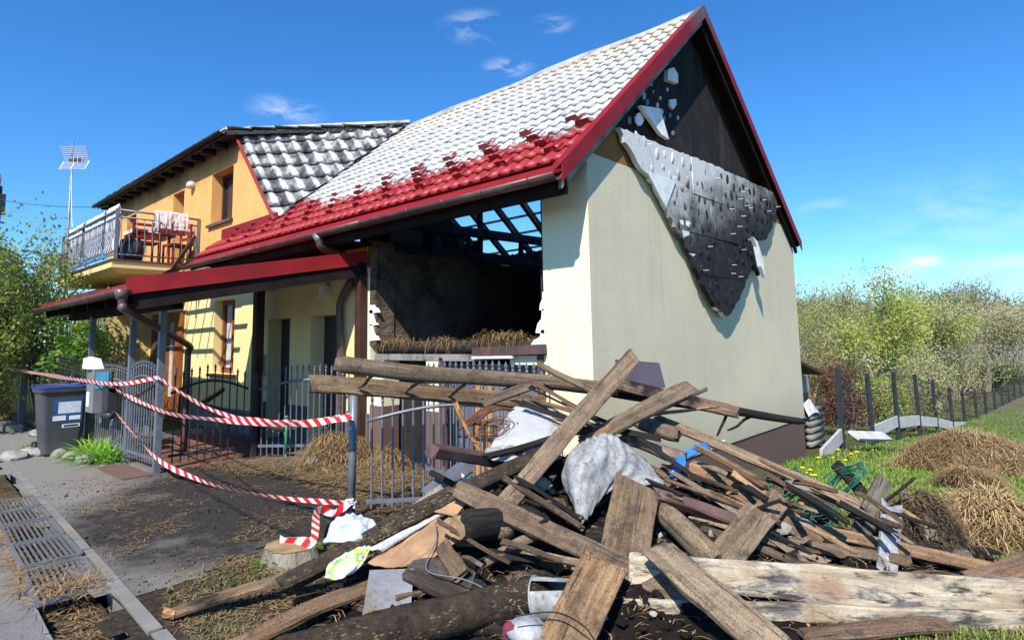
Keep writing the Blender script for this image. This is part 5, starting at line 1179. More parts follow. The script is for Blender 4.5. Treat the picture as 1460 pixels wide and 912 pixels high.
def shed():
    e = empty('garden_shed', (-.9, 8.9, -.6), 'small grey lean-to shed behind the house corner', 'shed')
    c0 = on(1183, 528, 0, -.15); 
    MB().box((-2.2, 7.3, -.9), (-.6, 8.7, .72)).build('wall', M['shedwall'], e)
    m = MB(); m.hexa([(-2.4, 6.8, 1.24), (-.35, 6.8, 1.20), (-.35, 9.05, .74), (-2.4, 9.05, .76), (-2.4, 6.8, 1.30), (-.35, 6.8, 1.26), (-.35, 9.05, .80), (-2.4, 9.05, .82)]); m.build('roof', M['brown_post'], e)
    b = MB(); b.prism([(-.602, 7.3, .72), (-.602, 8.7, .722), (-.602, 7.3, 1.08)], (-.1, 0, 0)); fixn(b.build('wall', M['shedwall'], e))
    MB().box((-.598, 7.6, -.7), (-.56, 8.6, .4)).build('netting', M['netting'], e)
    for k in range(6):
        o = MB().tube([(-.4, 7.9, -.55+k*.13), (-.38, 8.7, -.57+k*.13)], .062, 8).build('stacked_tile', M['concrete'], None, True); tag(o, 'ridge tile in the stack leaning by the garden shed', 'tile', 'stacked ridge tiles by the shed')
    tag(cloth('plastic_sheet', [[Vector((-.42, 7.8, .25)), Vector((-.4, 8.1, .32)), Vector((-.42, 8.4, .2))], [Vector((-.34, 7.8, .0)), Vector((-.3, 8.1, .05)), Vector((-.32, 8.5, -.02))]], M['cloth'], seed=3), 'crumpled grey plastic sheet on the tile stack by the shed', 'plastic sheet')
shed()
def far_house(px, py, Z, w, d, h, roofh, lab, wm, rm, rot):
    c = dep(px, py, Z); c.z = gz(c.x, c.y)-.5; e = empty('far_building', c, lab, 'building'); R_ = Matrix.Rotation(rot, 3, 'Z')
    def T(x, y, z): return c+R_@Vector((x, y, z))
    def bx(lo, hi): 
        (x0, y0, z0), (x1, y1, z1) = lo, hi; m = MB(); m.hexa([T(x0, y0, z0), T(x1, y0, z0), T(x1, y1, z0), T(x0, y1, z0), T(x0, y0, z1), T(x1, y0, z1), T(x1, y1, z1), T(x0, y1, z1)]); return m
    bx((-w/2, -d/2, 0), (w/2, d/2, h)).build('wall', wm, e)
    m = MB(); m.add([T(-w/2-.3, -d/2-.3, h), T(w/2+.3, -d/2-.3, h), T(w/2+.3, d/2+.3, h), T(-w/2-.3, d/2+.3, h), T(-w/2-.3, 0, h+roofh), T(w/2+.3, 0, h+roofh)], [(0, 1, 5, 4), (2, 3, 4, 5), (1, 2, 5), (3, 0, 4), (3, 2, 1, 0)]); m.build('roof', rm, e)
    n = int(w/2.2)
    for k in range(n):
        x = -w/2+(k+.5)*w/n
        f = bx((x-.5, -d/2-.03, h*.45), (x+.5, -d/2-.005, h*.8)).build('window', M['white'], e); bx((x-.42, -d/2-.045, h*.48), (x+.42, -d/2-.032, h*.77)).build('pane', M['glass'], f)
far_house(1462, 500, 70, 14, 8, 5.6, .8, 'blue-grey far building with a long window band beyond the trees', M['busblue'], M['paint_brown'], .75)
far_house(1215, 500, 60, 7, 5, 2.6, .7, 'low white far building half hidden by the trees', M['farwhite'], M['concrete'], .75)
far_house(1290, 505, 85, 9, 6, 3.0, 1.0, 'pale far bungalow deep behind the trees', M['farwhite'], M['paint_brown'], .6)
# ================================================================== DEBRIS PILE
G_, B2, T_, D_, GR, PK = (.24, .17, .11), (.19, .115, .07), (.38, .26, .15), (.10, .07, .05), (.26, .235, .20), (.42, .27, .14)
def plank_mesh(L, w, t, seed, jag=.03, bend=.02, twist=.1, taper=1.0, edge=.06):
    n = max(6, min(40, int(L/.06))); V = []; F = []; R_ = random.Random(seed); bv = min(w, t)*.16
    prof = [(-w/2+bv, -t/2), (w/2-bv, -t/2), (w/2, -t/2+bv), (w/2, t/2-bv), (w/2-bv, t/2), (-w/2+bv, t/2), (-w/2, t/2-bv), (-w/2, -t/2+bv)]
    je = [[R_.uniform(-jag, jag) for _ in prof] for _ in range(2)]
    for i in range(n+1):
        u = i/n; x = (u-.5)*L; tw = twist*(u-.5); k = lerp(1, taper, u)*(1+edge*mnoise.noise(Vector((x*2.3, seed*1.7, 0)))); by = bend*mnoise.noise(Vector((u*1.6, seed, 4)))*1.5; bz = bend*(4*u*(1-u)-.6)*(1 if seed % 2 else -1)
        for j, (y, z) in enumerate(prof):
            yy = y*k+(.05*w*mnoise.noise(Vector((x*6, j*3.3, seed)))); zz = z+.05*t*mnoise.noise(Vector((x*7, j*2.1, seed+5)))
            c, s_ = math.cos(tw), math.sin(tw); xo = 0
            if i == 0: xo = je[0][j]
            elif i == n: xo = je[1][j]
            V.append((x+xo, yy*c-zz*s_+by, yy*s_+zz*c+bz))
    for i in range(n):
        for j in range(8): F.append((i*8+j, i*8+(j+1) % 8, (i+1)*8+(j+1) % 8, (i+1)*8+j))
    F += [tuple(reversed(range(8))), tuple(n*8+j for j in range(8))]
    return V, F
def place(o, p0, p1, hint):
    X = (p1-p0).normalized(); Z = hint-X*hint.dot(X); Z.normalize(); Y = Z.cross(X); c = (p0+p1)/2
    o.matrix_world = Matrix(((X.x, Y.x, Z.x, c.x), (X.y, Y.y, Z.y, c.y), (X.z, Y.z, Z.z, c.z), (0, 0, 0, 1))); ORG[o] = c
TOCAM = -CF
PN = [0]
def plank(a, b, w, t, tint, char, lab, roll=0.0, mat='wood', jag=.02, bend=.014, twist=.16, taper=1.0, name='plank', cat='plank', grp=None, up=.75, edge=.13, lift=.03):
    p0 = PZ(*a, lift) if not isinstance(a, Vector) else a; p1 = PZ(*b, lift) if not isinstance(b, Vector) else b; PN[0] += 1
    jag *= U(1.0, 2.6) if name == 'plank' else 1
    if name == 'plank' and mat == 'wood' and char < .3: char += U(.05, .22)
    V, F = plank_mesh((p1-p0).length, w, t, PN[0]*1.37+PN[0] % 2, jag, bend, twist, taper, edge)
    me = bpy.data.meshes.new(name); me.from_pydata(V, [], F); me.materials.append(M[mat]); o = bpy.data.objects.new(name, me); COL.objects.link(o)
    h = TOCAM*(1-up)+Vector((0, 0, up)); X = (p1-p0).normalized()
    h = Matrix.Rotation(roll, 3, X)@h; place(o, p0, p1, h); k_ = U(.78, 1.2); hw = U(-.1, .1); o.color = (tint[0]*k_*(1.03+hw), tint[1]*k_*.96, tint[2]*k_*(.90-hw), char)
    if lab: tag(o, lab, cat, grp)
    return o
def log(a, b, r0, r1, tint, char, lab, mat='wood', end='logend', name='log', cat='log', rough=.08, grp=None, parent=None, lift=.05):
    p0 = PZ(*a, lift) if not isinstance(a, Vector) else a; p1 = PZ(*b, lift) if not isinstance(b, Vector) else b; L = (p1-p0).length; n = max(6, min(44, int(L/.07))); V = []; F = []; m = 14; PN[0] += 1; sd = PN[0]
    for i in range(n+1):
        u = i/n; x = (u-.5)*L
        for k in range(m):
            an = 2*math.pi*k/m; r = lerp(r0, r1, u)*(.72 if i in (0, n) else 1)*(1+rough*mnoise.noise(Vector((x*3, math.cos(an)*1.3, math.sin(an)*1.3+sd)))+rough*.5*mnoise.noise(Vector((x*9, math.cos(an)*3, math.sin(an)*3+sd))))
            V.append((x+(U(-.02, .02) if i in (0, n) else 0), r*math.cos(an)+.03*mnoise.noise(Vector((u*2, sd, 0))), r*math.sin(an)+.03*mnoise.noise(Vector((u*2, sd, 9)))))
    for i in range(n):
        for k in range(m): F.append((i*m+k, i*m+(k+1) % m, (i+1)*m+(k+1) % m, (i+1)*m+k))
    mi = [0]*len(F); F += [tuple(reversed(range(m))), tuple(n*m+k for k in range(m))]; mi += [1, 1]
    me = bpy.data.meshes.new(name); me.from_pydata(V, [], F); me.materials.append(M[mat]); me.materials.append(M[end]); me.polygons.foreach_set('material_index', mi); me.polygons.foreach_set('use_smooth', [x == 0 for x in mi])
    o = bpy.data.objects.new(name, me); COL.objects.link(o); place(o, p0, p1, Vector((.01, 0, 1)) if abs((p1-p0).normalized().z) < .95 else Vector((1, 0, 0))); o.color = (*tint, char)
    if parent is not None:
        mw = o.matrix_world.copy(); o.parent = parent; o.matrix_parent_inverse = Matrix.Translation(-ORG[parent]); o.matrix_basis = mw
    if lab: tag(o, lab, cat, grp)
    return o
# --- core of ash and rubble
bumps = [(860, 635, 4.75, .55), (790, 620, 4.9, .6), (960, 650, 4.7, .6), (1040, 690, 4.6, .55), (720, 700, 4.4, .5), (900, 740, 4.0, .55), (1000, 760, 3.95, .5), (1110, 735, 4.2, .5), (1200, 765, 4.05, .45), (650, 790, 3.85, .42), (760, 800, 3.7, .45), (870, 820, 3.6, .3), (1020, 815, 3.62, .26), (1150, 812, 3.7, .26), (1290, 770, 4.2, .4), (560, 840, 3.6, .3)]
BP = []
for px, py, Z, r in bumps:
    p = dep(px, py, Z); BP.append((p.x, p.y, max(.08, p.z), r))
def core(x, y):
    h = 0
    for bx, by, bz, r in BP:
        d = math.hypot(x-bx, y-by)/(r*1.9); h = max(h, bz*.74*max(0, 1-d*d)**1.1) if d < 1 else h
    return h
def build_core():
    x0, x1, y0, y1, st = -1.6, 3.6, -3.6, 1.4, .05; V = []; F = []; nx = int((x1-x0)/st); ny = int((y1-y0)/st); idx = {}
    def vid(i, j):
        if (i, j) not in idx:
            x, y = x0+i*st, y0+j*st; h = core(x, y); n = mnoise.noise(Vector((x*5, y*5, 1)))*.09+mnoise.noise(Vector((x*14, y*14, 3)))*.05
            idx[(i, j)] = len(V); V.append((x+U(-.012, .012), y+U(-.012, .012), gz(x, y)+(h+n*min(1, h*4) if h > 0 else 0)-.01))
        return idx[(i, j)]
    for i in range(nx):
        for j in range(ny):
            if core(x0+(i+.5)*st, y0+(j+.5)*st) > .005: F.append((vid(i, j), vid(i+1, j), vid(i+1, j+1), vid(i, j+1)))
    tag(mk('ash_rubble', V, F, M['ash'], loc=(1, -1, 0)), 'black ash and rubble under the debris pile', 'rubble', kind='stuff')
build_core()
# --- homemade ladder of two poles
Ld = empty('pole_ladder', dep(600, 545, 4.8), 'homemade ladder of two weathered poles lying on top of the debris pile', 'ladder')
la0, la1, la2 = (478, 518, 4.75), (880, 556, 5.5), (1146, 601, 6.35)
log(la0, la1, .070, .062, (.235, .18, .125), .06, None, name='rail', cat=None, parent=Ld, rough=.06, end='wood')
log((868, 556, 5.46), la2, .062, .036, (.09, .07, .055), .75, None, name='rail', cat=None, parent=Ld, rough=.06, end='wood')
o = plank((443, 546, 5.0), (775, 575, 5.6), .145, .06, (.235, .18, .125), .05, None, roll=-.1, name='rail', up=.15, jag=.03, edge=.12); mw = o.matrix_world.copy(); o.parent = Ld; o.matrix_parent_inverse = Matrix.Translation(-ORG[Ld]); o.matrix_basis = mw
for (a, b) in (((536, 533, 4.87), (511, 553, 5.06)), ((606, 538, 4.99), (578, 559, 5.18)), ((667, 545, 5.1), (640, 564, 5.3)), ((725, 552, 5.2), (700, 572, 5.4))):
    log(a, b, .015, .013, (.22, .16, .11), .0, None, name='rung', parent=Ld, end='wood')
# stubs of lower rungs on the charred end
for (a, b) in (((1038, 588, 6.05), (1022, 622, 5.9)), ((1074, 592, 6.15), (1038, 613, 5.95))): log(a, b, .016, .012, (.08, .065, .05), .7, None, name='rung', parent=Ld, end='wood')
PK_ = 'planks thrown on the debris pile'
P_ = plank
P_((903, 508, 4.75), (722, 712, 4.02), .135, .03, (.27, .20, .14), .0, 'long straw-flecked board slanting steeply across the top of the pile', up=.35, jag=.03, twist=.25)
P_((984, 551, 4.95), (836, 628, 4.5), .15, .035, (.25, .205, .155), .05, 'broad weathered board rising to the right behind the steep board', up=.62, jag=.03)
P_((838, 626, 4.48), (872, 609, 4.6), .07, .03, PK, .0, 'splintered orange break at the foot of the broad board', up=.4, jag=.05, name='wood_splinter', cat='splinter')
P_((690, 650, 4.28), (842, 611, 4.55), .042, .04, (.03, .028, .026), 1.0, 'charred black stick resting against the steep board', up=.4)
P_((772, 647, 4.32), (402, 832, 3.62), .115, .085, B2, .12, 'thick rotten brown beam running down to the tree stump', mat='bark', up=.55, jag=.03)
P_((640, 700, 4.2), (420, 816, 3.78), .03, .10, D_, .45, 'dark narrow board alongside the rotten beam', up=.35)
P_((242, 873, 3.52), (470, 806, 3.9), .105, .028, (.27, .185, .11), .05, 'brown board lying on the ground with a fresh orange end', up=.85, jag=.012)
P_((239, 874, 3.50), (246, 871, 3.53), .10, .027, (.55, .33, .13), .0, 'fresh orange sawn end of the board on the ground', up=.85, jag=.006, name='board_end', cat='plank')
P_((320, 925, 3.05), (530, 832, 3.62), .13, .026, (.20, .14, .095), .12, 'dark wet board pointing at the slate panel', up=.85)
P_((616, 641, 4.05), (728, 662, 4.7), .095, .085, (1, 1, 1), .0, 'maroon painted square beam sticking out towards the gate', mat='paint_brown', up=.7, jag=.012, twist=.05)
P_((645, 694, 3.98), (975, 852, 3.30), .125, .03, (.25, .18, .125), .04, 'long split brown board crossing the front of the pile', up=.45, jag=.03, twist=.2)
P_((650, 700, 3.99), (820, 770, 3.72), .03, .025, (.22, .16, .11), .1, 'split-off strip along the long brown board', up=.45, jag=.05, taper=.4)
P_((902, 813, 3.42), (1490, 858, 3.30), .185, .05, (1, 1, 1), 0, 'upper cream-coloured stripped slab with soot streaks at the front of the pile', mat='palewood', up=.28, jag=.03, edge=.16, bend=.02)
P_((880, 862, 3.30), (1490, 886, 3.22), .095, .05, (1, 1, 1), 0, 'lower cream-coloured stripped slab with soot streaks at the front of the pile', mat='palewood', up=.22, jag=.03, edge=.12, bend=.015)
P_((860, 815, 3.5), (930, 850, 3.35), .12, .03, (.42, .33, .22), .0, 'short tan board end under the long brown board', up=.45, jag=.03)
P_((938, 782, 3.35), (1112, 932, 2.72), .175, .035, (.27, .245, .20), .0, 'grey weathered board leaning over the cream slabs', up=.5, jag=.03, edge=.12, twist=.3)
P_((863, 800, 3.33), (795, 940, 2.85), .26, .03, (.31, .225, .14), .0, 'wide tan board sliding off the front of the pile', up=.55, jag=.03, edge=.08)
P_((908, 688, 3.95), (888, 802, 3.52), .29, .028, (.225, .175, .125), .08, 'wide straw-flecked board propped below the white tarp', up=.42, jag=.02, edge=.05)
P_((740, 690, 4.55), (900, 690, 4.5), .3, .03, (.03, .028, .026), 1.0, 'charred wide board behind the white tarp', up=.3, jag=.04)
log((945, 728, 3.92), (1020, 800, 3.48), .072, .078, (.34, .26, .165), .0, 'peeled tan half-log beside the straw-flecked board', end='wood')
P_((1085, 728, 3.88), (1032, 800, 3.52), .19, .025, (.34, .255, .17), .0, 'short tan board leaning behind the cream slab', up=.5)
P_((1115, 705, 4.1), (1060, 760, 3.85), .16, .025, (.33, .25, .17), .05, 'second short tan board leaning by the grey rubble', up=.5)
P_((938, 706, 4.15), (1062, 748, 3.98), .085, .08, (1, 1, 1), 0, 'brown painted beam lying below the blue plastic', mat='paint_brown', up=.5, jag=.03)
P_((958, 672, 4.35), (1182, 824, 3.62), .036, .018, (.26, .215, .165), .0, 'thin grey lath slanting down to the cream slab', up=.4)
P_((1000, 752, 4.0), (1170, 815, 3.58), .045, .02, (.09, .08, .07), .35, 'thin dark lath just above the cream slab', up=.45)
P_((985, 735, 4.1), (1180, 800, 3.7), .04, .02, (.28, .23, .17), .05, 'pair-mate lath of greyed pine near the cream slab', up=.4)
P_((960, 735, 4.0), (1020, 775, 3.85), .05, .05, (.03, .03, .03), 1.0, 'black charred batten by the peeled half-log', up=.5)
P_((935, 595, 5.05), (1244, 729, 4.22), .085, .035, (.28, .215, .15), .0, 'long grey-brown board slanting past the brown plinth', up=.5, jag=.03)
P_((1048, 700, 4.3), (1168, 776, 3.9), .11, .03, (.24, .18, .125), .3, 'board with a burnt black end in front of the green wire', up=.55)
P_((1105, 740, 4.15), (1480, 826, 3.55), .085, .04, (.28, .215, .15), .0, 'long thin brown plank reaching out towards the straw heap', up=.5, jag=.02)
P_((1262, 685, 4.3), (1222, 768, 3.95), .125, .04, (.21, .19, .155), .1, 'lichen-grey board standing up at the right end of the pile', up=.4, jag=.025)
P_((1272, 722, 4.05), (1264, 812, 3.72), .13, .03, (1, 1, 1), 0, 'white-painted board leaning upright beside the dark peat', mat='tarp', up=.25, jag=.05)
P_((1230, 700, 4.45), (1195, 665, 4.6), .09, .03, D_, .6, 'dark charred board stub behind the lichen-grey board', up=.4, jag=.05)
P_((1290, 700, 4.4), (1330, 765, 4.1), .09, .03, (.25, .20, .15), .1, 'weathered board half buried in the dark peat', up=.5)
P_((1150, 905, 3.05), (1352, 889, 3.18), .10, .03, (.24, .16, .11), .1, 'brown board lying in the grass under the cream slabs', up=.8)
P_((1385, 830, 3.4), (1500, 800, 3.6), .17, .03, (.20, .13, .09), .1, 'reddish-brown board end lifting off the grass', up=.6)
P_((770, 520, 5.0), (850, 560, 5.0), .05, .025, (.30, .225, .15), .0, 'tan lath lying across the ladder', up=.4)
P_((868, 545, 5.15), (1050, 586, 5.45), .12, .03, (.25, .16, .11), .25, 'reddish board with one burnt half above the blue strip', up=.45)
P_((935, 590, 5.0), (1025, 578, 5.2), .03, .025, (.48, .34, .19), .0, 'fresh pale splinter lath sticking out right', up=.4, taper=.4)
log((905, 600, 5.0), (968, 622, 4.75), .055, .065, (.25, .19, .14), .1, 'broken round log stub with a dark hollow end', end='bark')
log((885, 622, 4.75), (978, 652, 4.55), .052, .055, (.31, .25, .18), .1, 'pale round log stub lying below the broken one', end='wood')
P_((770, 590, 4.9), (838, 606, 4.75), .06, .05, (.24, .19, .14), .1, 'short thick batten on the white sack', up=.5)
P_((650, 575, 4.85), (682, 640, 4.65), .035, .03, (.48, .24, .08), .0, 'bright orange splintered stick below the ladder', up=.3)
P_((612, 703, 4.3), (668, 664, 4.6), .14, .025, (1, 1, 1), 0, 'blue-grey board lying against the gate bars', mat='slate', up=.6)
P_((560, 745, 4.05), (640, 690, 4.3), .06, .02, (.44, .43, .42), .0, 'pale plank under the rotten beam by the gate', up=.6)
P_((690, 575, 5.0), (775, 545, 5.2), .09, .03, (.20, .16, .12), .2, 'dark board tucked under the ladder', up=.5)
P_((752, 572, 5.0), (800, 610, 4.85), .10, .03, (.22, .17, .13), .2, 'short brown board above the white sack', up=.5)
P_((1000, 640, 4.7), (1090, 690, 4.5), .05, .03, (.22, .165, .12), .2, 'thin board behind the blue plastic scrap', up=.5)
P_((985, 672, 4.5), (1082, 700, 4.3), .12, .05, (.36, .25, .15), .1, 'fresh-faced thick board right of the blue plastic', up=.5)
P_((1000, 700, 4.3), (1120, 752, 4.05), .09, .025, (.30, .22, .15), .1, 'tan board angled below the thick fresh-faced board', up=.5)
P_((1140, 672, 4.75), (1100, 705, 4.55), .1, .03, D_, .5, 'dark board stub beneath the green wire coil', up=.5)
P_((1165, 770, 3.95), (1060, 790, 3.85), .10, .025, (.21, .155, .11), .2, 'brown board flat above the cream slab', up=.6)
P_((1130, 775, 3.9), (1300, 800, 3.75), .07, .03, (.20, .15, .11), .3, 'dark board in front of the white-painted board', up=.5)
P_((590, 808, 3.58), (668, 838, 3.48), .22, .035, (.10, .09, .085), .5, 'burnt square board end beside the slate panel', up=.7)
P_((625, 772, 3.75), (655, 815, 3.5), .10, .03, (.30, .22, .14), .3, 'half-burnt tan offcut under the log end', up=.4)
P_((768, 760, 3.75), (690, 800, 3.6), .06, .03, (.22, .17, .13), .3, 'small offcut by the log end', up=.5)
P_((560, 760, 3.9), (680, 770, 3.85), .10, .02, (1, 1, 1), 0, 'crumpled tan board strip beside the cardboard', mat='card', up=.5)
log((652, 752, 3.62), (800, 735, 4.2), .098, .09, D_, .7, 'sawn log with a pale round end facing the street', mat='wood', end='logend')
log((705, 752, 3.75), (760, 740, 4.1), .075, .07, (.36, .27, .17), .2, 'broken pale log chunk next to the sawn log', end='logend')
log((380, 945, 2.75), (775, 842, 3.35), .105, .095, D_, .5, 'big rotten charred trunk at the very front of the pile', mat='bark', end='bark')
log((700, 800, 3.75), (860, 770, 3.9), .07, .06, D_, 1.0, 'black charred log behind the long split board', mat='wood', end='bark')
log((700, 780, 3.9), (560, 830, 3.6), .05, .05, D_, .9, 'thin charred log beside the slate panel', end='bark')
# --- slate panel, cardboard, tarps, sacks, bags
def panel(pts, Z, th, mat, lab, nm, cat):
    P = [PZ(px, py, z) for (px, py), z in zip(pts, Z)]; n = (P[1]-P[0]).cross(P[2]-P[1]).normalized(); b = MB(); b.prism(P, n*th); return tag(fixn(b.build(nm, mat)), lab, cat)
panel([(527, 812), (590, 810), (585, 876), (516, 879)], [3.55, 3.55, 3.36, 3.36], .012, M['slate'], 'square slate-blue sheet leaning against the pile front', 'slate_sheet', 'sheet')
cloth('cardboard', [[dep(598, 742, 3.95), dep(640, 738, 3.92), dep(688, 742, 3.9)], [dep(560, 775, 3.8), dep(610, 768, 3.74), dep(660, 765, 3.76)], [dep(516, 803, 3.66), dep(560, 805, 3.58), dep(600, 806, 3.6)]], M['card'], 'crumpled brown cardboard below the rotten beam', 'cardboard', thick=.008, fold=.03, seed=4)
cloth('cardboard', [[dep(660, 690, 4.1), dep(690, 684, 4.12)], [dep(610, 728, 3.95), dep(650, 735, 3.9)]], M['card'], 'small torn cardboard piece above the rotten beam', 'cardboard', thick=.006, fold=.02, seed=14)
cloth('foam_sheet', [[dep(620, 735, 3.95), dep(640, 726, 3.98)], [dep(520, 782, 3.72), dep(545, 785, 3.7)]], M['sack'], 'white plastic strip under the rotten beam', 'plastic strip', thick=.01, fold=.02, seed=15)
cloth('white_tarp', [[dep(826, 632, 4.42), dep(848, 621, 4.45), dep(868, 618, 4.5), dep(895, 632, 4.55), dep(920, 655, 4.55)],
                     [dep(806, 655, 4.28), dep(835, 650, 4.14), dep(872, 650, 4.26), dep(905, 662, 4.32), dep(938, 678, 4.4)],
                     [dep(800, 682, 4.2), dep(822, 690, 4.02), dep(858, 690, 4.1), dep(885, 688, 4.2), dep(946, 690, 4.28)],
                     [dep(818, 716, 4.12), dep(826, 746, 3.95), dep(842, 735, 4.0), dep(862, 705, 4.12), dep(900, 694, 4.25)]], M['tarp'], 'sooty white tarp hanging in folds at the middle of the pile', 'tarp', thick=.008, fold=.02, seed=6)
cloth('white_sack', [[dep(728, 582, 5.0), dep(760, 573, 5.05), dep(795, 584, 5.05), dep(815, 600, 5.0)], [dep(715, 608, 4.75), dep(752, 602, 4.7), dep(790, 608, 4.7), dep(812, 622, 4.75)], [dep(698, 636, 4.55), dep(740, 632, 4.45), dep(778, 634, 4.45), dep(800, 642, 4.5)], [dep(690, 652, 4.5), dep(730, 656, 4.4), dep(770, 652, 4.4), dep(795, 655, 4.45)]], M['sack'], 'crumpled white woven sack behind the steep board', 'sack', thick=.01, fold=.02, seed=9)
cloth('grey_rag', [[dep(690, 640, 4.5), dep(730, 634, 4.45), dep(770, 640, 4.45)], [dep(695, 655, 4.4), dep(735, 657, 4.3), dep(775, 655, 4.32)]], M['tarp'], 'dirty grey rag below the white sack', 'rag', thick=.01, fold=.02, seed=10)
cloth('plastic_bag', [[dep(478, 742, 4.1), dep(505, 736, 4.15), dep(532, 744, 4.1)], [dep(470, 758, 3.95), dep(503, 750, 3.88), dep(535, 756, 3.95)], [dep(462, 775, 3.85), dep(500, 772, 3.78), dep(528, 768, 3.82)]], M['bag'], 'milky white and blue plastic bag beside the tree stump', 'plastic bag', thick=.03, fold=.022, seed=11)
cloth('printed_bag', [[dep(492, 790, 3.72), dep(515, 780, 3.76), dep(530, 778, 3.8)], [dep(470, 808, 3.6), dep(498, 804, 3.56), dep(520, 800, 3.62)], [dep(463, 822, 3.5), dep(480, 826, 3.5), dep(505, 815, 3.55)]], M['printbag'], 'printed plastic bag with yellow and green leaves under the beam', 'plastic bag', thick=.02, fold=.015, seed=12)
cloth('blue_plastic', [[dep(966, 648, 4.55), dep(978, 650, 4.55)], [dep(962, 662, 4.45), dep(976, 666, 4.42)], [dep(952, 682, 4.4), dep(960, 682, 4.4)]], M['bluepl'], 'crumpled bright blue plastic scrap in the pile', 'plastic scrap', thick=.015, fold=.012, seed=13)
P_((978, 646, 4.7), (1012, 634, 4.8), .06, .02, (1, 1, 1), 0, 'blue plastic strip with a white end', mat='bluepl', up=.4, name='plastic_strip', cat='plastic strip')
P_((1008, 636, 4.79), (1034, 630, 4.86), .055, .02, (1, 1, 1), 0, 'white plastic strip behind the blue strip', mat='white', up=.4, name='plastic_strip', cat='plastic strip')
P_((648, 668, 4.6), (668, 690, 4.4), .05, .03, (1, 1, 1), 0, 'pale turquoise rag scrap near the gate', mat='bluecloth', up=.5, name='rag', cat='rag')
def bucket():
    c = dep(790, 852, 3.25); e = empty('plastic_bucket', c, 'cracked dirty white plastic bucket lying on its side', 'bucket'); ax = (CR*.9+CU*.25-CF*.3).normalized(); V = []; F = []; n = 22; a0 = ax.orthogonal().normalized(); b0 = ax.cross(a0)
    prof = [(-.10, .115, 0), (.10, .085, 0), (.10, .001, 0)]
    for t, r, _ in prof:
        for k in range(n): a = 2*math.pi*k/n; V.append(c+ax*t+(a0*math.cos(a)+b0*math.sin(a))*r*(1+.05*mnoise.noise(Vector((math.cos(a)*2, math.sin(a)*2, t*9)))))
    for i in range(2):
        for k in range(n):
            if i == 0 and k in (4, 5, 13): continue
            F.append((i*n+k, i*n+(k+1) % n, (i+1)*n+(k+1) % n, (i+1)*n+k))
    mk('body', V, F, M['tarp'], e, True)
    MB().tube([c-ax*.1+(a0*math.cos(a*.29)+b0*math.sin(a*.29))*.118 for a in range(22)], .006, 6).build('rim', M['tarp'], e, True)
    MB().tube([c-ax*.1+(a0*math.cos(a*.2)+b0*math.sin(a*.2))*.125-ax*.09*math.sin(a/15*math.pi) for a in range(16)], .003, 5).build('handle', M['galv'], e, True)
bucket()
c = dep(752, 902, 3.02); b = MB(); b.tube([c-CF*.02, c+(CU*.6-CF)*.012, c+(CU*.6-CF)*.03], [.11, .10, .005], 22); tag(b.build('plastic_disc', M['sack'], None, True), 'dirty white round plastic disc in the grass at the pile foot', 'disc')
rock('red_rag_ball', dep(728, 900, 3.05), (.05, .04, .05), M['wine'], 'small dark red crumpled rag by the white disc', 'rag', seed=41)
panel([(878, 512), (940, 517), (949, 552), (880, 558)], [5.35, 5.4, 5.35, 5.3], .02, M['purple'], 'dark purple panel propped behind the steep board', 'purple_panel', 'panel')
# --- brown bent strips and coiled wire
for k in range(4):
    a = dep(655+k*8, 612-k*3, 4.75); pts = [a, dep(675+k*8, 592-k*2, 4.85), dep(700+k*9, 580+k, 4.95), dep(735+k*6, 585+k*3, 5.0)]
    tag(MB().tube(bez(pts, 5), .012, 6).build('bent_rod', M['rust'], None, True), 'bent brown rod curling out below the ladder', 'rod', 'bent brown rods below the ladder')
def wire_coil(c, R_, n, lab, mat, r=.0035, tilt=None, sq=.55):
    b = MB(); t = tilt or Vector((.3, -.6, .8)); t.normalize(); a0 = t.orthogonal().normalized(); b0 = t.cross(a0)
    for k in range(n):
        o = Vector((U(-.05, .05), U(-.05, .05), U(-.03, .04))); rr = R_*U(.8, 1.12); ph = U(0, 6); e = U(4.2, 6.3); ttl = Vector((U(-.2, .2), U(-.2, .2), U(-.2, .2)))
        b.tube([c+o+(a0*math.cos(ph+s_*e/24)+b0*math.sin(ph+s_*e/24)*sq)*rr+ttl*math.sin(s_/24*6)*.12 for s_ in range(25)], r, 4, False)
    return tag(b.build('wire_coil', mat, None, True), lab, 'wire coil')
wire_coil(dep(1118, 690, 4.55), .17, 16, 'green garden wire coil draped over the boards', M['greenwire'], sq=.6)
wire_coil(dep(1205, 690, 4.5), .16, 14, 'green garden wire tangle by the charred board stub', M['greenwire'], tilt=Vector((-.4, -.6, .5)))
wire_coil(dep(1172, 735, 4.2), .13, 9, 'smaller green wire tangle above the long thin plank', M['greenwire'])
wire_coil(dep(700, 612, 4.7), .14, 10, 'rusty wire tangle near the white sack', M['rust'])
tag(MB().tube(bez([dep(621, 745, 3.85), dep(622, 770, 3.7), dep(610, 795, 3.6), dep(612, 815, 3.5), dep(660, 825, 3.4), dep(690, 838, 3.3), dep(705, 850, 3.25)], 6), .004, 5).build('loose_wire', M['galv'], None, True), 'thin loose wire dangling over the slate sheet', 'wire')
tag(MB().tube(bez([dep(730, 878, 2.95), dep(790, 872, 2.95), dep(830, 890, 2.85), dep(850, 915, 2.8)], 6), .004, 5).build('loose_wire', M['black_tube'], None, True), 'thin dark wire lying across the wide tan board', 'wire')
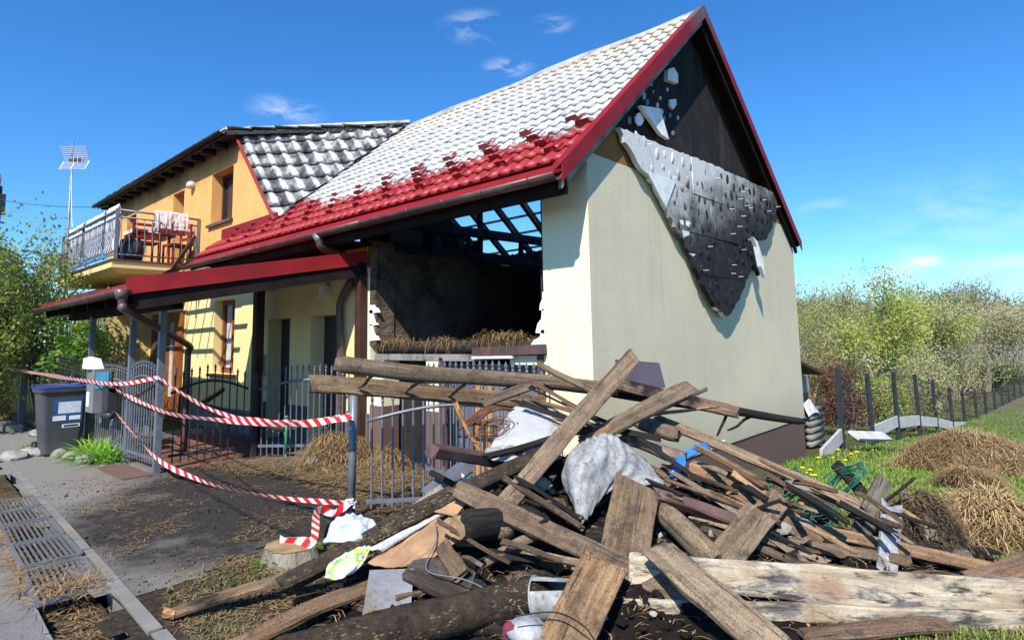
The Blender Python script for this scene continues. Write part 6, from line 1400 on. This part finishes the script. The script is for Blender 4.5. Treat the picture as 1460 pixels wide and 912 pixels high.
for i, (px, py, Z, s_, m) in enumerate(((1122, 742, 4.15, .10, 'stone'), (1140, 752, 4.1, .08, 'stone'), (1110, 752, 4.05, .07, 'stone'), (1135, 692, 4.45, .06, 'concrete'), (1148, 700, 4.4, .05, 'concrete'), (1150, 715, 4.3, .05, 'ragwood'), (1170, 790, 3.9, .08, 'sack'), (770, 690, 4.3, .07, 'stone'), (725, 735, 4.0, .07, 'stone'), (740, 650, 4.4, .06, 'ash'), (1340, 800, 3.9, .06, 'stone'), (1320, 795, 3.85, .07, 'stone'))):
    rock('rubble_lump', PZ(px, py, Z), (s_*U(.9, 1.4), s_, s_*U(.6, .9)), M[m], 'lump of rubble wedged between the boards of the pile', 'rubble', 'rubble lumps in the pile', seed=60+i)
# --- filler scraps lying on the core
LMK = [(n_, dep(*p_)) for n_, p_ in (('white tarp', (850, 680, 4.2)), ('white sack', (760, 610, 4.8)), ('cream slabs', (1150, 840, 3.3)), ('slate sheet', (555, 845, 3.5)), ('sawn log end', (655, 750, 3.7)), ('blue plastic scrap', (965, 665, 4.45)), ('green wire coil', (1118, 690, 4.55)), ('dark peat heap', (1320, 770, 4.1)), ('plastic bucket', (790, 850, 3.25)), ('wide straw-flecked board', (900, 745, 3.75)), ('broad weathered board', (920, 590, 4.8)), ('lichen-grey board', (1240, 725, 4.1)))]
for k in range(235):
    for tr in range(30):
        x, y = U(-1.0, 3.0), U(-3.1, .9); h = core(x, y)
        v_ = Vector((x, y, gz(x, y)+h))-CAM; zc_ = v_.dot(CF); qx, qy = 730+FPX*v_.dot(CR)/zc_, PCY-FPX*v_.dot(CU)/zc_
        if h > .06 and not (qx > 880 and qy > 830): break
    an = U(-.5, .9) if random.random() < .65 else U(0, 3.14); L = U(.15, .7); d = (CR*math.cos(an)+Vector((-CR.y, CR.x, 0))*math.sin(an)); d.z = 0; d.normalize()
    p0 = Vector((x, y, 0))-d*L/2; p1 = p0+d*L
    z0 = gz(p0.x, p0.y)+core(p0.x, p0.y); z1 = gz(p1.x, p1.y)+core(p1.x, p1.y); zc = gz(x, y)+h
    p0.z = max(z0*.5+zc*.5, .03)+U(-.02, .04); p1.z = max(z1*.5+zc*.5, .03)+U(-.02, .04)
    ch = random.choice([0, .1, .4, .6, 1.0, 1.0]); ti = random.randrange(6); tn = (G_, B2, T_, D_, GR, B2)[ti]
    wd = U(.02, .10); adj = 'black charred' if ch > .9 else ('half-burnt ' if ch > .35 else '')+('weathered brown', 'brown', 'tan', 'dark brown', 'grey', 'brown')[ti]; lm = min(LMK, key=lambda q: (q[1]-(p0+p1)/2).length)[0]
    plank(p0, p1, wd, U(.012, .035), tn, ch, f"{'thin' if wd < .045 else ('broad' if wd > .08 else 'small')} {adj} timber scrap in the pile near the {lm}", roll=U(-.5, .5), up=U(.4, .9), jag=U(.01, .05), name='timber_scrap', cat='timber scrap', grp='small timber scraps in the debris pile')

# --- long thin laths tumbled down the right flank and the hollow under the tarp
for k in range(58):
    if k < 32: px, py = U(930, 1300), 0; py = lerp(650, 740, (px-930)/370)+U(-25, 75)
    elif k < 48: px, py = U(640, 800), U(700, 800)
    else: px, py = U(690, 960), U(565, 640)
    Zs = 4.75-(py-600)*.0058+U(-.12, .12); L = U(25, 120); sl = U(.15, .75) if random.random() < .75 else U(-.9, .2)
    a = (px-L/2, py-L*sl/2, Zs+U(0, .2)); b = (px+L/2, py+L*sl/2, Zs-U(0, .25)); ti = random.randrange(5); ch = random.choice([0, .2, .5, 1.0, 1.0])
    adj = 'black charred' if ch > .9 else ('grey-brown', 'brown', 'pale tan', 'dark', 'grey')[ti]; pc = dep(px, py, Zs); lm = min(LMK, key=lambda q: (q[1]-pc).length)[0]; wd = U(.018, .055)
    plank(a, b, wd, U(.010, .025), (G_, B2, (.44, .33, .2), D_, GR)[ti], ch, f"{'slim' if wd < .034 else 'narrow'} {adj} lath {'long' if L > 75 else 'short'} and loose near the {lm}", roll=U(-.5, .5), up=U(.3, .8), jag=U(.01, .04), bend=.008, name='loose_lath', cat='lath', grp='loose laths tumbled over the pile', taper=U(.7, 1))
# crumbs of charcoal, plaster and brick over the heap
cm = []
for v in range(3):
    bm = bmesh.new(); bmesh.ops.create_icosphere(bm, subdivisions=1, radius=1)
    for q in bm.verts: q.co *= U(.6, 1.25)
    me = bpy.data.meshes.new('crumb'); bm.to_mesh(me); bm.free(); cm.append(([tuple(q.co) for q in me.vertices], [tuple(f.vertices) for f in me.polygons]))
for mname, n_, s0, lab in (('ash', 1500, .03, 'charcoal crumbs over the debris pile'), ('stone', 260, .022, 'pale plaster crumbs over the debris pile'), ('ragwood', 220, .018, 'fresh wood splinters over the debris pile')):
    b = MB(); i = 0
    while i < n_:
        x, y = U(-1.3, 3.2), U(-3.3, 1.0); h = core(x, y)
        if h < .02: 
            i += .2; continue
        i += 1; vs, fs = random.choice(cm); c = Vector((x, y, gz(x, y)+h+U(-.01, .03))); s_ = s0*U(.35, 1.4); sx, sy, sz = s_*U(.6, 2.2), s_*U(.5, 1.2), s_*U(.4, .9); an = U(0, 3.1); ca, sa = math.cos(an), math.sin(an)
        b.add([(c.x+(p[0]*sx)*ca-(p[1]*sy)*sa, c.y+(p[0]*sx)*sa+(p[1]*sy)*ca, c.z+p[2]*sz) for p in vs], fs)
    tag(b.build('debris_crumbs', M[mname]), lab, 'debris', kind='stuff')
# ================================================================== STRAW, GRASS, PLANTS, TREES
def strands(name, pts, mat, parent=None, kind='stuff', lab=None, cat=None):
    """pts: list of (p, dir, length, width, droop)"""
    V = []; F = []
    for p, d, L, w, dr in pts:
        sd = d.cross(Vector((0, 0, 1))); sd = sd.normalized()*w/2 if sd.length > 1e-3 else Vector((w/2, 0, 0)); b = len(V)
        m = p+d*L*.55; e = p+d*L+Vector((0, 0, -dr*L))
        V += [p-sd, p+sd, m+sd*.9, m-sd*.9, e]; F += [(b, b+1, b+2, b+3), (b+3, b+2, b+4)]
    o = mk(name, V, F, mat, parent); o['kind'] = kind
    if lab: tag(o, lab, cat)
    return o
def rdir(zmin, zmax):
    a = U(0, 6.283); z = U(zmin, zmax); c = math.sqrt(max(0, 1-z*z)); return Vector((c*math.cos(a), c*math.sin(a), z))
def straw_scatter():
    pts = []
    for k in range(26000):
        px, py = U(-60, 640), U(645, 830)
        p = ground(px, py)
        if p.x < -9 or p.x > .2 or p.y > .0 or p.y < chy(p.x, .3): continue
        n = mnoise.noise(Vector((p.x*.9, p.y*1.3, 2)))+.5*mnoise.noise(Vector((p.x*2.6, p.y*3, 7)))
        if n < U(-.1, .6): continue
        d = rdir(-.02, .12); d = (d+Vector((.8, .35, 0))*random.choice([-1, 1])*.6).normalized(); pts.append((Vector((p.x, p.y, p.z+.018+U(0, .012))), d, U(.03, .12), U(.0025, .005), .05))
    strands('scattered_straw', pts, M['straw'], lab='loose straw scattered over the drive', cat='straw')
    pts = []
    for k in range(1500):
        x = U(-5.2, -1.5); s_ = .36+.10*mnoise.noise(Vector((x*2, 0, 0)))+abs(random.gauss(0, .04)) if random.random() < .8 else U(0, .33)
        if mnoise.noise(Vector((x*1.5, 3, 1))) < -.15 and random.random() < .7: continue
        pts.append((Vector((x, chy(x, s_), .0+U(0, .03))), rdir(-.05, .25), U(.05, .16), U(.003, .006), .1))
    for k in range(260):
        x = random.gauss(-1.6, .12); pts.append((Vector((x, chy(x, U(.0, .33)), .02+U(0, .05))), rdir(-.1, .3), U(.06, .2), .005, .3))
    for k in range(700):
        x = U(-1.6, 0); pts.append((Vector((x, chy(x, U(.05, .3)), -.10+U(0, .03))), rdir(-.05, .3), U(.04, .12), .004, .1))
    strands('gutter_straw', pts, M['straw'], lab='straw washed along the roadside drain', cat='straw')
    pts = []
    for k in range(2400):     # yard strip by the fence
        t = U(0, 1); p = Vector((-5.2, -1.4, 0)).lerp(Vector((-2.2, -.35, 0)), t)+Vector((U(-.5, .5), U(-.45, .45), .03)); pts.append((p, rdir(-.02, .25), U(.06, .2), U(.004, .007), .1))
    for k in range(1800):
        p = Vector((U(-3.4, -.2), U(-1.4, -.1), .03)); pts.append((p, rdir(-.02, .2), U(.06, .18), U(.004, .007), .1))
    strands('yard_straw', pts, M['straw'], lab='straw strewn over the yard ground at the fence', cat='straw')
straw_scatter()
def grit():
    b = MB(); oc = [(0, 1, 2), (0, 2, 3), (0, 3, 4), (0, 4, 1), (5, 2, 1), (5, 3, 2), (5, 4, 3), (5, 1, 4)]
    for k in range(5000):
        p = ground(U(60, 640), U(655, 860))
        if p.x < -6 or p.y > .1 or p.y < chy(p.x, -.1) or mnoise.noise(Vector((p.x*1.1, p.y*1.1, 5))) < U(-.4, .4): continue
        s_ = U(.002, .008)*(2 if random.random() < .04 else 1); z = p.z+.012+s_*.4; b.add([(p.x, p.y, z+s_), (p.x+s_*U(.7, 1.5), p.y, z), (p.x, p.y+s_*U(.7, 1.5), z), (p.x-s_, p.y, z), (p.x, p.y-s_, z), (p.x, p.y, z-s_)], oc)
    tag(b.build('drive_grit', M['ash']), 'charcoal grit scattered on the drive', 'grit', kind='stuff')
grit()
def heap(name, c, rx, ry, h, ang, n, mat, core_mat, lab, cat='straw heap', up=.5, L=(.12, .3), mat2=None, w=(.005, .009)):
    e = empty(name, c, lab, cat); ca, sa = math.cos(ang), math.sin(ang); V = []; F = []; N = 28; Mr = 8
    def P(u, a):
        r = u; x = rx*r*math.cos(a); y = ry*r*math.sin(a); X, Y = c.x+x*ca-y*sa, c.y+x*sa+y*ca
        hh = h*(1-u*u)**.8*(1+.35*mnoise.noise(Vector((x*2.5/max(rx, .3), y*2.5/max(ry, .3), c.x)))) if u < 1 else 0
        return Vector((X, Y, gz(X, Y)+hh-.01))
    for i in range(Mr+1):
        for k in range(N): V.append(P(max(i/Mr, .001), 2*math.pi*k/N))
    for i in range(Mr):
        for k in range(N): F.append((i*N+k, (i+1)*N+k, (i+1)*N+(k+1) % N, i*N+(k+1) % N))
    mk('heap_core', V, F, core_mat, e, True); pts = []; pts2 = []
    for k in range(n):
        u = math.sqrt(U(0, 1.05)); a = U(0, 6.283); p = P(min(u, 1), a); d = rdir(-.2, up); (pts2 if mat2 and mnoise.noise(p*1.6) > .05 else pts).append((p+Vector((0, 0, U(-.02, .05))), d, U(*L), U(*w), U(.1, .5)))
    strands('straw', pts, mat, e)
    if pts2: strands('straw', pts2, mat2, e)
    return e
q = ground(1395, 672); heap('straw_heap', q, 1.25, .7, .52, .75, 9000, M['straw'], M['strawdark'], 'large golden straw heap on the lawn', mat2=M['strawpale'])
q = ground(1385, 700); heap('straw_heap', q, .42, .25, .22, .7, 2200, M['strawdark'], M['earth'], 'dark wet straw heap in front of the golden one', mat2=M['straw'])
q = ground(1410, 772); heap('straw_heap', q, .45, .36, .33, .5, 6000, M['straw'], M['strawdark'], 'smaller brown straw heap next to the dark peat', mat2=M['strawpale'])
q = ground(1318, 796); heap('peat_heap', q, .24, .5, .42, -.35, 2000, M['strawdark'], M['earth'], 'dark rooty peat heap at the right end of the pile', 'peat heap', L=(.05, .16))
heap('straw_heap', Vector((-3.85, -.42, 0)), .5, .17, .36, .72, 2400, M['straw'], M['strawdark'], 'straw banked against the yard fence', mat2=M['strawpale'], up=.2)
heap('straw_heap', Vector((-3.3, -.1, 0)), .4, .2, .18, 0, 700, M['straw'], M['strawdark'], 'small straw bank at the brown pillar foot')
heap('earth_heap', ground(465, 655), .3, .2, .2, .3, 900, M['strawdark'], M['earth'], 'dark earth clod with roots beside the yard fence', 'earth clod', L=(.05, .15))
pts = []
for k in range(900):
    x = random.choice([U(-3.6, -.7), random.gauss(-1.25, .2), random.gauss(-1.25, .2), random.gauss(-3.2, .2), random.gauss(-2.2, .1)]); x = min(max(x, -3.6), -.7); pts.append((Vector((x, .06+U(-.09, .06), 1.57+U(0, .06)+(.05 if abs(x+1.25) < .3 else 0))), rdir(-.4, .5), U(.06, .24), .005, U(.1, .9)))
strands('sill_straw', pts, M['straw'], lab='straw hanging over the sill of the burnt opening', cat='straw')
pts = [(Vector((-3.7+U(-.1, .1), U(4.6, 6.1), 3.0+U(0, .12))), rdir(-.4, .6), U(.1, .3), .01, .4) for k in range(900)]
strands('attic_straw', pts, M['straw'], lab='straw on the burnt attic edge', cat='straw')
# fine straw and crumbs lying on the pile
pts = []
for k in range(7000):
    x, y = U(-1.2, 3.2), U(-3.2, 1.0); h = core(x, y)
    if h < .03: continue
    pts.append((Vector((x, y, gz(x, y)+h+U(-.02, .05))), rdir(-.1, .5), U(.03, .13), U(.003, .006), .2))
strands('pile_straw', pts, M['straw'], lab='loose straw caught in the debris pile', cat='straw')

def grass_patch(name, fn, n, mat, lab, h=(.05, .13), w=(.005, .009)):
    pts = []
    for k in range(n):
        p = fn()
        if p is None: continue
        d = rdir(.55, .98); pts.append((p, d, U(*h), U(*w), U(0, .4)))
    return strands(name, pts, mat, lab=lab, cat='grass')
def lawn_pt():
    px, py = U(1120, 1475), U(585, 720); p = ground(px, py)
    if p.x < .12 and p.y < 6.8: return None
    if p.y > 30 or p.x < .05: return None
    if core(p.x, p.y) > .05: return None
    if mnoise.noise(Vector((p.x*.8, p.y*.8, 4))) < U(-.9, -.05): return None
    return p
grass_patch('lawn_grass', lawn_pt, 42000, M['grass'], 'short green lawn grass beside the pile', (.05, .13), (.007, .014))
def near_pt():
    px, py = random.choice([(U(900, 1475), U(860, 925)), (U(1330, 1475), U(700, 920)), (U(1150, 1475), U(690, 760))]); p = ground(px, py)
    if core(p.x, p.y) > .03 or mnoise.noise(Vector((p.x*1.3, p.y*1.3, 8))) < U(-.5, .3): return None
    return p
grass_patch('lawn_grass', near_pt, 9000, M['drygrass'], 'yellowish grass around the straw heaps', (.04, .11), (.004, .008))
grass_patch('lawn_grass', near_pt, 9000, M['grass'], 'green grass tufts at the foot of the pale slabs', (.04, .10), (.004, .008))
def verge_pt():
    px, py = U(235, 760), U(795, 930); p = ground(px, py)
    if p.y < chy(p.x, -.2) or mnoise.noise(Vector((p.x*1.7, p.y*1.7, 11))) < U(-.25, .45): return None
    if p.x < -1.25: return None
    return p
grass_patch('verge_grass', verge_pt, 9000, M['drygrass'], 'sparse dry grass on the verge before the pile', (.02, .07), (.003, .006))
# verge straw
pts = []
for k in range(3500):
    p = ground(U(235, 760), U(795, 935))
    if p.y > chy(p.x, -.15) and p.x > -1.6: pts.append((p+Vector((0, 0, .015)), rdir(-.02, .2), U(.03, .1), .004, .1))
strands('verge_straw', pts, M['straw'], lab='straw crumbs on the bare verge', cat='straw')
def tuft(px, py, n, R_, L, mat, lab, name='leafy_tuft', cat='plant', w=(.018, .03), zlo=.45):
    c = ground(px, py); V = []; F = []
    for k in range(n):
        a = U(0, 6.283); r = R_*math.sqrt(U(0, 1)); p = c+Vector((r*math.cos(a)*1.6, r*math.sin(a)*.6, 0)); d = rdir(zlo, .97); sd = d.cross(Vector((0, 0, 1))).normalized(); ln = U(*L); ww = U(*w); b = len(V); out = Vector((d.x, d.y, 0))
        for i in range(5):
            t = i/4; q = p+d*ln*t+out*ln*.35*t*t-Vector((0, 0, ln*.42*t*t)); wv = sd*ww/2*(1-t**2)*(1 if i else .7); V += [q-wv, q+wv]
        F += [(b+2*i, b+2*i+1, b+2*i+3, b+2*i+2) for i in range(4)]
    return tag(mk(name, V, F, mat, smooth=True), lab, cat)
tuft(142, 655, 520, .32, (.36, .62), M['lily'], 'lush bright green strap-leaved clump at the fence foot'); tuft(112, 645, 160, .2, (.2, .34), M['lily'], 'paler leafy clump between the bin and the lush clump'); tuft(52, 642, 150, .3, (.12, .22), M['hedge'], 'low weeds at the foot of the wheelie bin'); tuft(85, 648, 60, .15, (.1, .18), M['hedge'], 'small weeds right under the bin')
tuft(383, 806, 60, .07, (.08, .18), M['hedge'], 'small green sprout beside the tree stump', w=(.012, .022)); tuft(520, 880, 120, .12, (.05, .10), M['drygrass'], 'grass tuft below the slate sheet', w=(.004, .008)); tuft(700, 905, 90, .1, (.08, .16), M['grass'], 'grass tuft beside the white lid', w=(.004, .007))
# dandelions
dm = bpy.data.meshes.new('dandelion'); bb = MB(); bb.tube([(0, 0, 0), (0, 0, .09)], .003, 4).tube([(0, 0, .085), (0, 0, .10), (0, 0, .11)], [.008, .028, .012], 8); dm.from_pydata(bb.v, [], bb.f); dm.materials.append(M['yellowfl'])
for px, py in ((1158, 688), (1150, 684), (1163, 690), (1196, 652), (1206, 667), (1214, 658), (1188, 661), (1168, 664), (1222, 655), (1145, 680), (1245, 648), (1156, 683)):
    o = link('dandelion', dm, None, ground(px, py)); tag(o, 'yellow dandelion flower in the lawn behind the pile', 'flower', 'dandelions in the lawn'); o.scale = [U(.9, 1.4)]*3

# ---- trees
def leafcloud(V, F, p, n, R_, s, flat=.0):
    for k in range(n):
        q = p+rdir(-1, 1)*R_*1.55*U(0, 1)**.6; a = rdir(-1, 1)*s*U(.45, 1.45); b_ = a.cross(rdir(-1, 1)); b_ = b_.normalized()*a.length*.55 if b_.length > 1e-6 else Vector((s*.5, 0, 0)); i = len(V)
        V += [q-a*.5, q+b_*.5, q+a*.5, q-b_*.5]; F.append((i, i+1, i+2, i+3))
def tree(name, base, h, spread, lab, leaf, bark, seed, leaves=30, ls=.05, cr=.35, cat='tree', grp=None, lean=(0, 0), trunk_r=.09, depth=4, low=.3, upright=.5, nbr=3, mul=1.0):
    rs = random.getstate(); random.seed(seed); e = empty(name, base, lab, cat, grp); tb = MB(); LV = []; LF = []; tips = []
    def grow(p, d, L, r, k):
        n = 3; pts = [p]; rr = [r]; q = p; dd = d
        for i in range(n):
            dd = (dd+rdir(-.6, .8)*.16+Vector((0, 0, .05*upright))).normalized(); q = q+dd*L/n; pts.append(q); rr.append(r*(1-.45*(i+1)/n))
            if k <= 2: tips.append((q, k))
        tb.tube(pts, rr, 6 if k > 2 else (4 if k > 0 else 3), False)
        if k == 0: return
        m = nbr if k > 1 else nbr-1
        for j in range(m):
            t = U(.45, 1); i = min(n-1, int(t*n)); s0 = pts[i].lerp(pts[i+1], t*n-i); nd = (dd*U(.5, .9)+rdir(-.15, .55)*U(.6, 1.0)*spread).normalized(); grow(s0, nd, L*U(.55, .82), rr[-1]*U(.6, .85), k-1)
        grow(q, (dd+rdir(-.1, .6)*.25).normalized(), L*U(.6, .8), rr[-1]*.9, k-1)
    d0 = Vector((lean[0], lean[1], 1)).normalized(); grow(base-Vector((0, 0, .1)), d0, h*low, trunk_r, depth)
    # rescale to the wanted height
    zs = max(v[2] for v in tb.v)-base.z; sc = h/max(zs, .1)
    tb.v = [tuple(base+(Vector(v)-base)*sc) for v in tb.v]
    for p, k in tips:
        p = base+(p-base)*sc
        if random.random() < .85: leafcloud(LV, LF, p, int(leaves*.72*mul*(1 if k < 2 else .5)), cr, ls)
    tb.build('trunk', bark, e); 
    if LV: mk('crown', LV, LF, leaf, e)
    random.setstate(rs); return e
def gp(px, py, Z):
    p = dep(px, py, Z); p.z = gz(p.x, p.y)-.05; return p
GT = 'spring trees behind the garden fence'
tree('spring_tree', gp(1270, 590, 19), 5.2, 1.15, 'pale-barked tree with fresh yellow-green leaves behind the second fence post', M['spring'], M['twigpale'], 11, 22, .085, .30, grp=GT, trunk_r=.13, low=.28)
tree('spring_tree', gp(1165, 585, 18), 4.6, 1.0, 'olive twiggy tree right behind the house corner', M['spring2'], M['twig'], 12, 12, .07, .28, grp=GT, trunk_r=.08, upright=1.4)
tree('spring_tree', gp(1215, 590, 23), 5.2, 1.0, 'olive tree between the house corner and the pale-barked tree', M['spring2'], M['twig'], 13, 16, .085, .34, grp=GT, trunk_r=.1)
tree('spring_tree', gp(1345, 590, 29), 5.0, 1.3, 'wide pale-blossomed tree over the middle of the garden fence', M['blossom'], M['twig'], 14, 24, .09, .42, grp=GT, trunk_r=.1, low=.22)
tree('spring_tree', gp(1410, 590, 33), 5.4, 1.3, 'pale-blossomed tree over the far part of the garden fence', M['blossom'], M['twig'], 15, 24, .09, .42, grp=GT, trunk_r=.1, low=.22)
tree('spring_tree', gp(1435, 580, 39), 7.2, 1.0, 'tall olive tree at the far end of the garden fence', M['spring2'], M['twig'], 16, 20, .11, .45, grp=GT, trunk_r=.13, upright=1)
tree('spring_tree', gp(1310, 590, 30), 6.0, 1.1, 'yellow-green tree further back behind the blossoming tree', M['spring'], M['twig'], 17, 20, .11, .45, grp=GT, trunk_r=.12)
tree('spring_tree', gp(1375, 590, 36), 6.2, 1.1, 'brownish olive tree further back in the garden', M['spring2'], M['twig'], 18, 18, .12, .5, grp=GT, trunk_r=.12)
tree('spring_tree', gp(1245, 590, 31), 6.2, 1.0, 'slender tree with bare upright shoots above its crown', M['spring2'], M['twigpale'], 19, 12, .10, .4, grp=GT, trunk_r=.11, upright=1.6)
tree('spring_tree', gp(1480, 585, 41), 5.6, 1.2, 'light olive tree beyond the last fence post', M['blossom'], M['twig'], 20, 22, .10, .42, grp=GT, trunk_r=.1, low=.22)
tree('spring_tree', gp(1190, 590, 34), 6.0, 1.1, 'greenish tree far behind the shed', M['spring'], M['twig'], 21, 18, .12, .45, grp=GT)
def shrub(name, base, h, rx, ry, lab, leaf, seed, n=2600, ls=.06, stems=9, cat='shrub', bark=None, holes=.0, grp=None, zc=.55):
    rs = random.getstate(); random.seed(seed); e = empty(name, base, lab, cat, grp); tb = MB(); V = []; F = []; tips = []
    for k in range(stems):
        a = U(0, 6.283); tip = base+Vector((rx*.8*math.cos(a)*U(.3, 1), ry*.8*math.sin(a)*U(.3, 1), h*U(.6, 1.0))); b0 = base+Vector((U(-.15, .15)*rx, U(-.15, .15)*ry, -.05)); mid = b0.lerp(tip, .5)+rdir(-.3, .3)*h*.07; pts = bez([b0, mid, tip], 5); tb.tube(pts, [lerp(.028, .006, i/(len(pts)-1)) for i in range(len(pts))], 5, False)
        for j in range(5):
            s0 = pts[random.randint(4, len(pts)-2)]; t2 = s0+rdir(-.1, .9)*h*U(.12, .28); tb.tube([s0, s0.lerp(t2, .5)+rdir(-1, 1)*.03, t2], [.009, .006, .003], 4, False); tips += [t2, s0.lerp(t2, .6)]
        tips += pts[5:]
    for k in range(int(n)):
        t = random.choice(tips); leafcloud(V, F, t, 1, h*.085, ls)
    for k in range(int(n*.8)):
        u = rdir(-.9, 1); r = U(.55, 1.0)**.5; p = base+Vector((u.x*rx*r, u.y*ry*r, h*zc+u.z*h*.45*r))
        if mnoise.noise(p*1.6) < holes-.12+U(-.1, .1): continue
        leafcloud(V, F, p, 1, .03, ls)
    tb.build('stems', bark or M['twig'], e); mk('foliage', V, F, leaf, e); random.setstate(rs); return e
shrub('lilac_bush', Vector((-11.6, -3.15, 0)), 3.7, 1.2, .7, 'tall leafy lilac bush at the left edge over the fence', M['lilac'], 31, 8200, .085, 15, holes=.02)
shrub('lilac_bush', Vector((-14.2, -3.5, 0)), 4.5, 1.6, .8, 'second lilac bush further along the street fence', M['lilac'], 32, 8200, .095, 14, holes=.0)
shrub('lilac_bush', Vector((-12.9, -1.95, 0)), 3.9, 1.3, .4, 'lilac bush standing behind the iron fence beside the balcony', M['lilac'], 40, 4200, .08, 14, holes=.12)
shrub('hedge_shrub', Vector((-10.6, -1.9, 0)), 2.15, 1.5, .35, 'bright green shrub against the yellow wall behind the bin', M['hedge'], 33, 5200, .08, 10, holes=-.05)
shrub('dry_hedge', Vector((-13.6, -2.75, 0)), .95, 1.3, .28, 'low brownish hedge in front of the dark iron fence', M['drybush'], 34, 3000, .05, 10, holes=-.2, zc=.45)
shrub('climbing_rose', Vector((-8.0, -1.9, 0)), 1.9, 1.0, .2, 'sparse rose bush climbing behind the meter box fence', M['hedge'], 35, 500, .06, 6, holes=.3)
shrub('red_shrub', gp(1205, 600, 15.5), 1.9, .9, .7, 'purple-red leaved shrub behind the first garden fence posts', M['redleaf'], 36, 3600, .06, 10)
shrub('yellow_shrub', gp(1258, 600, 17), 1.7, .8, .7, 'yellow-green shrub behind the garden fence by the pale trunk', M['spring'], 37, 2600, .07, 8)
shrub('green_shrub', gp(1300, 602, 18.5), 1.5, .8, .6, 'olive shrub behind the garden fence right of the pale trunk', M['spring2'], 38, 2400, .07, 8)
shrub('green_shrub', gp(1425, 585, 35), 1.6, 1.2, .8, 'dark green low shrub at the far fence posts', M['hedge'], 39, 1500, .10, 8)
for i_, (px, Z, h_, m_, c_) in enumerate(((1165, 20, 2.9, 'spring2', 'olive'), (1192, 24, 3.4, 'spring', 'yellow-green'), (1228, 21, 2.7, 'spring2', 'olive'), (1295, 23, 3.0, 'spring', 'yellow-green'), (1330, 25, 2.9, 'blossom', 'pale-blossomed'), (1362, 30, 3.4, 'spring2', 'olive'), (1395, 31, 3.0, 'blossom', 'pale-blossomed'), (1425, 36, 4.0, 'spring2', 'olive'), (1455, 40, 3.6, 'blossom', 'pale-blossomed'), (1485, 45, 4.6, 'spring', 'yellow-green'))):
    shrub('thicket_shrub', gp(px, 590, Z), h_, 1.7, 1.4, f'{("low", "tall")[h_ > 2.85]} {c_} bush in the thicket behind the garden fence', M[m_], 70+i_, 2300, .08, 18, grp='bushes of the thicket behind the garden fence', holes=-.02, bark=M['twigpale'] if i_ % 2 else M['twig'])
# far bare wood on the horizon: reads as one mass
def far_wood():
    V = []; F = []; tb = MB()
    for k in range(230):
        px = U(1120, 1500); Z = U(95, 170); p = gp(px, 480, Z); h = U(7.5, 12)*Z/130*(.8+.35*mnoise.noise(Vector((px*.02, 1, 1)))+(.25 if px > 1330 else 0)); tb.tube([p, p+Vector((0, 0, h*.5)), p+Vector((U(-.6, .6), U(-.6, .6), h))], [.22, .14, .03], 4, False)
        for j in range(7):
            s0 = p+Vector((0, 0, h*U(.35, .85))); t2 = s0+rdir(.2, .9)*h*U(.15, .3); tb.tube([s0, t2], [.09, .03], 3, False); leafcloud(V, F, t2, 16, h*.09, .45)
    b = len(V); V = V+[Vector(v) for v in tb.v]; F = F+[tuple(i+b for i in f) for f in tb.f]
    tag(mk('far_wood', V, F, M['farwood']), 'grey-brown bare wood along the horizon', 'wood', kind='stuff')
far_wood()
def ground_cover():
    # low scrub between the garden trees so the field does not read as bare
    V = []; F = []
    for k in range(9000):
        px, Z = U(1150, 1500), U(15, 60); p = gp(px, 590, Z); p = p+Vector((U(-2, 2), U(-2, 2), 0)); 
        if p.x < .03+(p.y-8.5)*.061-.35:
            if p.x < -8: continue
            leafcloud(V, F, Vector((p.x, p.y, gz(p.x, p.y)+U(.02, .35))), 1, .1, .12)
    tag(mk('scrub', V, F, M['drybush']), 'low dry scrub under the garden trees', 'scrub', kind='stuff')
ground_cover()
